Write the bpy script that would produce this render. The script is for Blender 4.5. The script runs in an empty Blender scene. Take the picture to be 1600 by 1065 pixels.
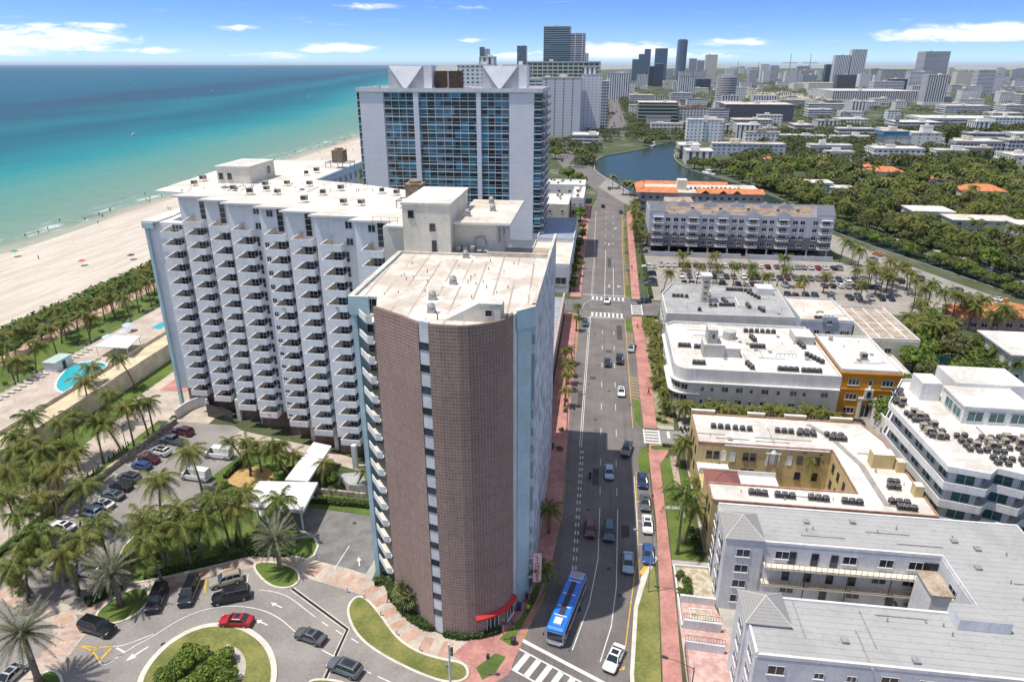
import bpy, math, random
from mathutils import Vector, Matrix
from mathutils.geometry import tessellate_polygon
R = math.radians
rnd = random.Random(7)
SC = bpy.context.scene
COL = SC.collection

# ---------------------------------------------------------------- camera
F_PX = 1067.0; CAM_H = 74.0
PITCH = math.atan(432/F_PX); YAW = math.atan(149/(F_PX/math.cos(PITCH)))
cam_d = bpy.data.cameras.new('camera'); cam = bpy.data.objects.new('camera', cam_d); COL.objects.link(cam)
cam.location = (0, 0, CAM_H); cam.rotation_euler = (R(90)-PITCH, 0, YAW)
cam_d.sensor_width = 36; cam_d.lens = 36*F_PX/1600; cam_d.clip_start = 0.5; cam_d.clip_end = 90000
SC.camera = cam
_sp, _cp, _sy, _cy = math.sin(PITCH), math.cos(PITCH), math.sin(YAW), math.cos(YAW)
def _ray(x, y):
    u = (x-800)/F_PX; v = (y-532.5)/F_PX; f = _cp-v*_sp; d = _sp+v*_cp
    return (u*_cy-f*_sy, u*_sy+f*_cy, -d)
def at(x, y, z=0.0):
    """measured spot in the photo -> world x, y on the level z"""
    r = _ray(x, y); t = (z-CAM_H)/r[2]
    return (r[0]*t, r[1]*t)
def zat(x, y, Y):
    """world x, z of a measured spot standing at distance Y"""
    r = _ray(x, y); t = Y/r[1]
    return (r[0]*t, CAM_H+r[2]*t)
def px(X, Y, Z=0):
    f = -X*_sy+Y*_cy; u = X*_cy+Y*_sy; d = CAM_H-Z; dep = f*_cp+d*_sp
    return (800+F_PX*u/dep, 532.5+F_PX*(d*_cp-f*_sp)/dep, dep)

# ---------------------------------------------------------------- sun and sky
SUNV = Vector((-0.352, -0.114, 1)).normalized()
sun_d = bpy.data.lights.new('sun', 'SUN'); sun = bpy.data.objects.new('sun', sun_d); COL.objects.link(sun)
sun_d.energy = 4.15; sun_d.angle = R(0.53); sun_d.color = (1, 0.945, 0.865)
sun.rotation_euler = SUNV.to_track_quat('Z', 'Y').to_euler()
SC.view_settings.view_transform = 'Standard'; SC.view_settings.look = 'None'
SC.view_settings.exposure = 0.27; SC.view_settings.gamma = 1.0
W = bpy.data.worlds.new('World'); SC.world = W; W.use_nodes = True
nt = W.node_tree; nt.nodes.clear()
class N:
    """tiny node helper"""
    def __init__(s, tree): s.t = tree
    def new(s, typ, **k):
        n = s.t.nodes.new(typ)
        for a, b in k.items(): setattr(n, a, b)
        return n
    def link(s, a, b): s.t.links.new(a, b)
    def put(s, sock, v):
        if hasattr(v, 'links') or hasattr(v, 'is_linked'): s.link(v, sock)
        else: sock.default_value = v
    def m(s, op, a, b=None, c=None, clamp=False):
        n = s.new('ShaderNodeMath', operation=op, use_clamp=clamp)
        s.put(n.inputs[0], a)
        if b is not None: s.put(n.inputs[1], b)
        if c is not None: s.put(n.inputs[2], c)
        return n.outputs[0]
    def mix(s, f, a, b):
        n = s.new('ShaderNodeMix', data_type='RGBA')
        s.put(n.inputs[0], f)
        for i, v in ((6, a), (7, b)):
            if isinstance(v, (tuple, list)): n.inputs[i].default_value = (v[0], v[1], v[2], 1)
            else: s.link(v, n.inputs[i])
        return n.outputs[2]
    def noise(s, vec, scale, detail=3, rough=0.55, dist=0.0):
        n = s.new('ShaderNodeTexNoise'); n.inputs['Scale'].default_value = scale
        n.inputs['Detail'].default_value = detail; n.inputs['Roughness'].default_value = rough
        n.inputs['Distortion'].default_value = dist
        if vec is not None: s.link(vec, n.inputs['Vector'])
        return n.outputs[0]
    def ramp(s, f, stops):
        n = s.new('ShaderNodeValToRGB'); s.link(f, n.inputs[0]); e = n.color_ramp.elements
        while len(e) < len(stops): e.new(0.5)
        for i, (p, c) in enumerate(stops):
            e[i].position = p; e[i].color = (c[0], c[1], c[2], 1) if not isinstance(c, float) else (c, c, c, 1)
        return n.outputs[0]
    def step(s, x, lo, hi):
        if lo > hi: return s.m('SUBTRACT', 1.0, s.step(x, hi, lo))
        n = s.new('ShaderNodeMapRange', interpolation_type='SMOOTHSTEP')
        s.put(n.inputs[0], x); n.inputs[1].default_value = lo; n.inputs[2].default_value = hi
        return n.outputs[0]
    def xyz(s, v):
        n = s.new('ShaderNodeSeparateXYZ'); s.link(v, n.inputs[0]); return n.outputs
    def vec(s, x, y, z):
        n = s.new('ShaderNodeCombineXYZ')
        for i, v in enumerate((x, y, z)): s.put(n.inputs[i], v)
        return n.outputs[0]

w = N(nt)
tc = w.new('ShaderNodeTexCoord'); g = tc.outputs['Generated']; gx = w.xyz(g)
sky = w.new('ShaderNodeTexSky', sky_type='NISHITA'); sky.sun_disc = False
sky.sun_elevation = math.asin(SUNV.z); sky.sun_rotation = math.atan2(SUNV.x, SUNV.y)
sky.air_density = 1.0; sky.dust_density = 0.3; sky.ozone_density = 1.8; sky.altitude = 0
# a clear tropical sky: the deep blue begins close above the horizon
zz = w.m('MAXIMUM', gx[2], 0.0)
zz = w.m('ADD', w.m('MULTIPLY', zz, 2.9), 0.075)
w.link(w.vec(gx[0], gx[1], zz), sky.inputs['Vector'])
az = w.m('ARCTAN2', gx[0], gx[1]); el = w.m('ARCSINE', gx[2])
nz = w.noise(w.vec(w.m('MULTIPLY', az, 16), w.m('MULTIPLY', el, 70), 0), 1.6, 5, 0.6, 0.6)
nz2 = w.noise(w.vec(w.m('MULTIPLY', az, 5), w.m('MULTIPLY', el, 60), 3), 2.2, 4, 0.6, 0.8)
acc = None
for (cx, cy_, hw, hh, amp) in ((55, 62, 150, 22, 1.0), (30, 78, 90, 9, 0.8), (240, 79, 65, 5, .7), (425, 87, 65, 7, .8), (530, 75, 78, 9, 1.15),
        (960, 82, 130, 17, 1.15), (800, 90, 60, 10, .9), (1080, 88, 95, 7, .8), (1150, 66, 75, 7, .9), (1545, 52, 150, 16, 1.15), (1500, 60, 110, 6, .8),
        (380, 43, 60, 5, .45), (580, 10, 60, 6, .5), (735, 13, 60, 4, .4), (110, 40, 80, 6, .6), (730, 63, 25, 4, .5), (1385, 52, 30, 4, .5), (0, 96, 25, 5, .9),
        (2300, 40, 300, 30, 1), (-700, 30, 300, 26, 1)):
    a = _ray(cx, cy_); ca = math.atan2(a[0], a[1]); ce = math.asin(a[2]/math.sqrt(a[0]**2+a[1]**2+a[2]**2))
    wa, we = hw/1200., hh/1200.
    da = w.m('DIVIDE', w.m('SUBTRACT', az, ca), wa); de = w.m('DIVIDE', w.m('SUBTRACT', el, ce), we)
    dd = w.m('ADD', w.m('MULTIPLY', da, da), w.m('MULTIPLY', de, de))
    b = w.m('MULTIPLY', w.m('SUBTRACT', 1.0, dd), amp)
    acc = b if acc is None else w.m('MAXIMUM', acc, b)
acc = w.m('MAXIMUM', acc, -1.2)
cl = w.m('ADD', acc, w.m('MULTIPLY', w.m('SUBTRACT', nz, 0.52), 2.6))
cl = w.step(cl, 0.05, 1.0)
wisp = w.m('MULTIPLY', w.step(nz2, 0.60, 0.78), 0.25)
cl = w.m('MAXIMUM', cl, wisp)
cl = w.m('MULTIPLY', cl, w.step(gx[2], 0.002, 0.012))
tn = w.new('ShaderNodeMix', data_type='RGBA', blend_type='MULTIPLY'); tn.inputs[0].default_value = 1.0
w.link(sky.outputs[0], tn.inputs[6]); w.link(w.mix(w.step(gx[2], 0.12, 0.45), w.mix(w.step(gx[2], 0.0, 0.09), (0.95, 1.04, 1.14), (0.66, 0.93, 1.36)), (1.5, 1.24, 1.0)), tn.inputs[7])
skyc = w.mix(w.m('MULTIPLY', cl, 0.95), tn.outputs[2], (7.4, 7.5, 7.6))
bg = w.new('ShaderNodeBackground'); w.link(skyc, bg.inputs[0]); bg.inputs[1].default_value = 0.138
wo = w.new('ShaderNodeOutputWorld'); w.link(bg.outputs[0], wo.inputs[0])

# ---------------------------------------------------------------- materials
MATS = {}
def mat(name, col, rough=0.8, var=0.12, scale=0.6, metal=0.0, bump=0.0, col2=None, spec=0.4, detail=4, fine=None, coat=0.0, streak=0.0, lanes=False):
    """a plain procedural surface: base colour broken up by two noises"""
    if name in MATS: return MATS[name]
    m = bpy.data.materials.new(name); m.use_nodes = True; t = N(m.node_tree)
    p = m.node_tree.nodes['Principled BSDF']
    geo = t.new('ShaderNodeNewGeometry'); pos = geo.outputs['Position']
    if var > 0:
        n1 = t.noise(pos, scale, detail, 0.6); n2 = t.noise(pos, fine or scale*9, 3, 0.6)
        f = t.m('ADD', t.m('MULTIPLY', n1, 0.65), t.m('MULTIPLY', n2, 0.35))
        f = t.step(f, 0.35, 0.65)
        c2 = col2 or tuple(c*(1-2*var) for c in col); c1 = tuple(min(1, c*(1+var*0.6)) for c in col)
        c = t.mix(f, c2, c1)
        if streak or lanes:    # rain runs down walls, wear along the lanes
            q = t.xyz(pos); k = (1.6, 1.6, .10) if streak else (1.1, .025, 1)
            n3 = t.noise(t.vec(*[t.m('MULTIPLY', q[i], k[i]) for i in range(3)]), 1.0, 4, .6)
            c = t.mix(t.m('MULTIPLY', t.step(n3, .48, .72), streak or .55), c, tuple(v*.62 for v in col))
        t.link(c, p.inputs['Base Color'])
        if bump:
            b = t.new('ShaderNodeBump'); b.inputs['Strength'].default_value = bump; b.inputs['Distance'].default_value = 0.1
            t.link(n2, b.inputs['Height']); t.link(b.outputs[0], p.inputs['Normal'])
    else: p.inputs['Base Color'].default_value = (*col, 1)
    p.inputs['Roughness'].default_value = rough; p.inputs['Metallic'].default_value = metal
    p.inputs['Specular IOR Level'].default_value = spec
    if coat: p.inputs['Coat Weight'].default_value = coat; p.inputs['Coat Roughness'].default_value = 0.05
    MATS[name] = m; return m
def custom(name):
    m = bpy.data.materials.new(name); m.use_nodes = True; MATS[name] = m
    return m, N(m.node_tree), m.node_tree.nodes['Principled BSDF']

def leafmat(name, dark, light, scale=1.5, tint=None):
    m, t, p = custom(name)
    geo = t.new('ShaderNodeNewGeometry'); oi = t.new('ShaderNodeObjectInfo')
    n1 = t.noise(geo.outputs['Position'], scale, 3, 0.6)
    f = t.step(t.m('ADD', n1, t.m('MULTIPLY', t.m('SUBTRACT', geo.outputs['Random Per Island'], 0.5), 0.5)), 0.3, 0.72)
    c = t.mix(f, dark, light)
    if tint: c = t.mix(t.m('MULTIPLY', oi.outputs['Random'], 0.6), c, tint)
    t.link(c, p.inputs['Base Color']); p.inputs['Roughness'].default_value = 0.62; p.inputs['Specular IOR Level'].default_value = 0.25
    tr = t.new('ShaderNodeBsdfTranslucent'); t.link(c, tr.inputs[0])
    mx = t.new('ShaderNodeMixShader'); mx.inputs[0].default_value = 0.22
    t.link(p.outputs[0], mx.inputs[1]); t.link(tr.outputs[0], mx.inputs[2])
    t.link(mx.outputs[0], m.node_tree.nodes['Material Output'].inputs[0])
    return m
def glass(name, col, rough=0.06, var=0.5, cell=(3, 3, 3)):
    """window glass: dark, reflective, each pane slightly different"""
    m, t, p = custom(name)
    geo = t.new('ShaderNodeNewGeometry'); oi = t.new('ShaderNodeObjectInfo')
    s = t.new('ShaderNodeVectorMath', operation='DIVIDE'); t.link(geo.outputs['Position'], s.inputs[0]); s.inputs[1].default_value = cell
    fl = t.new('ShaderNodeVectorMath', operation='FLOOR'); t.link(s.outputs[0], fl.inputs[0])
    wn = t.new('ShaderNodeTexWhiteNoise', noise_dimensions='3D'); t.link(fl.outputs[0], wn.inputs[0])
    t.link(t.mix(t.m('POWER', wn.outputs[0], 2.0), tuple(c*(1-var) for c in col), tuple(min(1, c*(1+var*1.6)) for c in col)), p.inputs['Base Color'])
    p.inputs['Roughness'].default_value = rough; p.inputs['Specular IOR Level'].default_value = 0.55
    return m
# ---------------------------------------------------------------- mesh builder and scene bookkeeping
class MB:
    def __init__(s): s.v = []; s.f = []; s.mi = []
    def quad(s, pts, m=0):
        n = len(s.v); s.v += [tuple(p) for p in pts]; s.f.append(tuple(range(n, n+len(pts)))); s.mi.append(m)
    def box(s, x0, y0, z0, x1, y1, z1, m=0, top=None, bottom=True):
        n = len(s.v)
        s.v += [(x0, y0, z0), (x1, y0, z0), (x1, y1, z0), (x0, y1, z0), (x0, y0, z1), (x1, y0, z1), (x1, y1, z1), (x0, y1, z1)]
        fs = [(0, 1, 5, 4), (1, 2, 6, 5), (2, 3, 7, 6), (3, 0, 4, 7), (4, 5, 6, 7)]; ms = [m]*4+[m if top is None else top]
        if bottom: fs.append((3, 2, 1, 0)); ms.append(m)
        s.f += [tuple(n+i for i in f) for f in fs]; s.mi += ms
    def rbox(s, cx, cy, z0, sx, sy, h, rot=0, m=0, top=None):
        k = MB(); k.box(-sx/2, -sy/2, 0, sx/2, sy/2, h, m, top); s.add(k, (cx, cy, z0), rot)
    def add(s, k, loc=(0, 0, 0), rot=0, sc=1.0):
        n = len(s.v); c, q = math.cos(rot), math.sin(rot)
        s.v += [(loc[0]+sc*(x*c-y*q), loc[1]+sc*(x*q+y*c), loc[2]+sc*z) for x, y, z in k.v]
        s.f += [tuple(n+i for i in f) for f in k.f]; s.mi += k.mi
    def prism(s, poly, z0, z1, m=0, top=None, bottom=False):
        if sum(poly[i][0]*poly[(i+1) % len(poly)][1]-poly[(i+1) % len(poly)][0]*poly[i][1] for i in range(len(poly))) < 0: poly = poly[::-1]
        n = len(s.v); k = len(poly)
        s.v += [(x, y, z0) for x, y in poly]+[(x, y, z1) for x, y in poly]
        for i in range(k):
            j = (i+1) % k; s.f.append((n+i, n+j, n+k+j, n+k+i)); s.mi.append(m)
        for t in tessellate_polygon([[Vector((x, y, 0)) for x, y in poly]]):
            a, b, c = t; P = [poly[i] for i in (a, b, c)]
            if (P[1][0]-P[0][0])*(P[2][1]-P[0][1])-(P[1][1]-P[0][1])*(P[2][0]-P[0][0]) < 0: a, b, c = a, c, b
            s.f.append((n+k+a, n+k+b, n+k+c)); s.mi.append(m if top is None else top)
            if bottom: s.f.append((n+a, n+c, n+b)); s.mi.append(m)
    def cyl(s, x, y, z0, z1, r0, r1=None, n=10, m=0, cap=True):
        s.tube([(x, y, z0), (x, y, z1)], [r0, r0 if r1 is None else r1], n, m, cap)
    def tube(s, pts, rad, n=8, m=0, cap=True):
        base = len(s.v); pts = [Vector(p) for p in pts]
        for i, p in enumerate(pts):
            d = (pts[min(i+1, len(pts)-1)]-pts[max(i-1, 0)]).normalized()
            a = d.cross(Vector((0, 0, 1)) if abs(d.z) < 0.95 else Vector((0, 1, 0))).normalized(); b = d.cross(a)
            r = rad[i] if isinstance(rad, (list, tuple)) else rad
            for k in range(n):
                t = 2*math.pi*k/n; q = p+a*math.cos(t)*r+b*math.sin(t)*r; s.v.append(tuple(q))
        for i in range(len(pts)-1):
            for k in range(n):
                s.f.append((base+i*n+k, base+i*n+(k+1) % n, base+(i+1)*n+(k+1) % n, base+(i+1)*n+k)); s.mi.append(m)
        if cap:
            e = base+(len(pts)-1)*n; s.f.append(tuple(e+k for k in range(n))); s.mi.append(m)
            s.f.append(tuple(base+n-1-k for k in range(n))); s.mi.append(m)
    def sphere(s, c, rx, ry, rz, n=8, k=6, m=0):
        base = len(s.v); s.v.append((c[0], c[1], c[2]-rz))
        for i in range(1, k):
            p = -math.pi/2+math.pi*i/k
            for j in range(n):
                t = 2*math.pi*j/n; s.v.append((c[0]+rx*math.cos(p)*math.cos(t), c[1]+ry*math.cos(p)*math.sin(t), c[2]+rz*math.sin(p)))
        s.v.append((c[0], c[1], c[2]+rz)); top = len(s.v)-1
        for j in range(n):
            s.f.append((base, base+1+(j+1) % n, base+1+j)); s.mi.append(m)
            s.f.append((top, base+1+(k-2)*n+j, base+1+(k-2)*n+(j+1) % n)); s.mi.append(m)
        for i in range(k-2):
            for j in range(n):
                a = base+1+i*n; s.f.append((a+j, a+(j+1) % n, a+n+(j+1) % n, a+n+j)); s.mi.append(m)
    def mesh(s, name, mats, smooth=False):
        me = bpy.data.meshes.new(name); me.from_pydata(s.v, [], s.f)
        for m in (mats if isinstance(mats, (list, tuple)) else [mats]): me.materials.append(m)
        if any(s.mi): me.polygons.foreach_set('material_index', s.mi)
        if smooth: me.polygons.foreach_set('use_smooth', [True]*len(s.f))
        me.update(); return me
    def build(s, name, mats, parent=None, loc=(0, 0, 0), rot=0, smooth=False):
        return place(name, s.mesh(name, mats, smooth), parent, loc, rot)
def place(name, me, parent=None, loc=(0, 0, 0), rot=0, sc=None):
    o = bpy.data.objects.new(name, me); COL.objects.link(o); o.location = loc; o.rotation_euler = (0, 0, rot)
    if sc: o.scale = sc if isinstance(sc, tuple) else (sc, sc, sc)
    if parent: o.parent = parent
    return o
def tag(o, label, cat, group=None, kind=None):
    o['label'] = label; o['category'] = cat
    if group: o['group'] = group
    if kind: o['kind'] = kind
    return o
def thing(name, label, cat, loc=(0, 0, 0), rot=0, group=None):
    o = place(name, None, None, loc, rot); o.empty_display_size = 0.5
    return tag(o, label, cat, group)
def dup(root, loc, rot=0.0, sc=None, label=None, group=None):
    c = root.copy(); COL.objects.link(c); c.location = loc; c.rotation_euler = (0, 0, rot)
    if sc: c.scale = sc if isinstance(sc, tuple) else (sc, sc, sc)
    if label: c['label'] = label
    if group: c['group'] = group
    for ch in KIDS.get(root.name, ()):
        d = ch.copy(); COL.objects.link(d); d.parent = c
        for g2 in KIDS.get(ch.name, ()):
            e = g2.copy(); COL.objects.link(e); e.parent = d
    return c
class _Kids(dict):
    """children by parent name, without Blender's slow .children"""
    def get(s, k, d=()):
        if k not in s: s[k] = list(bpy.data.objects[k].children)
        return s[k]
KIDS = _Kids()
def struct(name, mb, mats, **k):
    o = mb.build(name, mats, **k)
    if not k.get('parent'): o['kind'] = 'structure'
    return o
_T = ('twentieth thirtieth fortieth fiftieth sixtieth seventieth eightieth ninetieth').split()
_T2 = 'twenty thirty forty fifty sixty seventy eighty ninety'.split()
_O = 'zeroth first second third fourth fifth sixth seventh eighth ninth tenth eleventh twelfth thirteenth fourteenth fifteenth sixteenth seventeenth eighteenth nineteenth'.split()
def nth(n):
    if n < 20: return _O[n]
    if n < 100: return _T[n//10-2] if n % 10 == 0 else _T2[n//10-2]+'-'+_O[n % 10]
    return 'hundred and '+nth(n-100) if n > 100 else 'hundredth'
def number(objs, text, group=None):
    """name each of a row by its place from the left in the picture; text holds {} for the ordinal"""
    objs = sorted(objs, key=lambda o: px(o.location.x, o.location.y, o.location.z)[0])
    for i, o in enumerate(objs):
        o['label'] = text.format('leftmost' if i == 0 else 'rightmost' if i == len(objs)-1 else nth(i+1)+' from left')
        if group: o['group'] = group
def densify(poly, step=2.0): return poly
def arc(cx, cy, r, a0, a1, n=12, ry=None):
    return [(cx+r*math.cos(R(a0+(a1-a0)*i/n)), cy+(ry or r)*math.sin(R(a0+(a1-a0)*i/n))) for i in range(n+1)]
def smooth_poly(p, it=2, closed=True):
    for _ in range(it):
        q = []
        for i in range(len(p) if closed else len(p)-1):
            a, b = p[i], p[(i+1) % len(p)]
            q += [(a[0]*.75+b[0]*.25, a[1]*.75+b[1]*.25), (a[0]*.25+b[0]*.75, a[1]*.25+b[1]*.75)]
        p = q if closed else [p[0]]+q+[p[-1]]
    return p
def pts(*a, z=0.0): return [at(x, y, z) for x, y in a]
def ribbon(mb, line, w, z, m=0, off=0.0, h=None):
    """a flat strip (or a low wall of height h) along a polyline"""
    L = []; Rr = []
    for i, p in enumerate(line):
        a = Vector(line[max(i-1, 0)]); b = Vector(line[min(i+1, len(line)-1)]); d = (b-a).normalized(); n = Vector((-d.y, d.x))
        L.append(Vector(p)+n*(off+w/2)); Rr.append(Vector(p)+n*(off-w/2))
    for i in range(len(line)-1):
        if h is None: mb.quad([(*Rr[i], z), (*Rr[i+1], z), (*L[i+1], z), (*L[i], z)], m)
        else:
            q = [Rr[i], Rr[i+1], L[i+1], L[i]]
            mb.quad([(*c, z+h) for c in q], m)
            for j, k in ((0, 1), (2, 3)): mb.quad([(*q[j], z), (*q[k], z), (*q[k], z+h), (*q[j], z+h)], m)
            if i == 0: mb.quad([(*q[3], z), (*q[0], z), (*q[0], z+h), (*q[3], z+h)], m)
            if i == len(line)-2: mb.quad([(*q[1], z), (*q[2], z), (*q[2], z+h), (*q[1], z+h)], m)
def sheet(name, poly, z, m, holes=()):
    mb = MB(); allp = [list(poly)]+[list(h) for h in holes]
    flat = [p for r in allp for p in r]
    for t in tessellate_polygon([[Vector((x, y, 0)) for x, y in r] for r in allp]):
        P = [flat[i] for i in t]
        if (P[1][0]-P[0][0])*(P[2][1]-P[0][1])-(P[1][1]-P[0][1])*(P[2][0]-P[0][0]) < 0: P = [P[0], P[2], P[1]]
        mb.quad([(x, y, z) for x, y in P])
    return struct(name, mb, m)
def slab(name, poly, z0, z1, side, top):
    mb = MB(); mb.prism(poly, z0, z1, 0, 1); return struct(name, mb, [side, top])

# ---------------------------------------------------------------- palette
M_WHITE = mat('white_stucco', (0.68, 0.675, 0.66), 0.85, 0.08, 0.25, bump=0.1, streak=.4)
M_BLUEWHITE = mat('cool_white_stucco', (0.63, 0.645, 0.67), 0.85, 0.09, 0.25, streak=.4)
M_CREAM = mat('cream_stucco', (0.66, 0.62, 0.53), 0.85, 0.08, 0.25, streak=.4)
M_YEL = mat('ochre_stucco', (0.58, 0.45, 0.22), 0.85, 0.1, 0.3, streak=.45)
M_ORANGE = mat('orange_stucco', (0.60, 0.27, 0.03), 0.85, 0.1, 0.3)
M_TEAL = mat('pale_blue_paint', (0.43, 0.58, 0.62), 0.7, 0.08, 0.3)
M_ROOFW = mat('white_roof_membrane', (0.68, 0.665, 0.63), 0.8, 0.13, 0.14, col2=(0.47, 0.44, 0.395), fine=1.6)
M_ROOFC = mat('cream_roof_membrane', (0.64, 0.60, 0.52), 0.8, 0.13, 0.15, col2=(0.45, 0.39, 0.32), fine=1.1)
M_ROOFG = mat('grey_roof_membrane', (0.36, 0.36, 0.355), 0.85, 0.12, 0.2, col2=(0.25, 0.25, 0.25))
M_ROOFT = mat('tan_gravel_roof', (0.42, 0.35, 0.27), 0.9, 0.2, 0.3, col2=(0.24, 0.18, 0.13))
M_FRAME = mat('white_window_frame', (0.7, 0.7, 0.7), 0.5, 0)
M_DFRAME = mat('dark_window_frame', (0.05, 0.05, 0.055), 0.5, 0)
M_GLASS = glass('window_glass', (0.035, 0.042, 0.055))
M_TGLASS = glass('teal_tower_glass', (0.025, 0.12, 0.17), 0.12, 0.85, (2.6, 2.6, 2.95))
M_CARGL = glass('car_glass', (0.02, 0.028, 0.035), 0.04, 0.2)
M_METAL = mat('galvanised_metal', (0.38, 0.38, 0.37), 0.5, 0.15, 1.5, metal=0.3)
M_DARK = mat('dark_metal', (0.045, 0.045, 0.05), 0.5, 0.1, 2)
M_TANMET = mat('rusty_tan_metal', (0.33, 0.25, 0.16), 0.7, 0.25, 1.2)
M_RED = mat('red_paint', (0.5, 0.02, 0.02), 0.5, 0.05)
M_CONC = mat('light_concrete', (0.43, 0.40, 0.355), 0.9, 0.12, 0.5)
M_KERB = mat('kerb_concrete', (0.60, 0.56, 0.49), 0.9, 0.1, 0.8)
M_ASPH = mat('asphalt', (0.165, 0.15, 0.143), 0.9, 0.2, 0.12, col2=(0.12, 0.109, 0.105), fine=3, lanes=True)
M_ASPHL = mat('worn_grey_asphalt', (0.265, 0.245, 0.225), 0.9, 0.15, 0.12, col2=(0.195, 0.18, 0.167), fine=2.5)
M_PAVER = mat('grey_pavers', (0.19, 0.18, 0.175), 0.9, 0.2, 0.4, col2=(0.13, 0.125, 0.12), fine=4)
M_PINK = mat('pink_concrete', (0.46, 0.225, 0.19), 0.9, 0.14, 0.3, col2=(0.32, 0.15, 0.13), fine=2)
M_PEACH = mat('peach_pavers', (0.47, 0.31, 0.235), 0.9, 0.18, 0.35, col2=(0.36, 0.235, 0.18), fine=2)
M_BEIGE = mat('beige_pavers', (0.47, 0.40, 0.335), 0.9, 0.14, 0.25, col2=(0.35, 0.295, 0.245), fine=2)
M_PAINT = mat('white_road_paint', (0.66, 0.66, 0.64), 0.8, 0.12, 1.2)
M_YPAINT = mat('yellow_road_paint', (0.62, 0.38, 0.04), 0.8, 0.12, 1.2)
M_GRASS = mat('lawn', (0.105, 0.145, 0.028), 0.95, 0.3, 0.16, col2=(0.055, 0.10, 0.016), fine=3.0)
M_DRYGR = mat('dry_lawn', (0.20, 0.19, 0.06), 0.95, 0.3, 0.22, col2=(0.10, 0.125, 0.03), fine=3.0)
M_SOIL = mat('mulch_soil', (0.20, 0.145, 0.09), 0.95, 0.3, 0.8)
M_TRUNK = mat('palm_trunk', (0.23, 0.18, 0.13), 0.95, 0.25, 2.5)
M_BARK = mat('tree_bark', (0.13, 0.10, 0.075), 0.95, 0.25, 2.5)
M_TYRE = mat('tyre_rubber', (0.02, 0.02, 0.02), 0.8, 0)
M_RIM = mat('wheel_rim', (0.35, 0.35, 0.36), 0.35, 0, metal=0.7)
M_LAMP = mat('headlight_lens', (0.75, 0.76, 0.78), 0.15, 0)
M_TAIL = mat('tail_light_lens', (0.35, 0.01, 0.01), 0.25, 0)
L_COCO = leafmat('coconut_leaves', (0.026, 0.055, 0.008), (0.17, 0.215, 0.04), 0.9, (0.22, 0.19, 0.05))
L_DATE = leafmat('date_palm_leaves', (0.075, 0.085, 0.05), (0.23, 0.235, 0.15), 0.8)
L_FAN = leafmat('fan_palm_leaves', (0.055, 0.075, 0.02), (0.20, 0.21, 0.08), 0.9)
L_TREE = leafmat('broad_leaves', (0.040, 0.072, 0.013), (0.15, 0.205, 0.04), 0.5, (0.20, 0.21, 0.05))
L_DARKT = leafmat('dark_broad_leaves', (0.034, 0.058, 0.018), (0.115, 0.15, 0.045), 0.3, (0.17, 0.15, 0.06))
L_BRIGHT = leafmat('bright_leaves', (0.06, 0.11, 0.015), (0.19, 0.26, 0.045), 0.8)
L_HEDGE = leafmat('hedge_leaves', (0.035, 0.065, 0.012), (0.11, 0.17, 0.03), 0.8)

# ---------------------------------------------------------------- vegetation
def frond(mb, base, ang, L, lift, droop, nl, ll, r, m=0, stiff=0.25, w=0.09):
    """one feather leaf: a curved rachis with two rows of narrow leaflets"""
    ca, sa = math.cos(ang), math.sin(ang); P = []; n = 8
    for i in range(n+1):
        t = i/n; d = L*(t-0.12*t*t); z = L*(lift*t-droop*t*t)
        P.append(Vector((base[0]+ca*d, base[1]+sa*d, base[2]+z)))
    side = Vector((-sa, ca, 0))
    for i in range(n):
        ww = 0.05*(1-i/n)+0.015
        mb.quad([P[i]-side*ww, P[i+1]-side*ww, P[i+1]+side*ww, P[i]+side*ww], m)
    for k in range(nl):
        t = 0.10+0.9*k/nl; q = t*n; i = min(int(q), n-1); p = P[i].lerp(P[i+1], q-i); d = (P[i+1]-P[i]).normalized()
        l = ll*(math.sin(math.pi*min(1, 0.18+t*0.82))**0.6+0.12)*r.uniform(.85, 1.1)
        for s in (-1, 1):
            tip = p+side*s*l*0.82+d*l*0.45+Vector((0, 0, -l*(0.15+stiff*r.uniform(.5, 1.4))))
            mb.quad([p-d*w, p+d*w, tip], m)
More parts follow.
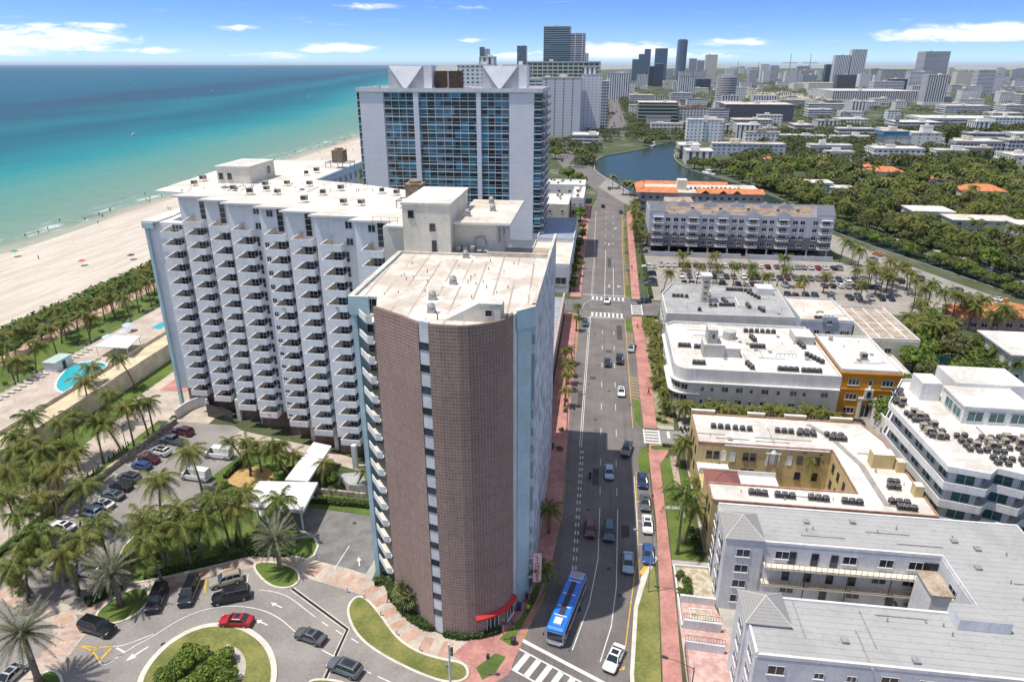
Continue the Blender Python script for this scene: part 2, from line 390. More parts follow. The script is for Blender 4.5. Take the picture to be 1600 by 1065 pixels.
def palm_meshes(kind, seed):
    r = random.Random(seed); c = MB()
    if kind == 'coco':
        nf = 20
        for i in range(nf):
            a = i*2.399+r.uniform(-.2, .2); u = i/nf
            lift = 1.05-1.25*u+r.uniform(-.1, .1); droop = 0.75+0.25*u
            frond(c, (0, 0, 0), a, r.uniform(3.4, 4.9), lift, droop, 20, 1.0, r, 0, 0.5, 0.10)
        for i in range(4): frond(c, (0, 0, -.2), r.uniform(0, 6.28), r.uniform(2.4, 3.2), -.75, .5, 12, .7, r, 1, .7, .07)
        c.sphere((0, 0, -0.1), .32, .32, .4, 6, 4, 1)
        for i in range(5): a = i*1.3; c.sphere((.35*math.cos(a), .35*math.sin(a), -.35), .17, .17, .2, 5, 4, 1)
        H = 1.0
    elif kind == 'date':
        nf = 64
        for i in range(nf):
            a = i*2.399+r.uniform(-.2, .2); u = i/nf
            frond(c, (0, 0, 0), a, r.uniform(3.7, 4.4), 1.25-1.75*u+r.uniform(-.1, .1), 0.28+0.12*u, 24, 0.50, r, 0, 0.0, 0.055)
        c.sphere((0, 0, -0.4), .5, .5, .7, 8, 5, 1)
    elif kind == 'fan':
        for i in range(46):
            a = i*2.399+r.uniform(-.2, .2); u = i/46; el = 1.3-2.2*u
            st = Vector((math.cos(a)*math.cos(el), math.sin(a)*math.cos(el), math.sin(el))); p = st*r.uniform(.8, 1.1)
            c.quad([(0, 0, 0), tuple(p*0.98+Vector((0, 0, .03))), tuple(p)], 0)
            sd = Vector((-math.sin(a), math.cos(a), 0)); up = st.cross(sd)
            for k in range(11):
                b = (k-5)*0.25; d = (st*math.cos(b)+sd*math.sin(b)).normalized(); w = sd.cross(d).normalized() if abs(b) < .1 else st.cross(d).normalized().cross(d)
                q = p+d*r.uniform(.85, 1.1)+Vector((0, 0, -.25*abs(math.sin(b))-0.15))
                wv = (sd*math.cos(b)-st*math.sin(b))*0.085
                c.quad([p-wv*.4, p+d*.5+wv, q, p+d*.5-wv], 0)
        for i in range(26):
            a = i*2.399; q = Vector((.55*math.cos(a), .55*math.sin(a), -1.0-r.random()*.8))
            c.quad([(0, 0, -.2), tuple(q), tuple(q+Vector((-.25*math.sin(a), .25*math.cos(a), 0)))], 1)
    elif kind == 'far':     # a palm seen from a few hundred metres
        for i in range(13):
            a = i*2.399; u = i/13
            for s in (-1, 1):
                P = []
                for t in (0, .35, .7, 1): P.append(Vector((3.9*t*math.cos(a), 3.9*t*math.sin(a), 3.9*((.95-1.15*u)*t-.85*t*t))))
                sd = Vector((-math.sin(a), math.cos(a), -.35*s))*s
                for k in range(3):
                    w0, w1 = (.1, .75)[k > 0], (.75, .6, .05)[k]
                    c.quad([P[k], P[k+1], P[k+1]+sd*w1, P[k]+sd*w0], 0)
    return c.mesh('crown', [{'coco': L_COCO, 'date': L_DATE, 'fan': L_FAN, 'far': L_COCO}[kind], M_TRUNK])
def trunk_mesh(h, lean, r0, r1, n=7, seg=6, m=None):
    t = MB(); t.tube([(lean*(i/seg)**1.7, 0, h*i/seg) for i in range(seg+1)], [r0*1.5 if i == 0 else r0+(r1-r0)*i/seg for i in range(seg+1)], n)
    return t.mesh('trunk', m or M_TRUNK, True)
PALM = {}
def palm_proto(kind, h, lean, seed):
    key = (kind, h, lean, seed)
    if key not in PALM:
        ck = ('c', kind, seed)
        if ck not in PALM: PALM[ck] = palm_meshes(kind, seed)
        rr = {'coco': (.22, .13), 'date': (.42, .34), 'fan': (.24, .17), 'far': (.2, .14)}[kind]
        PALM[key] = (trunk_mesh(h, lean, *rr), PALM[ck])
    return PALM[key]
def palm(kind, x, y, h, label='', group=None, z=0.0, lean=None, rot=None, sc=1.0, seed=None, name=None, cat='palm tree'):
    seed = rnd.randrange(3) if seed is None else seed; h = round(h*2)/2
    if lean is None: lean = {'coco': rnd.choice((0.4, 1.2, 2.2)), 'date': 0, 'fan': .3, 'far': .3}[kind]
    rot = rnd.uniform(0, 6.28) if rot is None else rot
    tm, cm = palm_proto(kind, h, lean, seed)
    o = thing(name or {'coco': 'coconut_palm', 'date': 'date_palm', 'fan': 'fan_palm', 'far': 'palm_tree'}[kind], label, cat, (x, y, z), rot, group)
    place('trunk', tm, o); c_ = place('crown', cm, o, (lean, 0, h), rnd.uniform(0, 6.28), sc); c_.rotation_euler = (rnd.uniform(-.16, .16), rnd.uniform(-.1, .2), rnd.uniform(0, 6.28)); return o
def crown_mesh(seed, rx, rz, n, leaf, flat=0.0, lobes=9):
    """leaf clusters spread through an uneven crown, light can pass between them"""
    r = random.Random(seed); c = MB(); lb = []
    for i in range(lobes):
        a = r.uniform(0, 6.28); q = r.uniform(.25, .78); lb.append((rx*q*math.cos(a), rx*q*math.sin(a), rz*r.uniform(-.35, .5)*(1-.5*q), r.uniform(.28, .5)))
    lb.append((0, 0, rz*.3, .5))
    for i in range(n):
        l = lb[r.randrange(len(lb))]; a = r.uniform(0, 6.28); u = r.uniform(-.55, 1); s = math.sqrt(max(0, 1-u*u)); k = l[3]*r.uniform(.72, 1.08)
        p = Vector((l[0]+rx*k*s*math.cos(a), l[1]+rx*k*s*math.sin(a), l[2]+rz*k*1.1*u))
        nrm = Vector((s*math.cos(a)+r.uniform(-.7, .7), s*math.sin(a)+r.uniform(-.7, .7), u+r.uniform(-.3, .9))).normalized()
        t = nrm.cross(Vector((r.uniform(-1, 1), r.uniform(-1, 1), .3))).normalized(); b = nrm.cross(t); q = leaf*r.uniform(.6, 1.25)
        c.quad([p-t*q-b*q*.4, p+t*q*.2-b*q*.7, p+t*q+b*q*.2, p-t*q*.1+b*q*.8])
    return c
TREE = {}
def tree_proto(kind):
    if kind in TREE: return TREE[kind]
    k, seed = kind[:-1], int(kind[-1])
    rx, rz, n, leaf, lm, th = {'broad': (4.2, 3.2, 1700, .42, L_TREE, 3.4), 'dark': (4.4, 3.4, 1300, .5, L_DARKT, 3.2), 'small': (2.1, 1.8, 700, .28, L_TREE, 1.9),
        'bright': (4.5, 3.2, 1800, .4, L_BRIGHT, 3.2), 'sea': (2.6, 1.7, 1500, .24, L_BRIGHT, 1.3), 'pine': (1.5, 6.0, 900, .4, L_DARKT, 5.5)}[k]
    cm = crown_mesh(seed+40, rx, rz, n, leaf, lobes=12 if k != 'pine' else 14).mesh('crown', lm)
    t = MB(); r = random.Random(seed); t.tube([(0, 0, 0), (.1, 0, th*.5), (0, .1, th*1.1)], [.32, .24, .16], 7)
    for i in range(5):
        a = i*1.26+r.random(); t.tube([(0, .05, th*.75), (rx*.3*math.cos(a), rx*.3*math.sin(a), th*1.05), (rx*.55*math.cos(a), rx*.55*math.sin(a), th+rz*.3)], [.14, .1, .04], 5)
    TREE[kind] = (t.mesh('trunk', M_BARK, True), cm, th+rz*.45); return TREE[kind]
def tree(kind, x, y, sc=1.0, label='', group=None, z=0.0, name='broadleaf_tree', cat='tree', rot=None):
    kind = kind if kind[-1].isdigit() else kind+str(rnd.randrange(3)); tm, cm, ch = tree_proto(kind)
    o = thing(name, label, cat, (x, y, z), rnd.uniform(0, 6.28) if rot is None else rot, group)
    o.scale = (sc, sc, sc*rnd.uniform(.85, 1.1)); place('trunk', tm, o); place('crown', cm, o, (0, 0, ch)); return o
def leafbox(mb, line, w, h, z, dens=14, leaf=.16, r=None, m=0):
    """a clipped hedge or ground cover as loose small leaves over a dark core"""
    r = r or rnd
    for i in range(len(line)-1):
        a = Vector(line[i]); b = Vector(line[i+1]); L = (b-a).length; d = (b-a).normalized(); nn = Vector((-d.y, d.x))
        for _ in range(int(L*(w+2*h)*dens)):
            t = r.random()*L; q = r.uniform(-1, 1); s = r.random()
            if s < w/(w+2*h): o = q*w/2; zz_ = h
            else: o = math.copysign(w/2, q); zz_ = r.random()*h
            p = a+d*t+nn*(o+r.uniform(-.08, .08)); c = Vector((p.x, p.y, z+zz_+r.uniform(-.08, .08)))
            e = Vector((r.uniform(-1, 1), r.uniform(-1, 1), r.uniform(-.6, .6))).normalized()*leaf; f = Vector((-e.y, e.x, r.uniform(-.5, .8)*leaf))*.7
            mb.quad([c-e, c-f, c+e, c+f], m)
def hedge(line, w, h, label, z=0.1, name='hedge', group=None, m=None, dens=14, leaf=.17, cat='hedge'):
    core = MB(); ribbon(core, line, w*.86, z-.05, 0, 0, h*.93); lf = MB(); leafbox(lf, line, w, h, z, dens, leaf)
    n = len(core.v); core.v += lf.v; core.f += [tuple(n+i for i in f) for f in lf.f]; core.mi += [1]*len(lf.f)
    o = core.build(name, [mat('hedge_core', (0.02, 0.035, 0.01), .95, .1), m or L_HEDGE]); return tag(o, label, cat, group)
BUSH = {}
def bush(x, y, s, label='', group='clipped round shrubs', z=0.1, lm=None, flat=0.8, name='shrub'):
    k = rnd.randrange(3); lm = lm or L_HEDGE
    if (k, lm.name) not in BUSH: BUSH[(k, lm.name)] = crown_mesh(90+k, .75, .6, 420, .12, lobes=7).mesh('shrub', lm)
    o = place(name, BUSH[(k, lm.name)], None, (x, y, z+.35*s), rnd.uniform(0, 6), (s, s, s*flat)); return tag(o, label, 'shrub', group)

# ---------------------------------------------------------------- vehicles
def paint(name, col, metal=0.25): return mat(name, col, 0.28, 0, metal=metal, coat=0.8, spec=0.5)
PAINTS = {'black': (0.012, 0.013, 0.016), 'white': (0.72, 0.72, 0.71), 'silver': (0.40, 0.41, 0.42), 'grey': (0.12, 0.125, 0.135), 'red': (0.38, 0.008, 0.015),
    'dark blue': (0.015, 0.035, 0.10), 'blue': (0.03, 0.10, 0.28), 'dark red': (0.11, 0.012, 0.02), 'yellow': (0.70, 0.42, 0.01), 'beige': (0.42, 0.38, 0.31), 'teal': (0.03, 0.09, 0.11), 'orange': (0.62, 0.20, .02), 'pale blue': (0.30, .38, .47), 'steel': (.13, .15, .17), 'blush': (.36, .10, .10)}
CARS = {}
SPEC = {  # length, width, bonnet z, boot z, roof z, greenhouse base rear/front y, roof rear/front y
 'sedan': (4.75, 1.85, .86, .98, 1.44, -1.75, 1.15, -1.0, .35), 'suv': (4.85, 1.95, 1.05, 1.2, 1.74, -2.2, 1.2, -1.95, .45), 'hatch': (4.2, 1.8, .9, 1.05, 1.5, -1.9, 1.05, -1.5, .3),
 'big_suv': (5.5, 2.05, 1.15, 1.3, 1.92, -2.55, 1.35, -2.35, .7), 'pickup': (5.8, 2.0, 1.12, 1.12, 1.85, -.75, 1.45, -.5, .75), 'van': (5.9, 2.05, 1.25, 1.5, 2.55, -2.85, 2.1, -2.8, 1.25)}
def car_meshes(kind, col):
    key = (kind, col)
    if key in CARS: return CARS[key]
    L, Wd, zb_, zr_, zt, g0, g1, r0, r1 = SPEC[kind]; hw = Wd/2; h = L/2; pm = paint(col.replace(' ', '_')+'_car_paint', PAINTS[col], 0 if col in ('white', 'yellow', 'red') else .3)
    b = MB(); st = []
    def prof(y):
        if y > g1: t = (y-g1)/(h-g1); z = zb_+.06*(1-t)-.16*t**2.2
        elif y < g0: t = (g0-y)/max(.01, h+g0); z = zr_-.08*t**2
        else: z = zb_+.06+(zr_-zb_-.06)*(g1-y)/(g1-g0)
        return z
    ys = [-h, -h+.05, -h+.25, -h+.7, g0, -h*.3, 0, h*.3, g1, h-.75, h-.35, h-.1, h]
    ys = sorted(set(round(q, 3) for q in ys))
    for y in ys:
        e = max(0, abs(y)-(h-.5))/.5; w = hw*(1-.16*e**2.2); zt_ = prof(y); zl = .24+.10*e**3
        if abs(y) > h-.01: zt_ -= .22; zl += .12; w *= .96
        st.append([(x*w*k, y, z) for k, z in ((.86, zl), (1, zl+.25), (.985, zt_-.16), (.9, zt_-.02)) for x in (1,)]+[(0, y, zt_+.02)]+[(-w*k, y, z) for k, z in ((.9, zt_-.02), (.985, zt_-.16), (1, zl+.25), (.86, zl))])
    n = len(st[0]); base = 0
    for s_ in st: b.v += s_
    for i in range(len(st)-1):
        for k in range(n):
            j = (k+1) % n; b.f.append((i*n+k, (i+1)*n+k, (i+1)*n+j, i*n+j)[::-1]); b.mi.append(0)
    b.f.append(tuple(range(n))[::-1]); b.mi.append(0); b.f.append(tuple((len(st)-1)*n+k for k in range(n))); b.mi.append(0)
    # roof shell, pillars
    a = hw*.88; c = hw*.72; zs = lambda y: prof(y)-.03
    Lp = [(-a, g0, zs(g0)), (a, g0, zs(g0)), (a*.97, g1, zs(g1)), (-a*.97, g1, zs(g1))]; Tp = [(-c, r0, zt-.05), (c, r0, zt-.05), (c*.98, r1, zt-.05), (-c*.98, r1, zt-.05)]
    roof = MB()
    ring0 = [Vector(p) for p in Tp]; ring1 = [Vector((p.x*.86, p.y+(.18 if p.y < 0 or p.y == r0 else -.18), zt)) for p in ring0]
    for i in range(4):
        j = (i+1) % 4; b.quad([ring0[i], ring0[j], ring1[j], ring1[i]], 0)
    b.quad(ring1, 0)
    gl = MB()
    for i in range(4):
        j = (i+1) % 4; gl.quad([Lp[i], Lp[j], Tp[j], Tp[i]], 0)
    def pil(p, q, w=.07):
        b.tube([p, q], [w, w*.8], 5, 0, False)
    for i in range(4): pil(Lp[i], Tp[i], .065)
    for s in (-1, 1):
        for f in ((.5,) if kind in ('sedan', 'hatch', 'pickup') else (.36, .68)):
            p = Vector(Lp[1 if s > 0 else 0]).lerp(Vector(Lp[2 if s > 0 else 3]), f); q = Vector(Tp[1 if s > 0 else 0]).lerp(Vector(Tp[2 if s > 0 else 3]), f); pil(p, q, .045)
        if kind in ('van',):
            p0 = Vector(Lp[1 if s > 0 else 0]); p1 = Vector(Lp[2 if s > 0 else 3]).lerp(p0, .35); q0 = Vector(Tp[1 if s > 0 else 0]); q1 = Vector(Tp[2 if s > 0 else 3]).lerp(q0, .1)
            o_ = Vector((s*.02, 0, 0)); b.quad([p0+o_, p1+o_, q1+o_, q0+o_] if s > 0 else [p1+o_, p0+o_, q0+o_, q1+o_], 0)
        b.box(s*hw-.1 if s > 0 else s*hw-.12, g1-.45, zb_+.02, s*hw+.12 if s > 0 else s*hw+.1, g1-.25, zb_+.2, 1)
    if kind == 'van': b.quad([(-a-.01, g0-.02, zs(g0)), (-c-.01, r0-.02, zt-.05), (c+.01, r0-.02, zt-.05), (a+.01, g0-.02, zs(g0))][::-1], 0)
    if kind == 'suv' or kind == 'big_suv':
        for s in (-1, 1): b.box(s*c*.9-.025, r0+.2, zt, s*c*.9+.025, r1-.2, zt+.05, 1)
    if kind == 'pickup': b.box(-hw*.8, -h+.12, zr_-.02, hw*.8, g0-.12, zr_+.012, 1)
    if kind in ('sedan', 'suv') and col in ('black', 'red', 'white', 'grey', 'silver', 'steel'): gl.box(-c*.7, r0+.35, zt, c*.7, r1-.25, zt+.012, 0)
    b.box(-hw*.8, h-.03, .32, hw*.8, h+.02, .5, 1); b.box(-hw*.8, -h-.02, .32, hw*.8, -h+.03, .46, 1)
    # dark wheel openings
    wy = (h-.88, -h+.95); wr = .37 if kind in ('suv', 'big_suv', 'pickup', 'van') else .33
    for y in wy:
        for s in (-1, 1):
            x0 = s*hw*.99; ring = [(x0+s*.012, y+(wr+.08)*math.cos(R(t)), .34+(wr+.08)*math.sin(R(t))) for t in range(-20, 201, 20)]
            b.quad(ring if s < 0 else ring[::-1], 1)
    wm = MB(); wm.tube([(-.11, 0, 0), (.11, 0, 0)], wr, 14, 0); wm.tube([(.10, 0, 0), (.125, 0, 0)], wr*.62, 10, 1); wm.tube([(-.125, 0, 0), (-.10, 0, 0)], wr*.62, 10, 1)
    if 'wheel'+str(wr) not in CARS: CARS['wheel'+str(wr)] = wm.mesh('wheel', [M_TYRE, M_RIM])
    hl = MB(); hl.box(-.2, -.12, 0, .2, .03, .13); tl = MB(); tl.box(-.16, -.04, 0, .16, .06, .17)
    if 'hl' not in CARS: CARS['hl'] = hl.mesh('headlight', M_LAMP); CARS['tl'] = tl.mesh('tail_light', M_TAIL)
    bm_ = b.mesh('body', [pm, M_DARK]); 
    CARS[key] = (bm_, gl.mesh('window', M_CARGL), CARS['wheel'+str(wr)], wy, wr, hw, h, zb_, zr_); return CARS[key]
def car(kind, col, x, y, rot, label='', group=None, z=0.03, name=None, cat='car'):
    bm_, gl, wm, wy, wr, hw, h, zb_, zr_ = car_meshes(kind, col)
    o = thing(name or {'van': 'parked_van', 'pickup': 'pickup_truck'}.get(kind, 'car'), label, cat, (x, y, z), rot, group)
    place('body', bm_, o); place('window', gl, o)
    for yy in wy:
        for s in (-1, 1): place('wheel', wm, o, (s*(hw-.1), yy, wr))
    for s in (-1, 1):
        place('headlight', CARS['hl'], o, (s*hw*.72, h-.14, zb_-.26)); place('tail_light', CARS['tl'], o, (s*hw*.76, -h+.05, zr_-.34))
    return o
def car_px(kind, col, a, b, label, **k):
    """a car whose tail and nose stand at two measured ground spots"""
    p, q = Vector(at(*a)), Vector(at(*b)); d = q-p
    return car(kind, col, (p.x+q.x)/2, (p.y+q.y)/2, math.atan2(d.y, d.x)-math.pi/2, label, **k)
def person(x, y, rot, shirt, trousers, label, z=0.14, stride=.25, group='people on the pavements', name='person'):
    skin = mat('skin', (.35, .2, .13), .6, 0); b = MB(); o = thing(name, label, 'person', (x, y, z), rot, group)
    b.tube([(0, 0, .92), (0, .01, 1.15), (0, .02, 1.42), (0, .02, 1.5), (0, .03, 1.6)], [.15, .14, .18, .08, .06], 8, 0)
    b.sphere((0, .04, 1.68), .085, .10, .12, 8, 6, 0); b.box(-.015, .13, 1.65, .015, .165, 1.69, 0)
    for s in (-1, 1):
        b.tube([(s*.2, .01, 1.42), (s*.26, -.04*s, 1.15), (s*.25, s*.12, .88)], [.055, .045, .035], 6, 0)
        b.tube([(s*.25, s*.12, .88), (s*.25, s*.14, .78)], [.04, .025], 5, 0)
        b.tube([(s*.09, 0, .95), (s*.1, s*stride*.5, .5), (s*.1, s*stride, .06)], [.09, .065, .045], 7, 0); b.box(s*.1-.045, s*stride-.06, 0, s*.1+.045, s*stride+.18, .07, 0)
    b.build('body', skin, o, smooth=True)
    c = MB(); c.tube([(0, 0, .9), (0, .01, 1.15), (0, .02, 1.44), (0, .02, 1.49)], [.17, .165, .2, .1], 9)
    for s in (-1, 1): c.tube([(s*.18, .01, 1.44), (s*.25, -.02*s, 1.22)], [.075, .065], 6)
    c.build('shirt', mat('cloth_'+'_'.join(str(int(q*100)) for q in shirt), shirt, .9, .08, 3), o)
    t = MB(); t.tube([(0, 0, .84), (0, 0, .98)], [.165, .165], 9)
    for s in (-1, 1): t.tube([(s*.09, 0, .95), (s*.1, s*stride*.5, .5), (s*.1, s*stride*.9, .15)], [.11, .085, .065], 7)
    t.build('trousers', mat('cloth_'+'_'.join(str(int(q*100)) for q in trousers), trousers, .9, .08, 3), o)
    hr = MB(); hr.sphere((0, .02, 1.71), .1, .11, .11, 8, 5); hr.build('hair', mat('dark_hair', (.03, .02, .015), .7, 0), o); return o
def lamp_post(x, y, rot, h, arm, label, col=None, z=.14, name='street_lamp', group='street lamps'):
    o = thing(name, label, 'street lamp', (x, y, z), rot, group); m = col or M_METAL
    p = MB(); p.cyl(0, 0, 0, .4, .2, .16, 8); p.cyl(0, 0, .4, h, .1, .06, 8); p.build('pole', m, o)
    a = MB(); a.tube([(0, 0, h-.3), (arm*.5, 0, h+.1), (arm, 0, h+.15)], [.05, .04, .035], 6); a.build('arm', m, o)
    hd = MB(); hd.box(arm-.1, -.16, h+.08, arm+.65, .16, h+.24); hd.build('lamp_head', M_METAL if col is None else m, o); return o
# ================================================================ THE SETTING
# ---- water
m, t, p = custom('sea_water')
geo = t.new('ShaderNodeNewGeometry'); P3 = t.xyz(geo.outputs['Position'])
xs = t.m('SUBTRACT', t.m('MULTIPLY', P3[1], -0.03), 249.0)
xs = t.m('SUBTRACT', xs, t.m('MULTIPLY', t.m('MAXIMUM', t.m('SUBTRACT', P3[1], 1000.0), 0.0), 0.20))
wob = t.noise(t.vec(t.m('MULTIPLY', P3[0], .004), t.m('MULTIPLY', P3[1], .0012), 0), 1.0, 4, .55)
wob2 = t.noise(t.vec(t.m('MULTIPLY', P3[0], .03), t.m('MULTIPLY', P3[1], .008), 5), 1.0, 4, .6)
d = t.m('SUBTRACT', xs, P3[0])
d = t.m('MULTIPLY', d, t.m('ADD', 0.62, t.m('MULTIPLY', wob, .76)))
d = t.m('ADD', d, t.m('MULTIPLY', t.m('SUBTRACT', wob2, .5), t.m('ADD', 36.0, t.m('MULTIPLY', d, 0.12))))
f = t.m('POWER', t.m('DIVIDE', t.m('MAXIMUM', d, 0.0), 4000.0, clamp=True), 0.5)
q = lambda x: (x/4000.)**.5
c = t.ramp(f, [(0, (.34, .34, .25)), (q(10), (.20, .27, .19)), (q(70), (.125, .255, .185)), (q(130), (.075, .25, .20)), (q(190), (.012, .21, .205)), (q(270), (.003, .13, .145)),
    (q(360), (.002, .085, .105)), (q(470), (.004, .135, .145)), (q(600), (.006, .075, .095)), (q(780), (.016, .050, .078)), (q(960), (.007, .085, .115)), (q(1500), (.004, .095, .13)), (1.0, (.003, .080, .12))])
patch = t.step(t.noise(t.vec(t.m('MULTIPLY', P3[0], .05), t.m('MULTIPLY', P3[1], .02), 0), 1.0, 5, .65), .56, .70)
near = t.m('MULTIPLY', patch, t.step(t.m('MULTIPLY', d, -1), -70.0, -5.0))
c = t.mix(t.m('MULTIPLY', near, .45), c, (.06, .075, .065))
chop = t.noise(geo.outputs['Position'], .12, 4, .65)
c = t.mix(t.m('MULTIPLY', t.step(chop, .35, .7), .22), c, t.mix(.5, c, (.0, .02, .04)))
fm = t.m('MULTIPLY', t.step(t.noise(t.vec(t.m('MULTIPLY', P3[0], .22), t.m('MULTIPLY', P3[1], .035), 9), 1.0, 5, .65), .52, .62), t.m('MULTIPLY', t.step(d, 1.0, 5.0), t.step(d, 30.0, 9.0)))
c = t.mix(t.m('MULTIPLY', fm, .75), c, (.62, .64, .62))
t.link(c, p.inputs['Base Color']); p.inputs['Roughness'].default_value = .4; p.inputs['Specular IOR Level'].default_value = .10
b = t.new('ShaderNodeBump'); b.inputs['Strength'].default_value = .5; b.inputs['Distance'].default_value = .5
t.link(t.noise(geo.outputs['Position'], .35, 4, .6), b.inputs['Height']); t.link(b.outputs[0], p.inputs['Normal'])
mb = MB(); mb.quad([(-70000, -3000, -.6), (70000, -3000, -.6), (70000, 80000, -.6), (-70000, 80000, -.6)]); struct('ocean', mb, m)

m, t, p = custom('lagoon_water')
geo = t.new('ShaderNodeNewGeometry')
t.link(t.mix(t.noise(geo.outputs['Position'], .02, 3), (.020, .040, .030), (.034, .056, .042)), p.inputs['Base Color'])
p.inputs['Roughness'].default_value = .22; p.inputs['Specular IOR Level'].default_value = .05
b = t.new('ShaderNodeBump'); b.inputs['Strength'].default_value = .12; b.inputs['Distance'].default_value = .2
t.link(t.noise(geo.outputs['Position'], .8, 3, .6), b.inputs['Height']); t.link(b.outputs[0], p.inputs['Normal'])
LAKE = smooth_poly(pts((926, 262), (935, 245), (965, 240), (1000, 234), (1025, 226), (1052, 222), (1062, 226), (1052, 240), (1056, 252), (1075, 264), (1100, 272), (1130, 280), (1165, 290), (1230, 315), (1300, 346), (1370, 372), (1460, 402), (1560, 432), (1660, 462),
    (1660, 486), (1560, 452), (1460, 418), (1400, 398), (1300, 362), (1255, 340), (1200, 322), (1160, 314), (1090, 312), (1003, 307), (985, 301), (962, 290), (940, 276)), 1)
FARL = [(620, 1150), (1500, 1500), (3200, 1700), (5200, 1500), (5200, 2300), (3000, 2550), (1400, 2450), (650, 2000), (480, 1500)]
cx_, cy_ = sum(q[0] for q in LAKE)/len(LAKE), sum(q[1] for q in LAKE)/len(LAKE)
mb = MB(); mb.quad([(-12, 200, -.45), (700, 200, -.45), (700, 800, -.45), (-12, 800, -.45)]); struct('lagoon', mb, MATS['lagoon_water'])

# ---- land
m, t, p = custom('city_ground')
geo = t.new('ShaderNodeNewGeometry'); P3 = t.xyz(geo.outputs['Position'])
n1 = t.noise(geo.outputs['Position'], .018, 4, .6); n2 = t.noise(geo.outputs['Position'], .12, 4, .65); n3 = t.noise(geo.outputs['Position'], 1.2, 3)
c = t.mix(t.step(n1, .50, .68), (.050, .070, .026), (.20, .185, .155)); c = t.mix(t.step(n2, .45, .60), c, (.07, .095, .03)); c = t.mix(t.m('MULTIPLY', n3, .3), c, (.05, .055, .03))
t.link(c, p.inputs['Base Color']); p.inputs['Roughness'].default_value = .95
SHORE = [(-249, -300), (-249, 0), (-257, 259), (-264, 500), (-272, 766), (-279, 1000), (-325, 1200), (-530, 2200), (-760, 3200), (-1040, 4240)]
LAND = SHORE+[(-1100, 5200), (-700, 8500), (800, 14000), (4000, 15000), (5200, 11500), (12000, 11000), (26000, 11500), (26000, -300)]
LAND = [(-176.5, -300), (-176.5, 259), (-189, 500), (-204, 766), (-214, 1000), (-254, 1200), (-469, 2200), (-699, 3200), (-979, 4240)]+LAND[10:]
sheet('ground', LAND, 0.0, m, [LAKE])
# banks of the lagoon, a real step down to the water
mb = MB()
for i in range(len(LAKE)):
    a, b2 = LAKE[i], LAKE[(i+1) % len(LAKE)]; mb.quad([(a[0], a[1], -.6), (b2[0], b2[1], -.6), (b2[0], b2[1], .25), (a[0], a[1], .25)])
ribbon(mb, LAKE+[LAKE[0]], .5, .25); struct('canal_bank', mb, M_CONC)

m, t, p = custom('beach_sand')
geo = t.new('ShaderNodeNewGeometry'); P3 = t.xyz(geo.outputs['Position'])
st = t.noise(t.vec(t.m('MULTIPLY', P3[0], .25), t.m('MULTIPLY', P3[1], .03), 0), 1.0, 5, .6); n2 = t.noise(geo.outputs['Position'], .5, 4, .7)
c = t.mix(t.step(st, .35, .65), (.45, .395, .325), (.55, .49, .415)); c = t.mix(t.m('MULTIPLY', t.step(n2, .5, .7), .35), c, (.36, .29, .23))
xs = t.m('SUBTRACT', t.m('MULTIPLY', P3[1], -0.02), 252.0); wet = t.step(t.m('SUBTRACT', P3[0], xs), 9.0, 2.0)
c = t.mix(t.m('MULTIPLY', wet, .75), c, (.33, .27, .20))
t.link(c, p.inputs['Base Color']); p.inputs['Roughness'].default_value = .95
b = t.new('ShaderNodeBump'); b.inputs['Strength'].default_value = .5; b.inputs['Distance'].default_value = .3; t.link(n2, b.inputs['Height']); t.link(b.outputs[0], p.inputs['Normal'])
BEACH = [(x, y) for x, y in SHORE]
mb = MB(); R_ = {0: -176, 1: -176, 2: -178, 3: -190, 4: -205, 5: -215, 6: -255, 7: -470, 8: -700, 9: -980}
for i in range(len(SHORE)-1):
    a, b2 = SHORE[i], SHORE[i+1]; k = 6
    for j in range(k):
        u, v = j/k, (j+1)/k; L0 = (a[0]+(b2[0]-a[0])*u, a[1]+(b2[1]-a[1])*u); L1 = (a[0]+(b2[0]-a[0])*v, a[1]+(b2[1]-a[1])*v)
        r0 = R_[i]+(R_[i+1]-R_[i])*u; r1 = R_[i]+(R_[i+1]-R_[i])*v
        w0 = 3*math.sin(L0[1]*.03)+2*math.sin(L0[1]*.11); w1 = 3*math.sin(L1[1]*.03)+2*math.sin(L1[1]*.11)
        mb.quad([(L0[0]-14+w0, L0[1], -.75), (r0, L0[1], .012), (r1, L1[1], .012), (L1[0]-14+w1, L1[1], -.75)][::1])
        for fx in (.85,): pass
struct('beach', mb, m)
# ---- dunes, promenade, lawns behind the beach
sheet('dune', [(-178, -50), (-178, 259), (-190, 500), (-203, 766), (-196, 766), (-182, 500), (-161, 259), (-161, -50)], .03, mat('dune_ground', (.10, .12, .04), .95, .35, .2, col2=(.22, .18, .10)))
sheet('promenade', [(-161, -50), (-161, 300), (-155.5, 300), (-155.5, -50)], .02, M_PEACH)
sheet('lawn', [(-155.5, -50), (-155.5, 300), (-141, 300), (-141, -50)], .02, M_GRASS)
sheet('lawn', [(-113, 60), (-113, 190), (-105, 190), (-105, 60)], .02, M_GRASS)
sheet('path', [(-105.2, 40), (-105.2, 185), (-96, 185), (-96, 40)], .03, M_BEIGE)
sheet('plaza', [(-108, 132), (-108, 151), (-84, 151), (-84, 124), (-98, 124), (-98, 132)], .04, M_BEIGE)
sheet('plaza', [(-105, 138), (-105, 147), (-98, 147), (-98, 138)], .045, M_PINK)
slab('lawn', [(-96, 62), (-96, 122), (-93.1, 122), (-93.1, 62)], 0, .1, M_KERB, M_GRASS)
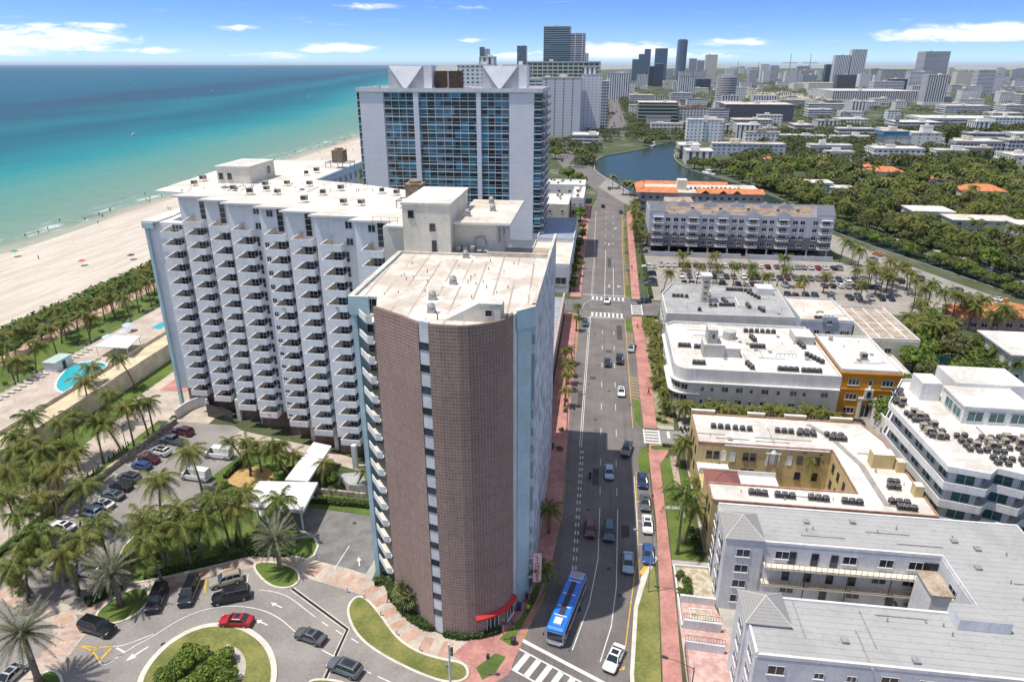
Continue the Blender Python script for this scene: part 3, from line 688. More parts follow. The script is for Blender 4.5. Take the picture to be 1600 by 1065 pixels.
# ---- worn asphalt of the car park and the drive
sheet('car_park', [(-93, 60), (-93, 124), (-78, 124), (-72, 120), (-58, 112), (-58, 96), (-40, 96), (-31, 98), (-26, 84), (-28, 40), (-110, 30), (-130, 55), (-130, 78), (-100, 78)], .014, M_ASPHL)
sheet('road', [(-60, 30), (-60, 60), (-30, 88), (-22, 74), (-16, 66), (-14.4, 60.8), (-3, 38)], .018, M_ASPHL)
COURT = pts((478, 792), (600, 808), (597, 862), (562, 915), (488, 884), (500, 846), (470, 826), (430, 800))
sheet('drive_court', COURT, .035, M_PAVER)
sheet('path', pts((600, 850), (603, 868), (578, 910), (566, 906)), .05, M_CONC)
# pavement bands
mb = MB(); P_ = pts((112, 958), (124, 942), (170, 926), (228, 908), (300, 892), (360, 878), (400, 868), (462, 868), (505, 878), (545, 888), (596, 905), (575, 932), (520, 915), (470, 900), (440, 888), (400, 886), (340, 898), (270, 912), (236, 924), (160, 950), (136, 962))
sheet('pavement', P_, .045, M_BEIGE)
sheet('pavement', pts((0, 905), (40, 930), (110, 945), (135, 990), (92, 1045), (60, 1068), (15, 1068), (60, 1030), (85, 1000), (82, 975), (40, 957), (0, 937)), .041, M_BEIGE)
def band(line, w, n, a=.5, name='paving_bands', m=M_PEACH, z=.056, phase=0.0):
    """alternating bands of coloured paving across a path"""
    mb = MB(); L = [Vector(q) for q in line]; seg = [(L[i+1]-L[i]).length for i in range(len(L)-1)]; T = sum(seg)
    def pos(s_):
        for i, q in enumerate(seg):
            if s_ <= q or i == len(seg)-1: d = (L[i+1]-L[i]).normalized(); return L[i]+d*s_, Vector((-d.y, d.x))
            s_ -= q
    for i in range(n):
        s0 = T*(i+phase)/n; s1 = min(T, s0+T*a/n); k = 3; prev = None
        for j in range(k+1):
            c_, nn = pos(s0+(s1-s0)*j/k); cur = (c_+nn*w/2, c_-nn*w/2)
            if prev: mb.quad([(*prev[1], z), (*cur[1], z), (*cur[0], z), (*prev[0], z)])
            prev = cur
    return struct(name, mb, m)
band(pts((85, 975), (170, 938), (250, 913), (340, 889), (400, 878), (470, 884), (520, 898)), 2.0, 9)
band(pts((520, 899), (583, 920)), 3.0, 4, .55, phase=.3)
band(pts((118, 975), (100, 1005), (72, 1040)), 4.2, 6, .5); band(pts((10, 922), (45, 944), (85, 952)), 3.0, 4, .5)
mb = MB(); 
for l in (smooth_poly(pts((92, 972), (94, 990), (84, 1012), (56, 1042)), 2, False), pts((132, 992), (88, 1042)), smooth_poly(pts((20, 925), (50, 940), (95, 947)), 1, False)): ribbon(mb, l, .35, .062)
struct('paving_edge', mb, M_CONC)
P2 = pts((566, 912), (590, 905), (622, 935), (650, 975), (700, 995), (770, 1000), (735, 1042), (690, 1028), (650, 1018), (612, 992), (590, 955), (572, 935))
sheet('pavement', P2, .06, M_BEIGE)
band(pts((576, 918), (602, 945), (620, 975), (655, 1004), (720, 1020)), 2.6, 7, .5, z=.068)
# kerbed islands of grass
def island(poly, it=2, h=.16, kw=.35, m=M_GRASS, lab=None):
    poly = smooth_poly(poly, it); mb = MB(); mb.prism(poly, 0.0, h-.03, 0, 1); ribbon(mb, poly+[poly[0]], kw, h, 0)
    ribbon(mb, poly+[poly[0]], kw, 0.0, 0, 0, h-.001)
    return struct('lawn', mb, [M_KERB, m])
island(pts((196, 912), (178, 868), (235, 815), (330, 792), (400, 792), (418, 822), (468, 826), (500, 846), (487, 876), (455, 868), (395, 868), (330, 886), (230, 908)), 1)
island(pts((146, 968), (160, 946), (215, 914), (236, 926), (228, 948), (200, 968), (170, 976)), 2)
island(pts((392, 884), (412, 876), (462, 886), (470, 906), (452, 920), (420, 916)), 2)
island(pts((60, 1075), (64, 1052), (85, 1046), (98, 1060), (98, 1090)), 2)
RB = smooth_poly(pts((214, 1075), (232, 1036), (268, 1000), (318, 976), (372, 976), (412, 1000), (430, 1035), (426, 1080), (400, 1130), (320, 1150), (230, 1130)), 3)
mb = MB(); mb.prism(RB, 0, .13, 0, 1); ribbon(mb, RB+[RB[0]], .75, .17, 0); ribbon(mb, RB+[RB[0]], .75, .0, 0, 0, .169); struct('roundabout', mb, [M_KERB, M_DRYGR])
mb = MB(); ribbon(mb, smooth_poly(pts((352, 1010), (372, 1020), (380, 1040), (374, 1062)), 2, False), 1.0, .14); struct('path', mb, M_CONC)
island(pts((548, 975), (542, 948), (558, 930), (574, 936), (596, 962), (618, 995), (650, 1018), (690, 1030), (728, 1036), (733, 1060), (700, 1068), (650, 1050), (600, 1025), (565, 1000)), 2, m=M_DRYGR)
island(pts((1250-700, 1068), (500, 1060), (478, 1066), (480, 1110), (560, 1110)), 2, m=M_DRYGR)
sheet('lawn', pts((470, 792), (512, 765), (592, 776), (592, 808), (545, 800)), .05, M_GRASS)
sheet('lawn', pts((598, 865), (606, 905), (588, 905), (580, 908)), .07, M_GRASS)
# garden in front of the slab
sheet('lawn', pts((330, 745), (385, 705), (500, 715), (470, 745), (440, 760), (430, 790), (370, 790)), .05, M_GRASS)
mb = MB(); a = at(392, 745); mb.prism([(a[0]+4.3*math.cos(R(q)), a[1]+3.6*math.sin(R(q))) for q in range(0, 360, 15)], 0, .08, 0, 0); struct('path', mb, mat('ochre_gravel', (.50, .32, .13), .95, .15, 1))
sheet('terrace', pts((345, 715), (375, 672), (500, 700), (600, 730), (596, 745), (500, 718), (390, 705)), .045, M_BEIGE)
mb = MB(); ribbon(mb, pts((275, 660), (170, 738), (90, 806)), .7, 0, 0, 0, 1.2); tag(mb.build('stone_wall', mat('rough_limestone', (.42, .37, .29), .95, .35, 1.2, bump=.6)), 'low rough limestone wall between the car park and the planted strip', 'wall')
mb = MB(); ribbon(mb, pts((478, 768), (592, 780)), .5, 0, 0, 0, 1.1); tag(mb.build('stone_wall', MATS['rough_limestone']), 'short limestone wall above the lawn beside the brick tower', 'wall')

# ---- the avenue
AV = [(-8.9, 66), (-7.6, 73), (-6.0, 80), (-5.0, 88), (-4.3, 99), (-4.6, 130), (-4.9, 165), (-5.0, 205), (-5.6, 280), (-5.5, 373), (-2.5, 410), (-2, 434), (-11, 471), (-30, 540), (-46.5, 630), (-49, 700), (-42, 740), (-28, 768), (-8, 820), (4, 870), (8, 1100), (5, 1850), (5, 2600),
      (26, 2600), (26, 1850), (27, 1140), (30, 870), (24, 800), (0, 745), (-22, 715), (-28, 690), (-26, 640), (-8, 545), (6, 480), (12, 430), (13.2, 405), (12.8, 375), (11.0, 280), (11.6, 235), (11.6, 140), (12.0, 128), (12.0, 92), (9.4, 86), (7.6, 80), (6.7, 68), (5.4, 50), (-3, 40), (-30, 30), (-60, 20), (-60, 42), (-30, 56), (-14.6, 61)]
sheet('avenue', AV, .024, M_ASPH)
sheet('side_road', [(11.5, 127.9), (11.5, 134.0), (19.5, 134.0), (60, 136), (60, 128.5), (19.5, 127.9)], .026, M_ASPHL)
sheet('side_road', [(11.5, 208), (11.5, 222), (60, 223.5), (60, 219), (21, 215), (19.5, 208)], .026, M_ASPH)
sheet('side_road', [(-4.6, 210), (-24, 209), (-24, 219), (-4.6, 222)], .026, M_ASPH)
sheet('road', pts((985, 330), (1010, 322), (1230, 350), (1290, 362), (1400, 408), (1500, 444), (1660, 500), (1660, 530), (1500, 478), (1420, 442), (1300, 392), (1240, 372)), .03, mat('pale_road', (.29, .27, .24), .9, .12, .2))
sheet('road', pts((950, 278), (985, 300), (1030, 325), (1012, 332), (975, 318), (935, 292)), .032, MATS['pale_road'])
mb = MB(); lb = pts((942, 277), (962, 291), (985, 303), (1005, 310)); ribbon(mb, lb, .5, 0, 0, 0, 1.0); tag(mb.build('bridge_parapet', M_CONC), 'pale concrete parapet along the lagoon beside the curving road', 'wall')
# left pavement and right pavement, real kerbs
sheet('pavement', pts((730, 1040), (690, 1078), (812, 1078), (818, 1032), (790, 1015)), .022, M_PINK)
LP = [(-8.9, 66), (-7.6, 73), (-6.0, 80), (-5.0, 88), (-4.3, 99), (-4.6, 130), (-4.9, 165), (-5.0, 206), (-8.2, 208), (-9.5, 206), (-9.5, 84), (-13, 74), (-17, 68), (-13.8, 66.3)]
slab('pavement', LP, 0, .14, M_KERB, M_PINK)
slab('pavement', [(-5.1, 224), (-5.6, 280), (-5.5, 373), (-5, 395), (-9.3, 395), (-9.3, 373), (-9.1, 280), (-8.9, 224)], 0, .14, M_KERB, M_PINK)
slab('lawn', [(-5.5, 88), (-6.6, 79.8), (-8.2, 74), (-9.3, 70.5), (-11.0, 71.5), (-8.5, 76), (-7.3, 82)], 0, .17, M_KERB, M_GRASS)
slab('lawn', [(-12.3, 64.6), (-10.7, 65.9), (-9.7, 68.6), (-11.2, 69.0), (-13.4, 66.3)], .0, .17, M_KERB, M_GRASS)
RP = [(10.6, 50), (10.9, 66), (11.6, 81.5), (12.3, 101), (12.2, 124), (12.6, 127.6), (16.6, 127.6), (16.2, 124.5), (14.3, 120), (14.1, 101), (13.9, 81.5), (13.4, 66), (13.2, 50)]
slab('pavement', RP, 0, .14, M_KERB, M_PINK)
slab('lawn', [(14.35, 99), (14.5, 122.5), (18.2, 122.5), (18.8, 101), (18.8, 91.5), (14.2, 91.5)], 0, .12, M_KERB, M_GRASS)
sheet('path', [(16.4, 123.4), (17.8, 123.4), (17.5, 103), (16.7, 103)], .125, mat('brick_path', (.42, .33, .28), .9, .25, 1.5))
sheet('path', [(14.1, 90.0), (19.8, 90.0), (19.8, 91.4), (14.1, 91.4)], .03, M_CONC)
sheet('path', [(14.2, 105.0), (19.6, 105.4), (19.6, 106.3), (14.2, 106.0)], .128, M_CONC)
slab('lawn', [(7.3, 50), (7.3, 68), (8.3, 80), (9.6, 86.5), (10.8, 90.5), (11.2, 90.6), (11.4, 81.5), (10.7, 66), (10.4, 50)], 0, .15, M_KERB, M_DRYGR)
for a_, b_ in ((6.9, 7.3),): slab('kerb', [(6.7, 50), (6.75, 68), (7.7, 80), (9.0, 86.5), (11.6, 91.8), (11.9, 91.2), (10.2, 87.5), (8.3, 80), (7.3, 68), (7.3, 50)], 0, .16, M_KERB, M_KERB)
slab('lawn', smooth_poly([(9.9, 116), (9.9, 122), (10.6, 125.6), (11.9, 126.8), (12.3, 124), (12.2, 116)], 2), 0, .16, M_KERB, M_GRASS)
slab('lawn', smooth_poly([(12.8, 125.0), (12.8, 127.2), (18, 127.2), (18, 126)], 1), 0, .165, M_KERB, M_GRASS)
slab('pavement', [(11.8, 134.4), (11.6, 150), (11.7, 190), (11.1, 204), (11.9, 206.4), (14.6, 206.4), (14.5, 205), (15, 167), (14.6, 136), (15, 134.4)], 0, .14, M_KERB, M_PINK)
slab('lawn', smooth_poly([(9.9, 137), (9.9, 147), (11.4, 149), (11.4, 136), (11.6, 134.6), (10.6, 135)], 1), 0, .16, M_KERB, M_GRASS)
slab('lawn', [(9.4, 193), (9.3, 203), (11.3, 205), (11.5, 193)], 0, .16, M_KERB, M_GRASS)
slab('lawn', [(14.8, 192), (14.6, 206.2), (18.5, 206.2), (18.0, 190)], 0, .16, M_KERB, M_GRASS)
slab('pavement', [(12.0, 224), (12.8, 280), (13.4, 330), (14.2, 372), (17.5, 380), (17.2, 372), (16, 330), (15.6, 280), (14.9, 224)], 0, .14, M_KERB, M_PINK)
slab('lawn', [(10.2, 226), (10.5, 240), (11.9, 240), (11.9, 224)], 0, .16, M_KERB, M_GRASS)
slab('pavement', [(14.6, 134.4), (14.9, 150), (15.0, 190), (18, 190), (18.3, 134.4)], 0, .10, M_KERB, M_CONC)
sheet('garden', [(14.5, 136), (14.8, 205), (19.6, 205), (18.5, 136)], .12, mat('garden_soil', (.32, .27, .18), .95, .3, .5, col2=(.10, .12, .04)))
sheet('yard', [(19.5, 82), (14.1, 82), (14.0, 50), (60, 50), (60, 60), (24, 61)], .03, mat('stained_pink_concrete', (.50, .37, .33), .9, .25, .3, col2=(.42, .24, .21), fine=1.2))
sheet('yard', [(20, 62), (20, 94), (60, 94), (60, 62)], .028, M_CONC)
sheet('yard', [(19.5, 94), (19.5, 143), (58, 143), (58, 94)], .022, M_CONC)
sheet('yard', [(14.2, 82), (14.2, 89.9), (19.8, 89.9), (19.8, 82)], .05, mat('pebble_garden', (.50, .44, .34), .95, .3, 1.0, col2=(.28, .24, .16)))
sheet('yard', [(53, 140), (53, 145), (110, 150), (110, 120), (58, 120)], .032, M_ASPHL)
sheet('car_park', [(17.8, 224), (17.8, 282), (112, 282), (132, 232), (128, 218), (56, 220), (56, 223)], .034, mat('pale_car_park', (.32, .29, .255), .9, .13, .12, col2=(.25, .225, .20)))
sheet('car_park', [(19, 282), (19, 318), (95, 318), (95, 282)], .036, M_ASPH)

# ---- markings (thin paint on the avenue)
mk = MB()
def line(x, y0, y1, w=.12, m=0, x1=None): 
    x1 = x if x1 is None else x1; mk.quad([(x-w/2, y0, .032), (x+w/2, y0, .032), (x1+w/2, y1, .032), (x1-w/2, y1, .032)], m)
def pline(l, w=.14, m=0, z=.032): ribbon(mk, l, w, z, m)
pline([(-1.5, 124.5), (-1.5, 165), (-1.4, 205)], .13); pline([(-1.9, 124.5), (-1.9, 165), (-1.85, 205)], .13)
y = 87.0
while y < 124:     # double row of short dashes beside the bus lane
    for dx in (-.24, .24): line(-1.35+dx, y, y+1.0, .2)
    y += 2.2
pline([(-.9, 67.5+3.5), (1.2, 80), (2.35, 90), (2.5, 104)], .14); pline([(2.9, 69.5), (4.4, 76), (5.2, 84), (5.7, 104)], .14)
pline([(6.0, 70), (7.2, 80), (8.5, 90.5)], .16, 1)
pline([(8.9, 91), (9.0, 115)], .13)
for y0 in (108, 118): line(2.5, y0, y0+2.6); line(5.6, y0, y0+2.6)
for y0 in range(130, 200, 12): line(2.45, y0, y0+3.1); line(5.75, y0, y0+3.1)
for y0 in range(300, 372, 14): line(2.9+(y0-300)*.006, y0, y0+3.5, .16); line(6.3+(y0-300)*.01, y0, y0+3.5, .16)
pline([(2.9, 226), (3.1, 290)], .16); pline([(5.9, 226), (6.2, 262)], .16)
y = 226.0
while y < 300:
    for dx in (-.22, .22): line(-1.5+dx, y, y+.9, .18)
    y += 2.0
pline([(-1.8, 300), (-2.3, 372)], .14)
pline([(8.8, 86), (9.4, 117)], .1, 1); pline([(9.4, 134), (9.3, 204)], .14, 1); pline([(9.7, 224), (10.4, 300), (11.8, 372)], .16, 1)
pline([(-4.1, 99), (-4.2, 112)], .1, 1); pline([(-4.75, 120), (-4.85, 204)], .12, 1); pline([(-8.5, 68.5), (-7.3, 74), (-5.75, 80), (-4.75, 88)], .12, 1)
for y0 in (94.6, 100.9, 106.7, 113.0): line(9.1, y0, y0+.12, .1); mk.quad([(8.95, y0, .033), (11.6, y0+.1, .033), (11.6, y0+.22, .033), (8.95, y0+.12, .033)])
y = 142.5
def hatch(y0, y1, xa, xb, st):
    y = y0
    while y < y1: mk.quad([(xa, y+1.0, .033), (xb, y, .033), (xb, y+.28, .033), (xa, y+1.28, .033)], 1); y += st
hatch(148, 160.5, 9.5, 11.4, 1.7); hatch(176, 192, 9.4, 11.3, 2.0)
for a, b2 in ((240, 256), (262, 282), (290, 306), (314, 330), (338, 352)): hatch(a, b2, 10.3+(a-240)*.012, 12.2+(a-240)*.014, 2.2); pline([(10.2+(a-240)*.012, a), (12.1+(a-240)*.014, a)], .2, 1); pline([(10.2+(b2-240)*.012, b2), (12.1+(b2-240)*.014, b2)], .2, 1)
# crossings
def zebra_x(xa, xb, ya, yb, n, skew=0.0, w=.6, edge=True):
    for i in range(n):
        x = xa+(xb-xa)*(i+.5)/n; ys = (x-xa)*skew; mk.quad([(x-w/2, ya+ys, .034), (x+w/2, ya+ys, .034), (x+w/2, yb+ys, .034), (x-w/2, yb+ys, .034)])
    if edge:
        for yy in (ya, yb): mk.quad([(xa, yy-.1, .036), (xb, yy-.1+(xb-xa)*skew, .036), (xb, yy+.14+(xb-xa)*skew, .036), (xa, yy+.14, .036)])
zebra_x(-1.6, 9.0, 205.2, 209.0, 8, -.04); zebra_x(-1.8, 9.8, 221.8, 225.2, 8, -.03, .6)
mk.quad([(-4.6, 227.0, .034), (10, 226.6, .034), (10, 227.0, .034), (-4.6, 227.4, .034)])
mk.quad([(-4.2, 204.0, .034), (9, 203.7, .034), (9, 203.95, .034), (-4.2, 204.25, .034)])
for i in range(5): yy = 128.1+i*1.25; mk.quad([(11.9, yy, .034), (14.9, yy, .034), (14.9, yy+.55, .034), (11.9, yy+.55, .034)])
for xx in (11.7, 14.9): line(xx, 127.9, 134, .28)
line(16.9, 130.6, 133.6, .6)
for i in range(5): yy = 209+i*1.9; mk.quad([(11.8, yy, .034), (14.9, yy, .034), (14.9, yy+.7, .034), (11.8, yy+.7, .034)])
for xx in (11.7, 15.0): line(xx, 208.2, 218.5, .3)
pline([(-1.6, 214.6), (6.2, 213.8)], .14); pline([(-4.6, 211), (-3.5, 218.5)], .12); pline([(-3.3, 218.5), (-1.6, 221.7)], .12); pline([(-4.4, 210.2), (-2.6, 209)], .12)
# near crossing at the corner, skewed
A, B = Vector((-8.0, 71.6)), Vector((6.6, 64.2)); d = (B-A).normalized(); nn = Vector((-d.y, d.x))
def skewbar(o0, o1, s0, s1, m=0): mk.quad([(*(A+d*s0+nn*o0), .035), (*(A+d*s1+nn*o0), .035), (*(A+d*s1+nn*o1), .035), (*(A+d*s0+nn*o1), .035)], m)
L_ = (B-A).length
skewbar(.0, .55, -.2, L_+1); skewbar(-1.35, -1.1, -.9, L_); skewbar(-4.7, -4.45, -1.5, L_)
for i in range(7): skewbar(-4.5, -1.3, 1.6+i*1.75, 2.4+i*1.75)
for xx, yy in ((5.7, 71.3), (5.3, 68.4)): mk.quad([(xx, yy, .036), (xx+.75, yy+.2, .036), (xx+.9, yy+.75, .036), (xx+.15, yy+.55, .036)], 1)
mk.quad([(8.7, 87.6, .037), (9.3, 87.2, .037), (11.3, 90.6, .037), (10.6, 91.0, .037)], 1)
def arrow(x, y, rot, s=1.0, bent=0):
    k = MB(); z = 0.036
    k.quad([(-.12*s, -1.4*s, z), (.12*s, -1.4*s, z), (.12*s, .3*s, z), (-.12*s, .3*s, z)]); k.quad([(-.5*s, .3*s, z), (.5*s, .3*s, z), (0, 1.4*s, z)])
    if bent: k.quad([(.12*s, -.5*s, z), (.7*s*bent, -.1*s, z), (.7*s*bent, .2*s, z), (.12*s, -.2*s, z)][::bent]); k.quad([(.6*s*bent, -.4*s, z), (1.2*s*bent, 0, z), (.6*s*bent, .5*s, z)][::bent])
    mk.add(k, (x, y, 0), rot)
arrow(4.5, 238, math.pi, 1.1); arrow(7.7, 238, math.pi, 1.1, -1); arrow(4.5, 300, math.pi, 1.2); arrow(7.6, 332, math.pi, 1.2, -1)
a = at(497+66, 869); 
struct('road_marking', mk, [M_PAINT, M_YPAINT])
mk = MB()
pline(smooth_poly(pts((212, 1008), (234, 997), (290, 961), (346, 945), (402, 949), (436, 964), (462, 987)), 3, False), .14, z=.05)
pline(smooth_poly(pts((404, 921), (430, 924), (452, 932), (475, 950), (493, 964)), 2, False), .13, z=.05)
for a, b2 in (((503, 971), (513, 978)), ((525, 984), (535, 991)), ((549, 997), (560, 1004)), ((503, 1015), (522, 1025)), ((556, 1040), (580, 1052)), ((590, 1056), (620, 1070))): pline(pts(a, b2), .16, z=.05)
pline(pts((377, 895), (388, 897), (386, 912)), .12, z=.05); pline(pts((322, 905), (320, 926)), .3, 1, .05); pline(pts((262, 917), (318, 904)), .2, 1, .05)
pline(pts((523, 888), (546, 852)), .14, z=.05)
pline(smooth_poly(pts((122, 1009), (136, 1012), (148, 1020), (156, 1034)), 2, False), .2, 1, .05); pline(pts((122, 1008), (150, 1011), (176, 1010)), .2, 1, .05); pline(pts((142, 1018), (154, 1011)), .25, 1, .05); pline(pts((156, 1031), (176, 1010)), .3, 1, .05); pline(smooth_poly(pts((156, 1034), (160, 1040), (174, 1034), (190, 1022), (212, 1008)), 2, False), .16, 0, .05); pline(pts((176, 1010), (192, 1008), (212, 1001), (240, 990)), .14, 0, .05); pline(pts((182, 1012), (194, 1018), (186, 1026)), .3, 0, .05)
for (ax, ay), (bx, by), s in (((443, 950), (421, 940), .8), ((418, 976), (400, 968), .8), ((562, 888), (560, 866), .8), ((228, 1012), (200, 1030), 1.1)):
    p0, p1 = Vector(at(ax, ay)), Vector(at(bx, by)); q = p1-p0; arrow((p0.x+p1.x)/2, (p0.y+p1.y)/2, math.atan2(q.y, q.x)-math.pi/2, s)
for i, (cx0, cy0) in enumerate(((60, 1),)): pass
for x0 in range(6): pass
struct('road_marking', mk, [M_PAINT, M_YPAINT])
mb = MB(); ribbon(mb, pts((456, 919), (543, 983), (506, 1064)), .34, .052); struct('road_channel', mb, mat('drain_grate', (.012, .012, .012), .8, 0))
mb = MB(); ribbon(mb, pts((456, 919), (543, 983), (506, 1064)), .16, .048, 0, .3); ribbon(mb, pts((456, 919), (543, 983), (506, 1064)), .16, .048, 0, -.3); struct('road_channel', mb, M_KERB)
# parking bay lines in the hotel car park
mk = MB()
for i in range(11): y0 = 86+i*3.4; pline([(-92, y0), (-86.8, y0-1.2)], .12, z=.04)
struct('road_marking', mk, [M_PAINT, M_YPAINT])
# drain covers and repairs
mb = MB()
for (a, b2) in ((554, 817), (255, 1006), (985, 632), (920, 600), (968, 930)): 
    q = at(a, b2); mb.prism([(q[0]+.35*math.cos(R(k)), q[1]+.35*math.sin(R(k))) for k in range(0, 360, 40)], .03, .045)
struct('drain_cover', mb, M_DARK)

# ---- raised pool terrace
mb = MB(); mb.prism([(-135.5, 40), (-135.5, 260), (-120, 260), (-120, 40)], 0, 3.5, 0, 1); struct('pool_terrace', mb, [M_CREAM, M_BEIGE])
mb = MB(); mb.prism([(-119.6, 40), (-119.6, 176), (-113.2, 176), (-113.2, 40)], 0, 3.45, 0, 1); struct('terrace', mb, [mat('cream_wall', (.60, .54, .42), .9, .15, .4), mat('cream_deck', (.60, .50, .34), .9, .13, .3)])
# ================================================================ BUILDINGS: shared pieces
WIN = {}
def win_mesh(w, h, style='cross', glassm=None, framem=None, sill=True):
    glassm = glassm or M_GLASS; framem = framem or M_FRAME; key = (w, h, style, glassm.name, framem.name, sill)
    if key in WIN: return WIN[key]
    b = MB(); b.box(-w/2, -.03, 0, w/2, .05, h, 1)
    t = .06
    for x in (-w/2, w/2-t): b.box(x, -.08, 0, x+t, -.02, h, 0)
    for z in (0, h-t): b.box(-w/2+t, -.078, z, w/2-t, -.02, z+t, 0)
    nv = {'cross': 1, 'four': 3, 'pair': 1, 'plain': 0, 'strip': 0, 'triple': 2}[style]
    for i in range(nv): x = -w/2+w*(i+1)/(nv+1); b.box(x-.03, -.075, t, x+.03, -.02, h-t, 0)
    nh = {'cross': 1, 'four': 1, 'strip': 3}.get(style, 0)
    for i in range(nh): z = h*(i+1)/(nh+1) if style != 'four' else h*.45; b.box(-w/2+t, -.07, z-.03, w/2-t, -.02, z+.03, 0)
    if sill: b.box(-w/2-.08, -.14, -.09, w/2+.08, 0, -.005, 0)
    WIN[key] = b.mesh('window', [framem, glassm]); return WIN[key]
FACE = {'S': 0.0, 'W': -math.pi/2, 'E': math.pi/2, 'N': math.pi}
def window(root, me, x, y, z, face='S', name='window'):
    return place(name, me, root, (x, y, z), FACE[face] if isinstance(face, str) else face)
AC = {}
def ac_mesh(k=0):
    if k in AC: return AC[k]
    b = MB()
    if k == 0:    # round topped condenser
        b.box(-.42, -.42, .12, .42, .42, .95, 0); b.cyl(0, 0, .95, 1.0, .38, .36, 10, 1); b.cyl(0, 0, 1.0, 1.03, .12, .12, 6, 0)
        for s in (-1, 1): b.box(-.4, s*.43-.01, .2, .4, s*.43+.01, .88, 1); b.box(s*.43-.01, -.4, .2, s*.43+.01, .4, .88, 1)
        b.box(-.5, -.5, 0, .5, .5, .1, 2)
    elif k == 1:  # roof exhaust fan on a kerb
        b.box(-.45, -.45, 0, .45, .45, .5, 2); b.cyl(0, 0, .5, .85, .42, .52, 12, 0); b.cyl(0, 0, .85, 1.15, .5, .3, 12, 0); b.cyl(0, 0, 1.15, 1.25, .3, .1, 8, 0)
    elif k == 2:  # small box fan on legs
        for s in (-1, 1):
            for q in (-1, 1): b.cyl(s*.5, q*.5, 0, .5, .04, .04, 4, 0)
        b.box(-.6, -.55, .5, .6, .55, 1.35, 0); b.box(-.45, -.57, .6, .45, -.56, 1.25, 1); b.box(-1.0, -.9, 0, 1.0, -.8, .12, 2)
    AC[k] = b.mesh('air_conditioner', [[mat('condenser_grey', (.30, .30, .29), .6, .2, 2), M_METAL, mat('vent_tan', (.36, .31, .25), .7, .2, 2)][k], M_DARK, M_CONC]); return AC[k]
def ac(root, x, y, z, k=0, rot=0.0, sc=1.0): return place('air_conditioner' if k != 1 else 'roof_vent', ac_mesh(k), root, (x, y, z), rot, sc)
def ac_row(root, x, y, z, n, dx, dy, k=0, sc=1.0):
    for i in range(n): ac(root, x+dx*i, y+dy*i, z, k, rnd.uniform(-.08, .08), sc)
def shell(root, poly, z0, z1, wallm, roofm, par=.5, pw=.3, capm=None, name='wall'):
    """walls with a parapet, and a roof deck inside them"""
    b = MB(); b.prism(poly, z0, z1-.001, 0, 0); 
    if par: ribbon(b, offset(poly, -pw/2)+[offset(poly, -pw/2)[0]], pw, z1-.0005, 1, 0, par)
    b.build(name, [wallm, capm or wallm], root)
    r = MB(); inner = offset(poly, -(pw+.01) if par else .25)
    if par: r.prism(inner, z1, z1+.06)
    else: r.prism(inner, z1, z1+.3)
    r.build('roof', roofm, root)
def offset(poly, d):
    """grow (d > 0) or shrink a polygon"""
    n = len(poly); A = sum(poly[i][0]*poly[(i+1) % n][1]-poly[(i+1) % n][0]*poly[i][1] for i in range(n)); s = 1 if A > 0 else -1; out = []
    for i in range(n):
        a, b, c = Vector(poly[i-1]), Vector(poly[i]), Vector(poly[(i+1) % n])
        d1 = (b-a).normalized(); d2 = (c-b).normalized(); n1 = Vector((d1.y, -d1.x))*s; n2 = Vector((d2.y, -d2.x))*s
        k = (n1+n2); q = k.length_squared
        k = k*(2/q) if q > 1e-6 else n1
        if k.length > 3: k = k.normalized()*3
        out.append((b.x+k.x*d, b.y+k.y*d))
    return out
def rect(x0, y0, x1, y1): return [(x0, y0), (x1, y0), (x1, y1), (x0, y1)]

# ================================================================ THE BRICK CONDOMINIUM TOWER
m, t, p = custom('pierced_clay_blocks')
uv = t.new('ShaderNodeUVMap'); u = t.xyz(uv.outputs[0]); geo = t.new('ShaderNodeNewGeometry')
def cellf(v, s): return t.m('FRACT', t.m('DIVIDE', v, s))
fu = cellf(u[0], .42); fv = cellf(u[1], .44)
hu = t.m('SUBTRACT', 1.0, t.m('MULTIPLY', t.m('ABSOLUTE', t.m('SUBTRACT', fu, .5)), 2)); hv = t.m('SUBTRACT', 1.0, t.m('MULTIPLY', t.m('ABSOLUTE', t.m('SUBTRACT', fv, .5)), 2))
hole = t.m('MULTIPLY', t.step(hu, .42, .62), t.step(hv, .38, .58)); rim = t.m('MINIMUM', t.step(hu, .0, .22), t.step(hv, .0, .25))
iu = t.m('FLOOR', t.m('DIVIDE', u[0], .42)); iv = t.m('FLOOR', t.m('DIVIDE', u[1], .44))
wn = t.new('ShaderNodeTexWhiteNoise', noise_dimensions='2D'); t.link(t.vec(iu, iv, 0), wn.inputs[0])
big = t.noise(geo.outputs['Position'], .12, 4, .6)
c = t.mix(wn.outputs[0], (.43, .305, .255), (.34, .235, .195)); c = t.mix(t.m('MULTIPLY', t.step(big, .4, .65), .35), c, (.29, .18, .155))
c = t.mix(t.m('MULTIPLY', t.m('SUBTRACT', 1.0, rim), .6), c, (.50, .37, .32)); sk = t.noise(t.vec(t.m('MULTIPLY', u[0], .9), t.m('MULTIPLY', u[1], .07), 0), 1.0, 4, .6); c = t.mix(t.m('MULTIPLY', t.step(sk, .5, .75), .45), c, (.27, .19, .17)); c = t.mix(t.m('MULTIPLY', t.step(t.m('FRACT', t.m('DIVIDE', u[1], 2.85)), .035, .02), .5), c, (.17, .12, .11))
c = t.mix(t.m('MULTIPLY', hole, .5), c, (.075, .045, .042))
t.link(c, p.inputs['Base Color']); p.inputs['Roughness'].default_value = .85
b = t.new('ShaderNodeBump'); b.inputs['Strength'].default_value = .8; b.inputs['Distance'].default_value = .12
t.link(t.m('SUBTRACT', rim, t.m('MULTIPLY', hole, 1.0)), b.inputs['Height']); t.link(b.outputs[0], p.inputs['Normal'])
ZR = 45.8
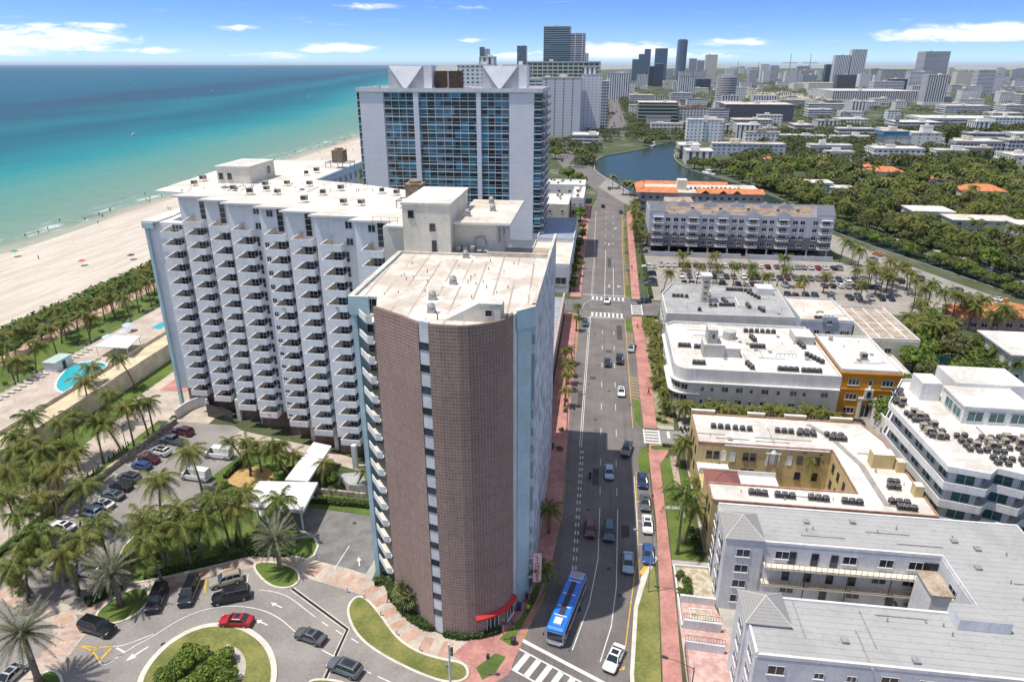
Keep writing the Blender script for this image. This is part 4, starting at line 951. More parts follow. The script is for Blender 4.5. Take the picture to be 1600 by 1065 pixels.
CUR = [at(a, b2, ZR+.5) for a, b2 in ((582.8, 479.2), (603, 486), (623.3, 492.7), (638, 499), (652.6, 504.5), (668.4, 507), (685, 508.6), (702, 509.4), (716, 510), (731, 509.6), (748, 507.8), (765, 505), (777, 502.6), (787.7, 499.5), (796, 495), (802.3, 489.4))]
tower = thing('brick_tower', 'tall curved tower of brown pierced brick with a flat cream roof at the street corner', 'tower', (0, 0, 0))
def curved(name, lst, z0, z1, m, off=0.0, cap=.35):
    me = bpy.data.meshes.new(name); v = []; f = []; uvs = []; s = 0.0
    L = offset_line(lst, off); K = offset_line(lst, off-cap); n = len(L)
    for q in L: v += [(q[0], q[1], z0), (q[0], q[1], z1)]
    for q in K: v += [(q[0], q[1], z0), (q[0], q[1], z1)]
    S = [0.0]
    for i in range(n-1): S.append(S[-1]+(Vector(L[i+1])-Vector(L[i])).length)
    for i in range(n-1):
        f.append((2*i, 2*i+2, 2*i+3, 2*i+1)); uvs += [(S[i], z0), (S[i+1], z0), (S[i+1], z1), (S[i], z1)]
        a = 2*n+2*i; f.append((2*i+1, 2*i+3, a+3, a+1)); uvs += [(.22, .18)]*4
        f.append((a+2, a, a+1, a+3)); uvs += [(.22, .18)]*4
    for i in (0, n-1):
        a = 2*n+2*i; q = (2*i, 2*i+1, a+1, a) if i == 0 else (2*i+1, 2*i, a, a+1); f.append(q); uvs += [(.22, .18)]*4
    me.from_pydata(v, [], f); lay = me.uv_layers.new(name='UVMap')
    for i, q in enumerate(uvs): lay.data[i].uv = q
    me.materials.append(m); return place(name, me, tower)
def offset_line(L, d):
    out = []
    for i in range(len(L)):
        a = Vector(L[max(i-1, 0)]); b = Vector(L[min(i+1, len(L)-1)]); q = (b-a).normalized(); n = Vector((q.y, -q.x)); out.append((L[i][0]+n.x*d, L[i][1]+n.y*d))
    return out
curved('brick_wall', CUR[:5], 0, ZR+.55, m); curved('brick_wall', CUR[5:], 0, ZR+.55, m)
mid = curved('stair_wall', CUR[4:6], 0, ZR+.75, M_BLUEWHITE, -.08)
a, c_ = Vector(CUR[4]), Vector(CUR[5]); mdir = (c_-a).normalized(); mrot = math.atan2(mdir.y, mdir.x); mc = (a+c_)/2-Vector((mdir.y, -mdir.x))*.08
sw = win_mesh((c_-a).length-.1, .95, 'plain', sill=False, framem=M_DFRAME)
for i in range(16):
    z = 43.0-2.85*i
    if z > 1: place('window', sw, tower, (mc.x, mc.y, z), mrot)
core = MB(); inner = offset_line(CUR, -.4)
poly = inner+[(-9.5, 79.6), (-7.5, 80.6), (-7.5, 119.4), (-17.5, 119.4), (-17.5, 104.3), (-31.75, 104.3), (-31.75, 81.6), (-29.2, 81.6)]
core.prism([q for q in inner]+[(-8.0, 82), (-8.0, 104.2), (-31.2, 104.2), (-31.2, 83), (-28.4, 83)], 0, ZR-.35, 0, 0); core.build('wall', M_BLUEWHITE, tower)
rf = MB(); rf.prism([q for q in inner]+[(-9.2, 79.2), (-7.9, 80.9), (-7.9, 103.9), (-31.3, 103.9), (-31.3, 82.0), (-28.4, 82.0)], ZR-.34, ZR)
rm, t, p = custom('cream_roll_roof'); geo = t.new('ShaderNodeNewGeometry'); Q = t.xyz(geo.outputs['Position'])
n1 = t.noise(geo.outputs['Position'], .16, 5, .62, .4); n2 = t.noise(geo.outputs['Position'], 1.1, 4, .7)
c = t.mix(t.step(n1, .42, .60), (.62, .585, .52), (.47, .41, .34)); c = t.mix(t.m('MULTIPLY', t.step(n2, .50, .68), .5), c, (.36, .30, .245)); 
st = t.m('FRACT', t.m('DIVIDE', t.m('ADD', Q[0], t.m('MULTIPLY', Q[1], .06)), 2.4)); ln = t.step(t.m('ABSOLUTE', t.m('SUBTRACT', st, .5)), .07, .03)
c = t.mix(t.m('MULTIPLY', ln, t.step(t.noise(t.vec(t.m('MULTIPLY', Q[0], .4), t.m('MULTIPLY', Q[1], .09), 2), 1.0, 3), .38, .50)), c, (.34, .28, .24))
t.link(c, p.inputs['Base Color']); p.inputs['Roughness'].default_value = .85
rf.build('roof', rm, tower)
ed = MB()   # parapets and fascias
ed.box(-32.0, 81.3, ZR-2.2, -31.3, 104.3, ZR+.35, 1, top=0); ed.box(-31.3, 103.9, ZR, -17.5, 104.3, ZR+.35, 0); ed.box(-17.5, 103.9, ZR-.3, -7.9, 104.3, ZR+.7, 0)
ed.box(-7.9, 80.6, ZR-.3, -7.45, 119.6, ZR+.35, 1, top=0); ed.prism([(-9.75, 79.2), (-9.5, 77.9), (-7.42, 79.9), (-7.42, 81.2), (-9.3, 80.6)], ZR-2.3, ZR+.35, 1, 0)
ed.box(-31.99, 80.9, ZR-2.2, -29.3, 81.4, ZR+.34, 1, top=0); ed.build('parapet', [M_ROOFC, M_TEAL], tower)
bl = MB(); bl.box(-31.9, 81.45, 0, -31.25, 104.2, ZR-2.21, 0); bl.box(-31.25, 82.6, 0, -28.1, 83.1, ZR-2.2, 0); bl.prism([(-9.62, 79.3), (-9.40, 78.3), (-7.9, 80.2), (-7.9, 82), (-9.3, 81)], 0, ZR-2.31, 0, 0); bl.build('blue_wall', M_TEAL, tower)
m, t, p = custom('patterned_side_wall'); geo = t.new('ShaderNodeNewGeometry'); Q = t.xyz(geo.outputs['Position'])
col = t.m('FLOOR', t.m('DIVIDE', Q[1], .75)); ph = t.m('MULTIPLY', t.m('MODULO', col, 2.0), 1.2)
row = t.m('FLOOR', t.m('DIVIDE', t.m('ADD', Q[2], ph), 1.35)); wn = t.new('ShaderNodeTexWhiteNoise', noise_dimensions='2D'); t.link(t.vec(col, row, 0), wn.inputs[0])
t.link(t.mix(t.step(wn.outputs[0], .55, .60), (.56, .60, .64), (.30, .33, .38)), p.inputs['Base Color']); p.inputs['Roughness'].default_value = .8
sdw = MB(); sdw.box(-7.88, 80.9, 0, -7.5, 119.4, ZR-.31); sdw.box(-17.5, 104.3, 0, -7.88, 119.4, 43.4); sdw.build('side_wall', m, tower)
tr = MB(); tr.box(-17.4, 104.35, 43.4, -11.6, 119.2, 43.45, 0); tr.box(-11.6, 104.35, 43.4, -7.95, 119.2, 43.6, 1); tr.build('roof_terrace', [mat('dark_terrace', (.20, .19, .18), .9, .3, .3, col2=(.36, .33, .30)), M_ROOFT], tower)
# balconies on the left edge
bp = [(-31.6, 82.4), (-28.9, 78.75), (-28.2, 78.75), (-28.2, 82.55)]
b = MB(); b.prism(bp, 0, .18, 0, 1, True); ribbon(b, [bp[0], bp[1], bp[2]], .13, .18, 0, -.07, 1.0)
bme = b.mesh('balcony', [M_WHITE, M_CREAM]); dm = win_mesh(1.9, 2.0, 'pair', sill=False)
for i in range(15):
    z = 43.2-2.85*i
    if z < 3: break
    o = place('balcony', bme, tower, (0, 0, z)); place('door', dm, o, (-29.4, 82.58, .2))
    if i == 1: s_ = MB(); s_.quad([(-30.7, 82.3, 2.6), (-28.8, 79.3, 2.6), (-28.2, 79.3, 2.6), (-28.2, 82.3, 2.6)]); s_.build('awning', mat('turquoise_awning', (.02, .42, .62), .7, 0), o)
hd = MB(); hp = [at(705, 509, ZR), at(735, 482, ZR+1.9), at(770, 482, ZR+1.9), at(768, 507, ZR)]
x0, x1, x2 = -15.7, -13.6, -11.0; yb, yf = 77.6, 74.2
hd.quad([(x0-2, yf+.3, ZR), (x1, yf+.3, ZR+2.3), (x2, yf+.3, ZR+2.3), (x2, yf+.3, ZR)]); hd.quad([(x2, yf+.3, ZR), (x2, yf+.3, ZR+2.3), (x2, yb, ZR+2.3), (x2, yb, ZR)])
hd.quad([(x0-2, yf+.3, ZR+.02), (x0-2, yb, ZR+.02), (x1, yb, ZR+2.32), (x1, yf+.3, ZR+2.32)][::-1], 1); hd.quad([(x1, yf+.3, ZR+2.32), (x1, yb, ZR+2.32), (x2+.2, yb, ZR+2.32), (x2+.2, yf+.2, ZR+2.32)][::-1], 1)
hd.quad([(x1, yf+.25, ZR+2.3), (x2+.2, yf+.25, ZR+2.3), (x2+.2, yf+.25, ZR+2.05), (x1, yf+.25, ZR+2.05)], 1); hd.build('roof_hatch', [M_CREAM, M_ROOFW], tower)
window(tower, win_mesh(.9, .9, 'plain', sill=False), -12.4, yf+.28, ZR+.7)
for (a, b2) in ((748-74, 488), (676, 468), (708, 444), (728, 403)):
    q = at(a, b2, ZR); ac(tower, q[0], q[1], ZR, 1, 0, 1.05); c0 = MB(); c0.cyl(q[0], q[1], ZR, ZR+.03, 1.5, 1.5, 14); c0.build('roof_patch', mat('white_roof_coating', (.8, .78, .74), .8, .06, 1), tower)
pp = MB()
for k in range(26):
    x, y = rnd.uniform(-29, -9.5), rnd.uniform(82, 101); pp.cyl(x, y, ZR, ZR+rnd.uniform(.2, .5), .06, .06, 5)
pp.tube([(-18.6, 74.6, ZR), (-18.6, 74.6, ZR+.7), (-18.9, 74.6, ZR+1.1)], .07, 5); pp.tube([(-18.6, 74.6, ZR+.7), (-18.2, 74.6, ZR+1.1)], .07, 5); pp.build('vent_pipe', M_DARK, tower)
# shop on the corner
fr = CUR[10:16]
for i, j, zt in ((10, 12, 3.1), (13, 15, 3.1)):
    a, c_ = Vector(CUR[i]), Vector(CUR[j]); d = (c_-a).normalized(); n = Vector((d.y, -d.x)); me = win_mesh(round((c_-a).length*.78, 2), 2.4, 'triple' if i == 10 else 'pair', sill=True, framem=M_FRAME); q = (a+c_)/2+n*.06
    f_ = place('shop_window', me, tower, (q.x, q.y, .6), math.atan2(d.y, d.x)); f_.scale = (1, 2.0, 1)
aw = MB(); L = offset_line(CUR[9:], .05); K = offset_line(CUR[9:], .6)
for i in range(len(L)-1):
    aw.quad([(*L[i], 3.75), (*K[i], 3.45), (*K[i+1], 3.45), (*L[i+1], 3.75)]); aw.quad([(*K[i], 3.45), (*K[i], 3.15+.08*(i % 2)), (*K[i+1], 3.15+.08*((i+1) % 2)), (*K[i+1], 3.45)])
aw.build('awning', M_RED, tower)
# the vertical liquor shop sign
sg = thing('shop_sign', 'vertical white sign with red letters LIQUORS on the brick tower corner', 'sign', (-6.6, 79.6, 3.6), R(8))
b = MB(); b.box(-.62, -.12, 0, .62, .12, 5.0, 0); b.box(-1.3, -.05, 4.2, -.62, .05, 4.35, 0); b.box(-1.3, -.05, .8, -.62, .05, .95, 0); b.build('panel', mat('pale_pink_sign', (.72, .55, .52), .6, .05), sg)
def letters(text, size, m, extrude=.01, bold=.012):
    cu = bpy.data.curves.new('letter', 'FONT'); cu.body = text; cu.size = size; cu.align_x = 'CENTER'; cu.extrude = extrude; cu.offset = bold
    o = bpy.data.objects.new('letter', cu); COL.objects.link(o); bpy.context.view_layer.update()
    me = bpy.data.meshes.new_from_object(o); me.materials.clear(); me.materials.append(m); bpy.data.objects.remove(o); return me
for i, ch in enumerate('LIQUORS'):
    o = place('letter', letters(ch, .82, M_RED), sg, (0, -.14, 4.28-i*.68)); o.rotation_euler = (R(90), 0, 0)

# ================================================================ THE LONG WHITE SLAB WITH BALCONIES
SB = thing('apartment_slab', 'long white apartment slab with stepped rows of balconies and a sawtooth cream roof edge', 'apartment building', (0, 0, 0))
T = [(-92.0, 129.5), (-85.3, 127.5), (-77.8, 124.2), (-71.7, 121.6), (-63.7, 118.7), (-57.2, 115.8), (-50.5, 112.8), (-42.1, 109.8), (-35.0, 106.6)]
ZS = 49.7
wl = [(a+.6, b2+1.3) for a, b2 in T]
front = [(-94.0, 131.2)]
for i in range(1, len(wl)): front += [(wl[i][0], wl[i-1][1]), (wl[i][0], wl[i][1])]
BACK = [(-30.0, 107.9), (-30.0, 136.5), (-41, 139.6), (-52.7, 145.6), (-65.4, 150), (-65.4, 182), (-88.0, 181), (-94.0, 163)]
b = MB()
M_SLAB = mat('slab_white_paint', (.76, .765, .775), .85, .06, .25, streak=.3); b.prism([(-94.0, 131.2)]+front[1:]+BACK, 4.9, 43.4, 0, 0)
f2 = [(wl[1][0], wl[0][1]+4.5)]+front[2:]
b.prism([(wl[1][0]-4.5, wl[0][1]+5), ]+f2+BACK[:-1]+[(-88.5, 170)], 43.41, ZS-.35, 0, 0)
b.build('wall', M_SLAB, SB)
b = MB()
tipz = []
for i, (x, y) in enumerate(T[1:-1]): nx = T[i+2]; tipz += [(x, y), (nx[0]+1.0, y-.15)]
b.prism([(-92.0, 132.5), (T[1][0]+1.2, 131.0)]+tipz+[(-34.6, 106.4), (-31.0, 106.4), (-31.0, 137), (-41, 140.2), (-52.7, 146.2), (-64.8, 150.5), (-64.6, 183), (-88.8, 182), (-94.3, 160)], ZS-.34, ZS, 0, 1)
b.prism([(-95.0, 130.4), (-91.5, 130.4), (-91.5, 136), (-95.0, 160)], 43.4, 43.75, 0, 1)
b.build('roof', [M_WHITE, mat('slab_roof_membrane', (.68, .655, .60), .8, .13, .12, col2=(.50, .455, .39), fine=.8)], SB)
b = MB(); b.box(-94.6, 130.5, 0, -94.0, 131.3, 43.4); b.box(-94.9, 130.2, 42.2, -92.4, 130.5, 43.39); b.build('blue_edge', M_TEAL, SB)
b = MB()   # lobby storey, set back under the flats
lw = [(-94, 133.2)]
for i in range(2, len(wl)): lw += [(wl[i][0]-.5, wl[i-1][1]+1.8), (wl[i][0]-.5, wl[i][1]+1.8)]
b.prism([(-94, 133.4)]+lw[1:]+[(-31, 109), (-31, 136), (-88, 150)], 0, 4.89, 0, 0); b.build('lobby_wall', mat('brown_stone_cladding', (.20, .135, .115), .8, .2, .5), SB)
cm = MB(); cm.box(-.45, -.45, 0, .45, .45, 5.2); cme = cm.mesh('column', M_WHITE)
for a, b2 in ((549, 742), (405, 670), (437, 672), (484, 697), (521, 712), (367, 664)): q = at(a, b2); place('column', cme, SB, (q[0], q[1]+2.6, 0))
bm_ = MB(); W_, D_ = 3.9, 2.25
bm_.prism([(0, -D_), (W_, -D_), (W_, 0), (1.4, 0)], 0, .2, 0, 1, True); bm_.box(0.02, -D_, .2, W_, -D_+.12, 1.3, 0); bm_.box(W_-.12, -D_+.12, .2, W_, 0, 1.3, 0)
A0, A1, A2, A3 = (0, -D_), (1.4, 0), (1.58, 0), (.2, -D_+.12)   # raking side screen rising towards the wall
bm_.quad([(*A3, .2), (*A2, .2), (*A2, 2.35), (*A3, 1.3)], 1); bm_.quad([(*A1, 0), (*A0, 0), (*A0, 1.3), (*A1, 2.35)]); bm_.quad([(*A0, 1.3), (*A3, 1.3), (*A2, 2.35), (*A1, 2.35)])
bme2 = bm_.mesh('balcony', [M_SLAB, mat('balcony_floor_tile', (.70, .60, .48), .8, .2, 1.5)])
w4 = win_mesh(3.0, 1.95, 'four', sill=False); w4b = win_mesh(3.0, 1.95, 'four', sill=False, glassm=glass('greenish_glass', (.05, .09, .09))); wsm = win_mesh(.9, 1.1, 'pair'); wst = win_mesh(1.25, 4.3, 'strip', sill=False)
CHAIR = MB(); CHAIR.box(-.3, -.3, .1, .3, .3, .45); CHAIR.box(-.3, .22, .45, .3, .3, .95)
for dx in (.9,): CHAIR.cyl(dx, 0, 0, .6, .04, .04, 5, 1); CHAIR.cyl(dx, 0, .6, .64, .4, .4, 8, 1)
chm = [CHAIR.mesh('balcony_seating', [mat('cloth_'+n, c, .9, .1), M_DARK]) for n, c in (('dark', (.04, .04, .05)), ('white', (.7, .7, .7)), ('brown', (.2, .1, .05)), ('blue', (.05, .12, .3)), ('red', (.35, .05, .04)))]
for k in range(8):
    x0 = T[k][0]+2.05; y0 = wl[k][1]
    n = 14 if k == 0 else 15
    for i in range(n):
        z = (43.5 if k else 40.7)-2.79*i-.05*0
        if k == 7 and i > 4: break
        o = place('balcony', bme2, SB, (x0, y0, z))
        if i > 0 or k == 0: 
            wnd = place('window', w4b if rnd.random() < .18 else w4, SB, (x0+3.0, y0-.02, z+.42))
            if k == 4: place('window', wsm, SB, (x0-.7, y0-.02, z+1.0))
        if rnd.random() < .75: place('balcony_seating', rnd.choice(chm), o, (rnd.uniform(1, 1.9), rnd.uniform(-1.3, -.7), .2), rnd.uniform(0, 6))
for k in (1, 2, 4, 5, 7): place('window', wst, SB, (wl[k+1][0]-2.5, wl[k][1]-.02, ZS-4.85))
place('window', wst, SB, (wl[1][0]+.72, wl[0][1]+4.45, ZS-4.85))
w2 = win_mesh(1.3, 1.3, 'pair')
for k, dx, z in ((3, 5.9, 47.4), (3, 6.0, 44.5), (4, 2.0, 47.6), (6, 6.2, 47.2), (6, 6.2, 44.2), (7, 3.0, 47.4), (8, -1, 30)): 
    if k < 8: place('window', w2, SB, (wl[k][0]+dx, wl[k][1]-.02, z))
# stair tower and set-back flat beside the brick tower
b = MB(); b.box(-31.0, 104.35, ZR-1, -23.3, 119, 53.6, 0); b.box(-31.2, 104.2, 53.6, -23.1, 119.2, 53.95, 0, top=1); b.box(-35.2, 107.0, 40, -31.0, 119, ZS-.36, 0); b.build('stair_tower', [M_CREAM, M_ROOFW], SB)
b = MB(); b.box(-23.3, 107.3, 43, -16.4, 124.5, 50.4, 0); b.build('penthouse', M_CREAM, SB)
b = MB(); b.prism([(-23.3, 105.8), (-13.9, 105.6), (-14.0, 125.5), (-23.3, 125.5)], 50.4, 50.75, 0, 1, True); b.build('eave_roof', [M_WHITE, M_ROOFC], SB)
for x, y, z, s in ((-29.6, 104.33, 51.6, .9), (-26.2, 104.33, 49.6, .9), (-26.0, 104.33, 46.3, .75)): place('window', win_mesh(s, 1.1 if z > 47 else 1.7, 'plain', framem=M_DFRAME), SB, (x, y, z))
for y in (110.5, 116, 121): window(SB, win_mesh(1.8, 2.6, 'cross'), -16.38, y, 46.6, 'E')
b = MB(); b.box(-83.8, 143, ZS, -76.2, 155, 53.2, 0); b.box(-84.0, 142.8, 53.2, -76.0, 155.2, 53.45, 0, top=1); b.build('penthouse', [M_CREAM, M_ROOFW], SB)
for x in (-82.9, -80.9): place('window', win_mesh(.9, 1.2, 'plain', framem=M_DFRAME), SB, (x, 142.98, ZS+1.0))
window(SB, win_mesh(1.2, 1.4, 'plain', framem=M_DFRAME), -76.18, 152, ZS+1.2, 'E')
b = MB(); b.box(-65.4+.01, 150.2, 36, -65.3, 181.8, ZS-1.6, 0); b.box(-64.75, 150, ZS-1.6, -64.5, 183, ZS-.1, 1); b.build('rear_wing_wall', [M_BLUEWHITE, M_TEAL], SB)
for z in (46, 43, 40):
    for i in range(8): window(SB, win_mesh(1.2, 1.5, 'pair'), -65.25, 153+i*3.7, z, 'E')
for a, b2 in ((304, 284), (318, 277), (365, 292), (391, 298), (417, 293), (434, 298), (449, 284), (484, 285), (476, 310), (505, 299), (533, 292), (537, 314), (565, 315), (479, 268), (495, 264), (597, 296), (620, 299), (415, 286)):
    q = at(a, b2+6, ZS); ac(SB, q[0], q[1], ZS, 2, rnd.uniform(-.4, .4), rnd.uniform(.8, 1.0))
for a, b2 in ((726, 318), (770, 330), (731, 338), (768, 318)): q = at(a, b2, 50.7); ac(SB, q[0], q[1], 50.75, 1)
def cooling(root, x, y, z, s=1.0):
    o = thing  # cooling tower on a steel frame: a part of the building's roof
    b = MB()
    for dx in (-3.2, 0, 3.2):
        for dy in (-1.6, 1.6): b.cyl(x+dx, y+dy, z, z+1.3, .1, .1, 5)
    for dy in (-1.6, 1.6): b.box(x-3.4, y+dy-.12, z+1.3, x+3.4, y+dy+.12, z+1.5)
    for dx in (-3.2, -1, 1, 3.2): b.box(x+dx-.1, y-1.48, z+1.3, x+dx+.1, y+1.48, z+1.45)
    f = b.build('steel_frame', M_METAL, root)
    b = MB(); b.box(x-1.5, y-1.3, z+1.5, x+1.5, y+1.3, z+4.3); b.box(x-1.6, y-1.4, z+2.4, x+1.6, y+1.4, z+2.5); b.box(x-1.6, y-1.4, z+4.3, x+1.6, y+1.4, z+4.4); b.cyl(x, y, z+4.4, z+4.9, 1.1, 1.1, 14)
    for q in range(6): b.box(x-1.55, y-1.35, z+2.6+q*.28, x+1.55, y+1.35, z+2.66+q*.28)
    b.build('cooling_tower', M_TANMET, root)
q = at(532, 262, ZS); cooling(SB, q[0], q[1], ZS); q = at(622, 312, 50); cooling(SB, -33.5, 122, ZS)
b = MB(); b.box(-38.5, 108.2, ZS, -34.6, 108.24, ZS+1.0); 
b = MB()
for x in (-37.0, -35.6, -34.2, -32.8): b.cyl(x, 107.6, ZS, ZS+1.1, .04, .04, 5)
for z in (.55, 1.1): b.tube([(-37, 107.6, ZS+z), (-32.8, 107.6, ZS+z)], .035, 5)
b.build('railing', mat('rust_paint', (.35, .17, .08), .8, .1), SB)
b = MB()   # roof plant between tower and penthouse
for i in range(5): b.box(-22.6+i*1.1, 105.2, ZR, -21.9+i*1.1, 106.3, ZR+rnd.uniform(.5, 1.2))
b.tube([(-19.8, 107, ZR), (-19.8, 107, ZR+2.2), (-18.4, 107, ZR+2.4), (-18.0, 107, ZR+1.2)], .13, 6); b.build('roof_plant', M_METAL, SB)
bp_ = MB()
for k in range(40): x = rnd.uniform(-86, -40); y = 131+(-x-86)*-.36+rnd.uniform(-14, -2)+14; bp_.cyl(x, y-3, ZS, ZS+.45, .08, .08, 5)
bp_.build('vent_pipe', M_METAL, SB)
# entrance canopy and covered walkway
cn = thing('entrance_canopy', 'white flat entrance canopy with covered walkway in front of the balcony slab', 'canopy')
b = MB(); b.prism([at(*q, 4.6) for q in ((404, 752), (497, 754), (474, 798), (378, 792))], 4.2, 4.75, 0, 0, True); b.prism([at(*q, 4.4) for q in ((490, 690), (518, 696), (481, 751.5), (445, 749))], 3.9, 4.4, 0, 0, True); b.build('roof', M_WHITE, cn)
b = MB()
for q in ((420, 800), (470, 832), (486, 790), (400, 815)): w_ = at(*q); b.cyl(w_[0], w_[1]+1.0, 0, 4.2, .2, .2, 8)
b.build('column', M_WHITE, cn)
# low service block, loading wall
sv = thing('service_block', 'low grey service enclosure between the slab and the brick tower', 'annex'); q = [at(*k, 2.4) for k in ((528, 740), (560, 737), (592, 742), (592, 760), (545, 757))]
b = MB(); b.prism(q, 0, 2.4, 0, 1); b.build('wall', [M_CONC, M_ROOFG], sv)
dr = thing('entry_wall', 'curved pale entry wall with dark glass doors at the left foot of the slab', 'wall')
b = MB(); ribbon(b, smooth_poly(pts((276, 655), (296, 640), (322, 632), (327, 640)), 2, False), .35, 0, 0, 0, 2.4); b.build('wall', M_WHITE, dr)
b = MB(); q0, q1 = at(322, 652), at(362, 663); ribbon(b, [q0, q1], .1, 0.0, 0, .6, 3.2); b.build('glass_door', M_GLASS, dr)

# ================================================================ THE GLASS TOWER BEHIND
GT = thing('glass_tower', 'wide blue glass condominium tower with white side panels and two triangular roof wings', 'tower')
Y0, ZG = 270.0, 64.6
b = MB(); b.box(-94.4, Y0+.6, 0, -23.9, Y0+30, ZG-.4); b.box(-94.4, Y0, 8, -85.0, Y0+.6, ZG-.4); b.box(-36.0, Y0, 8, -26.7, Y0+.6, ZG-.4); b.box(-73.1, Y0-.3, 8, -71.1, Y0+.6, ZG-.4); b.box(-48.6, Y0-.3, 8, -46.9, Y0+.6, ZG-.4)
gm, t, p = custom('scored_white_panel'); geo = t.new('ShaderNodeNewGeometry'); Q = t.xyz(geo.outputs['Position'])
st = t.m('FRACT', t.m('DIVIDE', Q[2], 2.95)); ln = t.step(st, .06, .03)
c = t.mix(t.m('MULTIPLY', ln, .35), (.70, .70, .73), (.40, .40, .43)); c = t.mix(t.m('MULTIPLY', t.step(t.noise(geo.outputs['Position'], .3, 4), .45, .7), .25), c, (.54, .54, .58)); t.link(c, p.inputs['Base Color']); p.inputs['Roughness'].default_value = .85
b.build('wall', gm, GT)
b = MB(); b.prism([(-95.6, Y0-.5), (-23.4, Y0-.5), (-23.0, Y0+30.4), (-95.6, Y0+30.4)], ZG-.4, ZG+.1, 0, 1); ribbon(b, [(-95.4, Y0-.3), (-23.6, Y0-.3), (-23.3, Y0+30.2), (-95.4, Y0+30.2), (-95.4, Y0-.3)], .3, ZG+.1, 0, 0, .9); b.build('roof', [M_BLUEWHITE, M_ROOFW], GT)
def glazing(w, bays, rail=True, dark=()):
    """one storey of glass between two slab edges, bays divided by white posts"""
    k = MB(); h = 2.95; k.box(0, -.12, 2.62, w, .2, h, 0)
    for i in range(bays):
        xa, xb = w*i/bays, w*(i+1)/bays; rec = .12 if (i in dark) else .02
        k.quad([(xa+.06, rec, .02), (xb-.06, rec, .02), (xb-.06, rec, 2.62), (xa+.06, rec, 2.62)], 1)
        k.box(xa-.06, -.1, 0, xa+.06, .15, 2.62, 0)
        k.box(xa+.06, -.06, .95, xb-.06, -.02, 1.03, 0)
        for q in (.33, .66): k.box(xa+(xb-xa)*q-.02, -.04, .02, xa+(xb-xa)*q+.02, .02, 2.62, 2)
        if i in dark: k.quad([(xa+.06, -.05, .1), (xb-.06, -.05, .1), (xb-.06, -.05, .95), (xa+.06, -.05, .95)], 3)
    return k
def tg(nm, c): return glass(nm, c, .1, .85, (2.6, 2.6, 2.95))
gmats = [M_FRAME, M_TGLASS, M_DFRAME, mat('rail_glass', (.16, .19, .24), .3, .2, .2)]
secs = [(-84.7, 11.6, 4, (0,)), (-71.1, 22.5, 7, (2, 3)), (-46.9, 10.7, 4, (3,)), (-26.6, 3.0, 1, ()), (-95.5, 1.1, 1, ())]
gms = [glazing(w_, n_, True, dk).mesh('window', gmats) for _, w_, n_, dk in secs]
for i in range(18):
    z = ZG-.4-2.95*(i+1)
    for (x, w_, n_, dk), me in zip(secs, gms): place('window', me, GT, (x, Y0+(.2 if w_ > 5 else .05), z))
b = MB()   # right flank: stacked balconies seen edge on
for i in range(19):
    z = ZG-.4-2.95*(i+1); b.box(-23.9, Y0+.3, z, -22.3-.5*(i % 2)*0, Y0+29.6, z+.25, 0); b.box(-22.4, Y0+1, z+.25, -22.34, Y0+29, z+1.2, 1)
    b.box(-23.6, Y0+6, z+.3, -22.6, Y0+6.2, z+2.9, 0); b.box(-23.6, Y0+16, z+.3, -22.6, Y0+16.2, z+2.9, 0)
b.box(-23.88, Y0+.6, 8, -23.8, Y0+29.5, ZG-.5, 2); b.build('side_balconies', [M_FRAME, gmats[3], M_TGLASS], GT)
for xa in (-83.4, -46.8):   # roof wings: a triangle of pale metal leaning over each lift house
    b = MB(); y0 = Y0+2.0; zt = 73.4
    b.box(xa, y0+1.5, ZG, xa+14, y0+9, zt-.3, 1)
    b.quad([(xa+.2, y0+1.4, zt), (xa+6.9, y0-.6, ZG+.2), (xa+13.6, y0+1.4, zt)], 0); b.quad([(xa+.2, y0+1.4, zt), (xa+13.6, y0+1.4, zt), (xa+13.6, y0+9, zt), (xa+.2, y0+9, zt)], 0)
    b.quad([(xa+.2, y0+1.45, zt), (xa+6.9, y0-.55, ZG+.2), (xa+6.9, y0+1.5, ZG+.2)], 0); b.quad([(xa+13.6, y0+1.45, zt), (xa+6.9, y0-.55, ZG+.2), (xa+6.9, y0+1.5, ZG+.2)][::-1], 0)
    b.box(xa+14, y0+1.5, ZG, xa+17.0, y0+9, zt+.1, 0); b.build('roof_wing', [M_SLAB, mat('grey_cladding', (.50, .51, .54), .7, .1, .4)], GT)
b = MB(); b.box(-65.5, Y0+6, ZG+.5, -55.5, Y0+11, ZG+7.0, 0); b.box(-60.8, Y0+5.9, ZG, -60.2, Y0+6, ZG+7, 1); b.box(-66, Y0+5, ZG, -50, Y0+12, ZG+.6, 1)
for i in range(12): b.box(-66+i*1.3, Y0+3.5, ZG, -65.3+i*1.3, Y0+4.3, ZG+rnd.uniform(.6, 1.4), 1)
b.build('roof_plant', [mat('brown_louvre', (.09, .055, .035), .8, .3, 1), M_METAL], GT)
# ================================================================ RIGHT SIDE OF THE AVENUE
# ---- grey roofed walk-up around a court
GB = thing('courtyard_building', 'white walk-up block around a narrow court with grey roofs and two little grey hipped towers', 'apartment building')
H = 12.2
b = MB(); PU = [(19.9, 61.3), (62, 61.3), (62, 90.3), (19.9, 90.3), (19.9, 81.7), (48.2, 81.7), (48.2, 70.9), (19.9, 70.9)]
b.prism(PU, 0, H-.3, 0, 0); b.build('wall', M_BLUEWHITE, GB)
gr, t, p = custom('grey_roll_roof'); geo = t.new('ShaderNodeNewGeometry'); Q = t.xyz(geo.outputs['Position'])
n1 = t.noise(geo.outputs['Position'], .25, 4, .6); n2 = t.noise(geo.outputs['Position'], 1.6, 4, .7)
c = t.mix(n1, (.31, .31, .305), (.40, .40, .39)); st = t.m('FRACT', t.m('DIVIDE', Q[1], 1.0)); ln = t.step(t.m('ABSOLUTE', t.m('SUBTRACT', st, .5)), .08, .03)
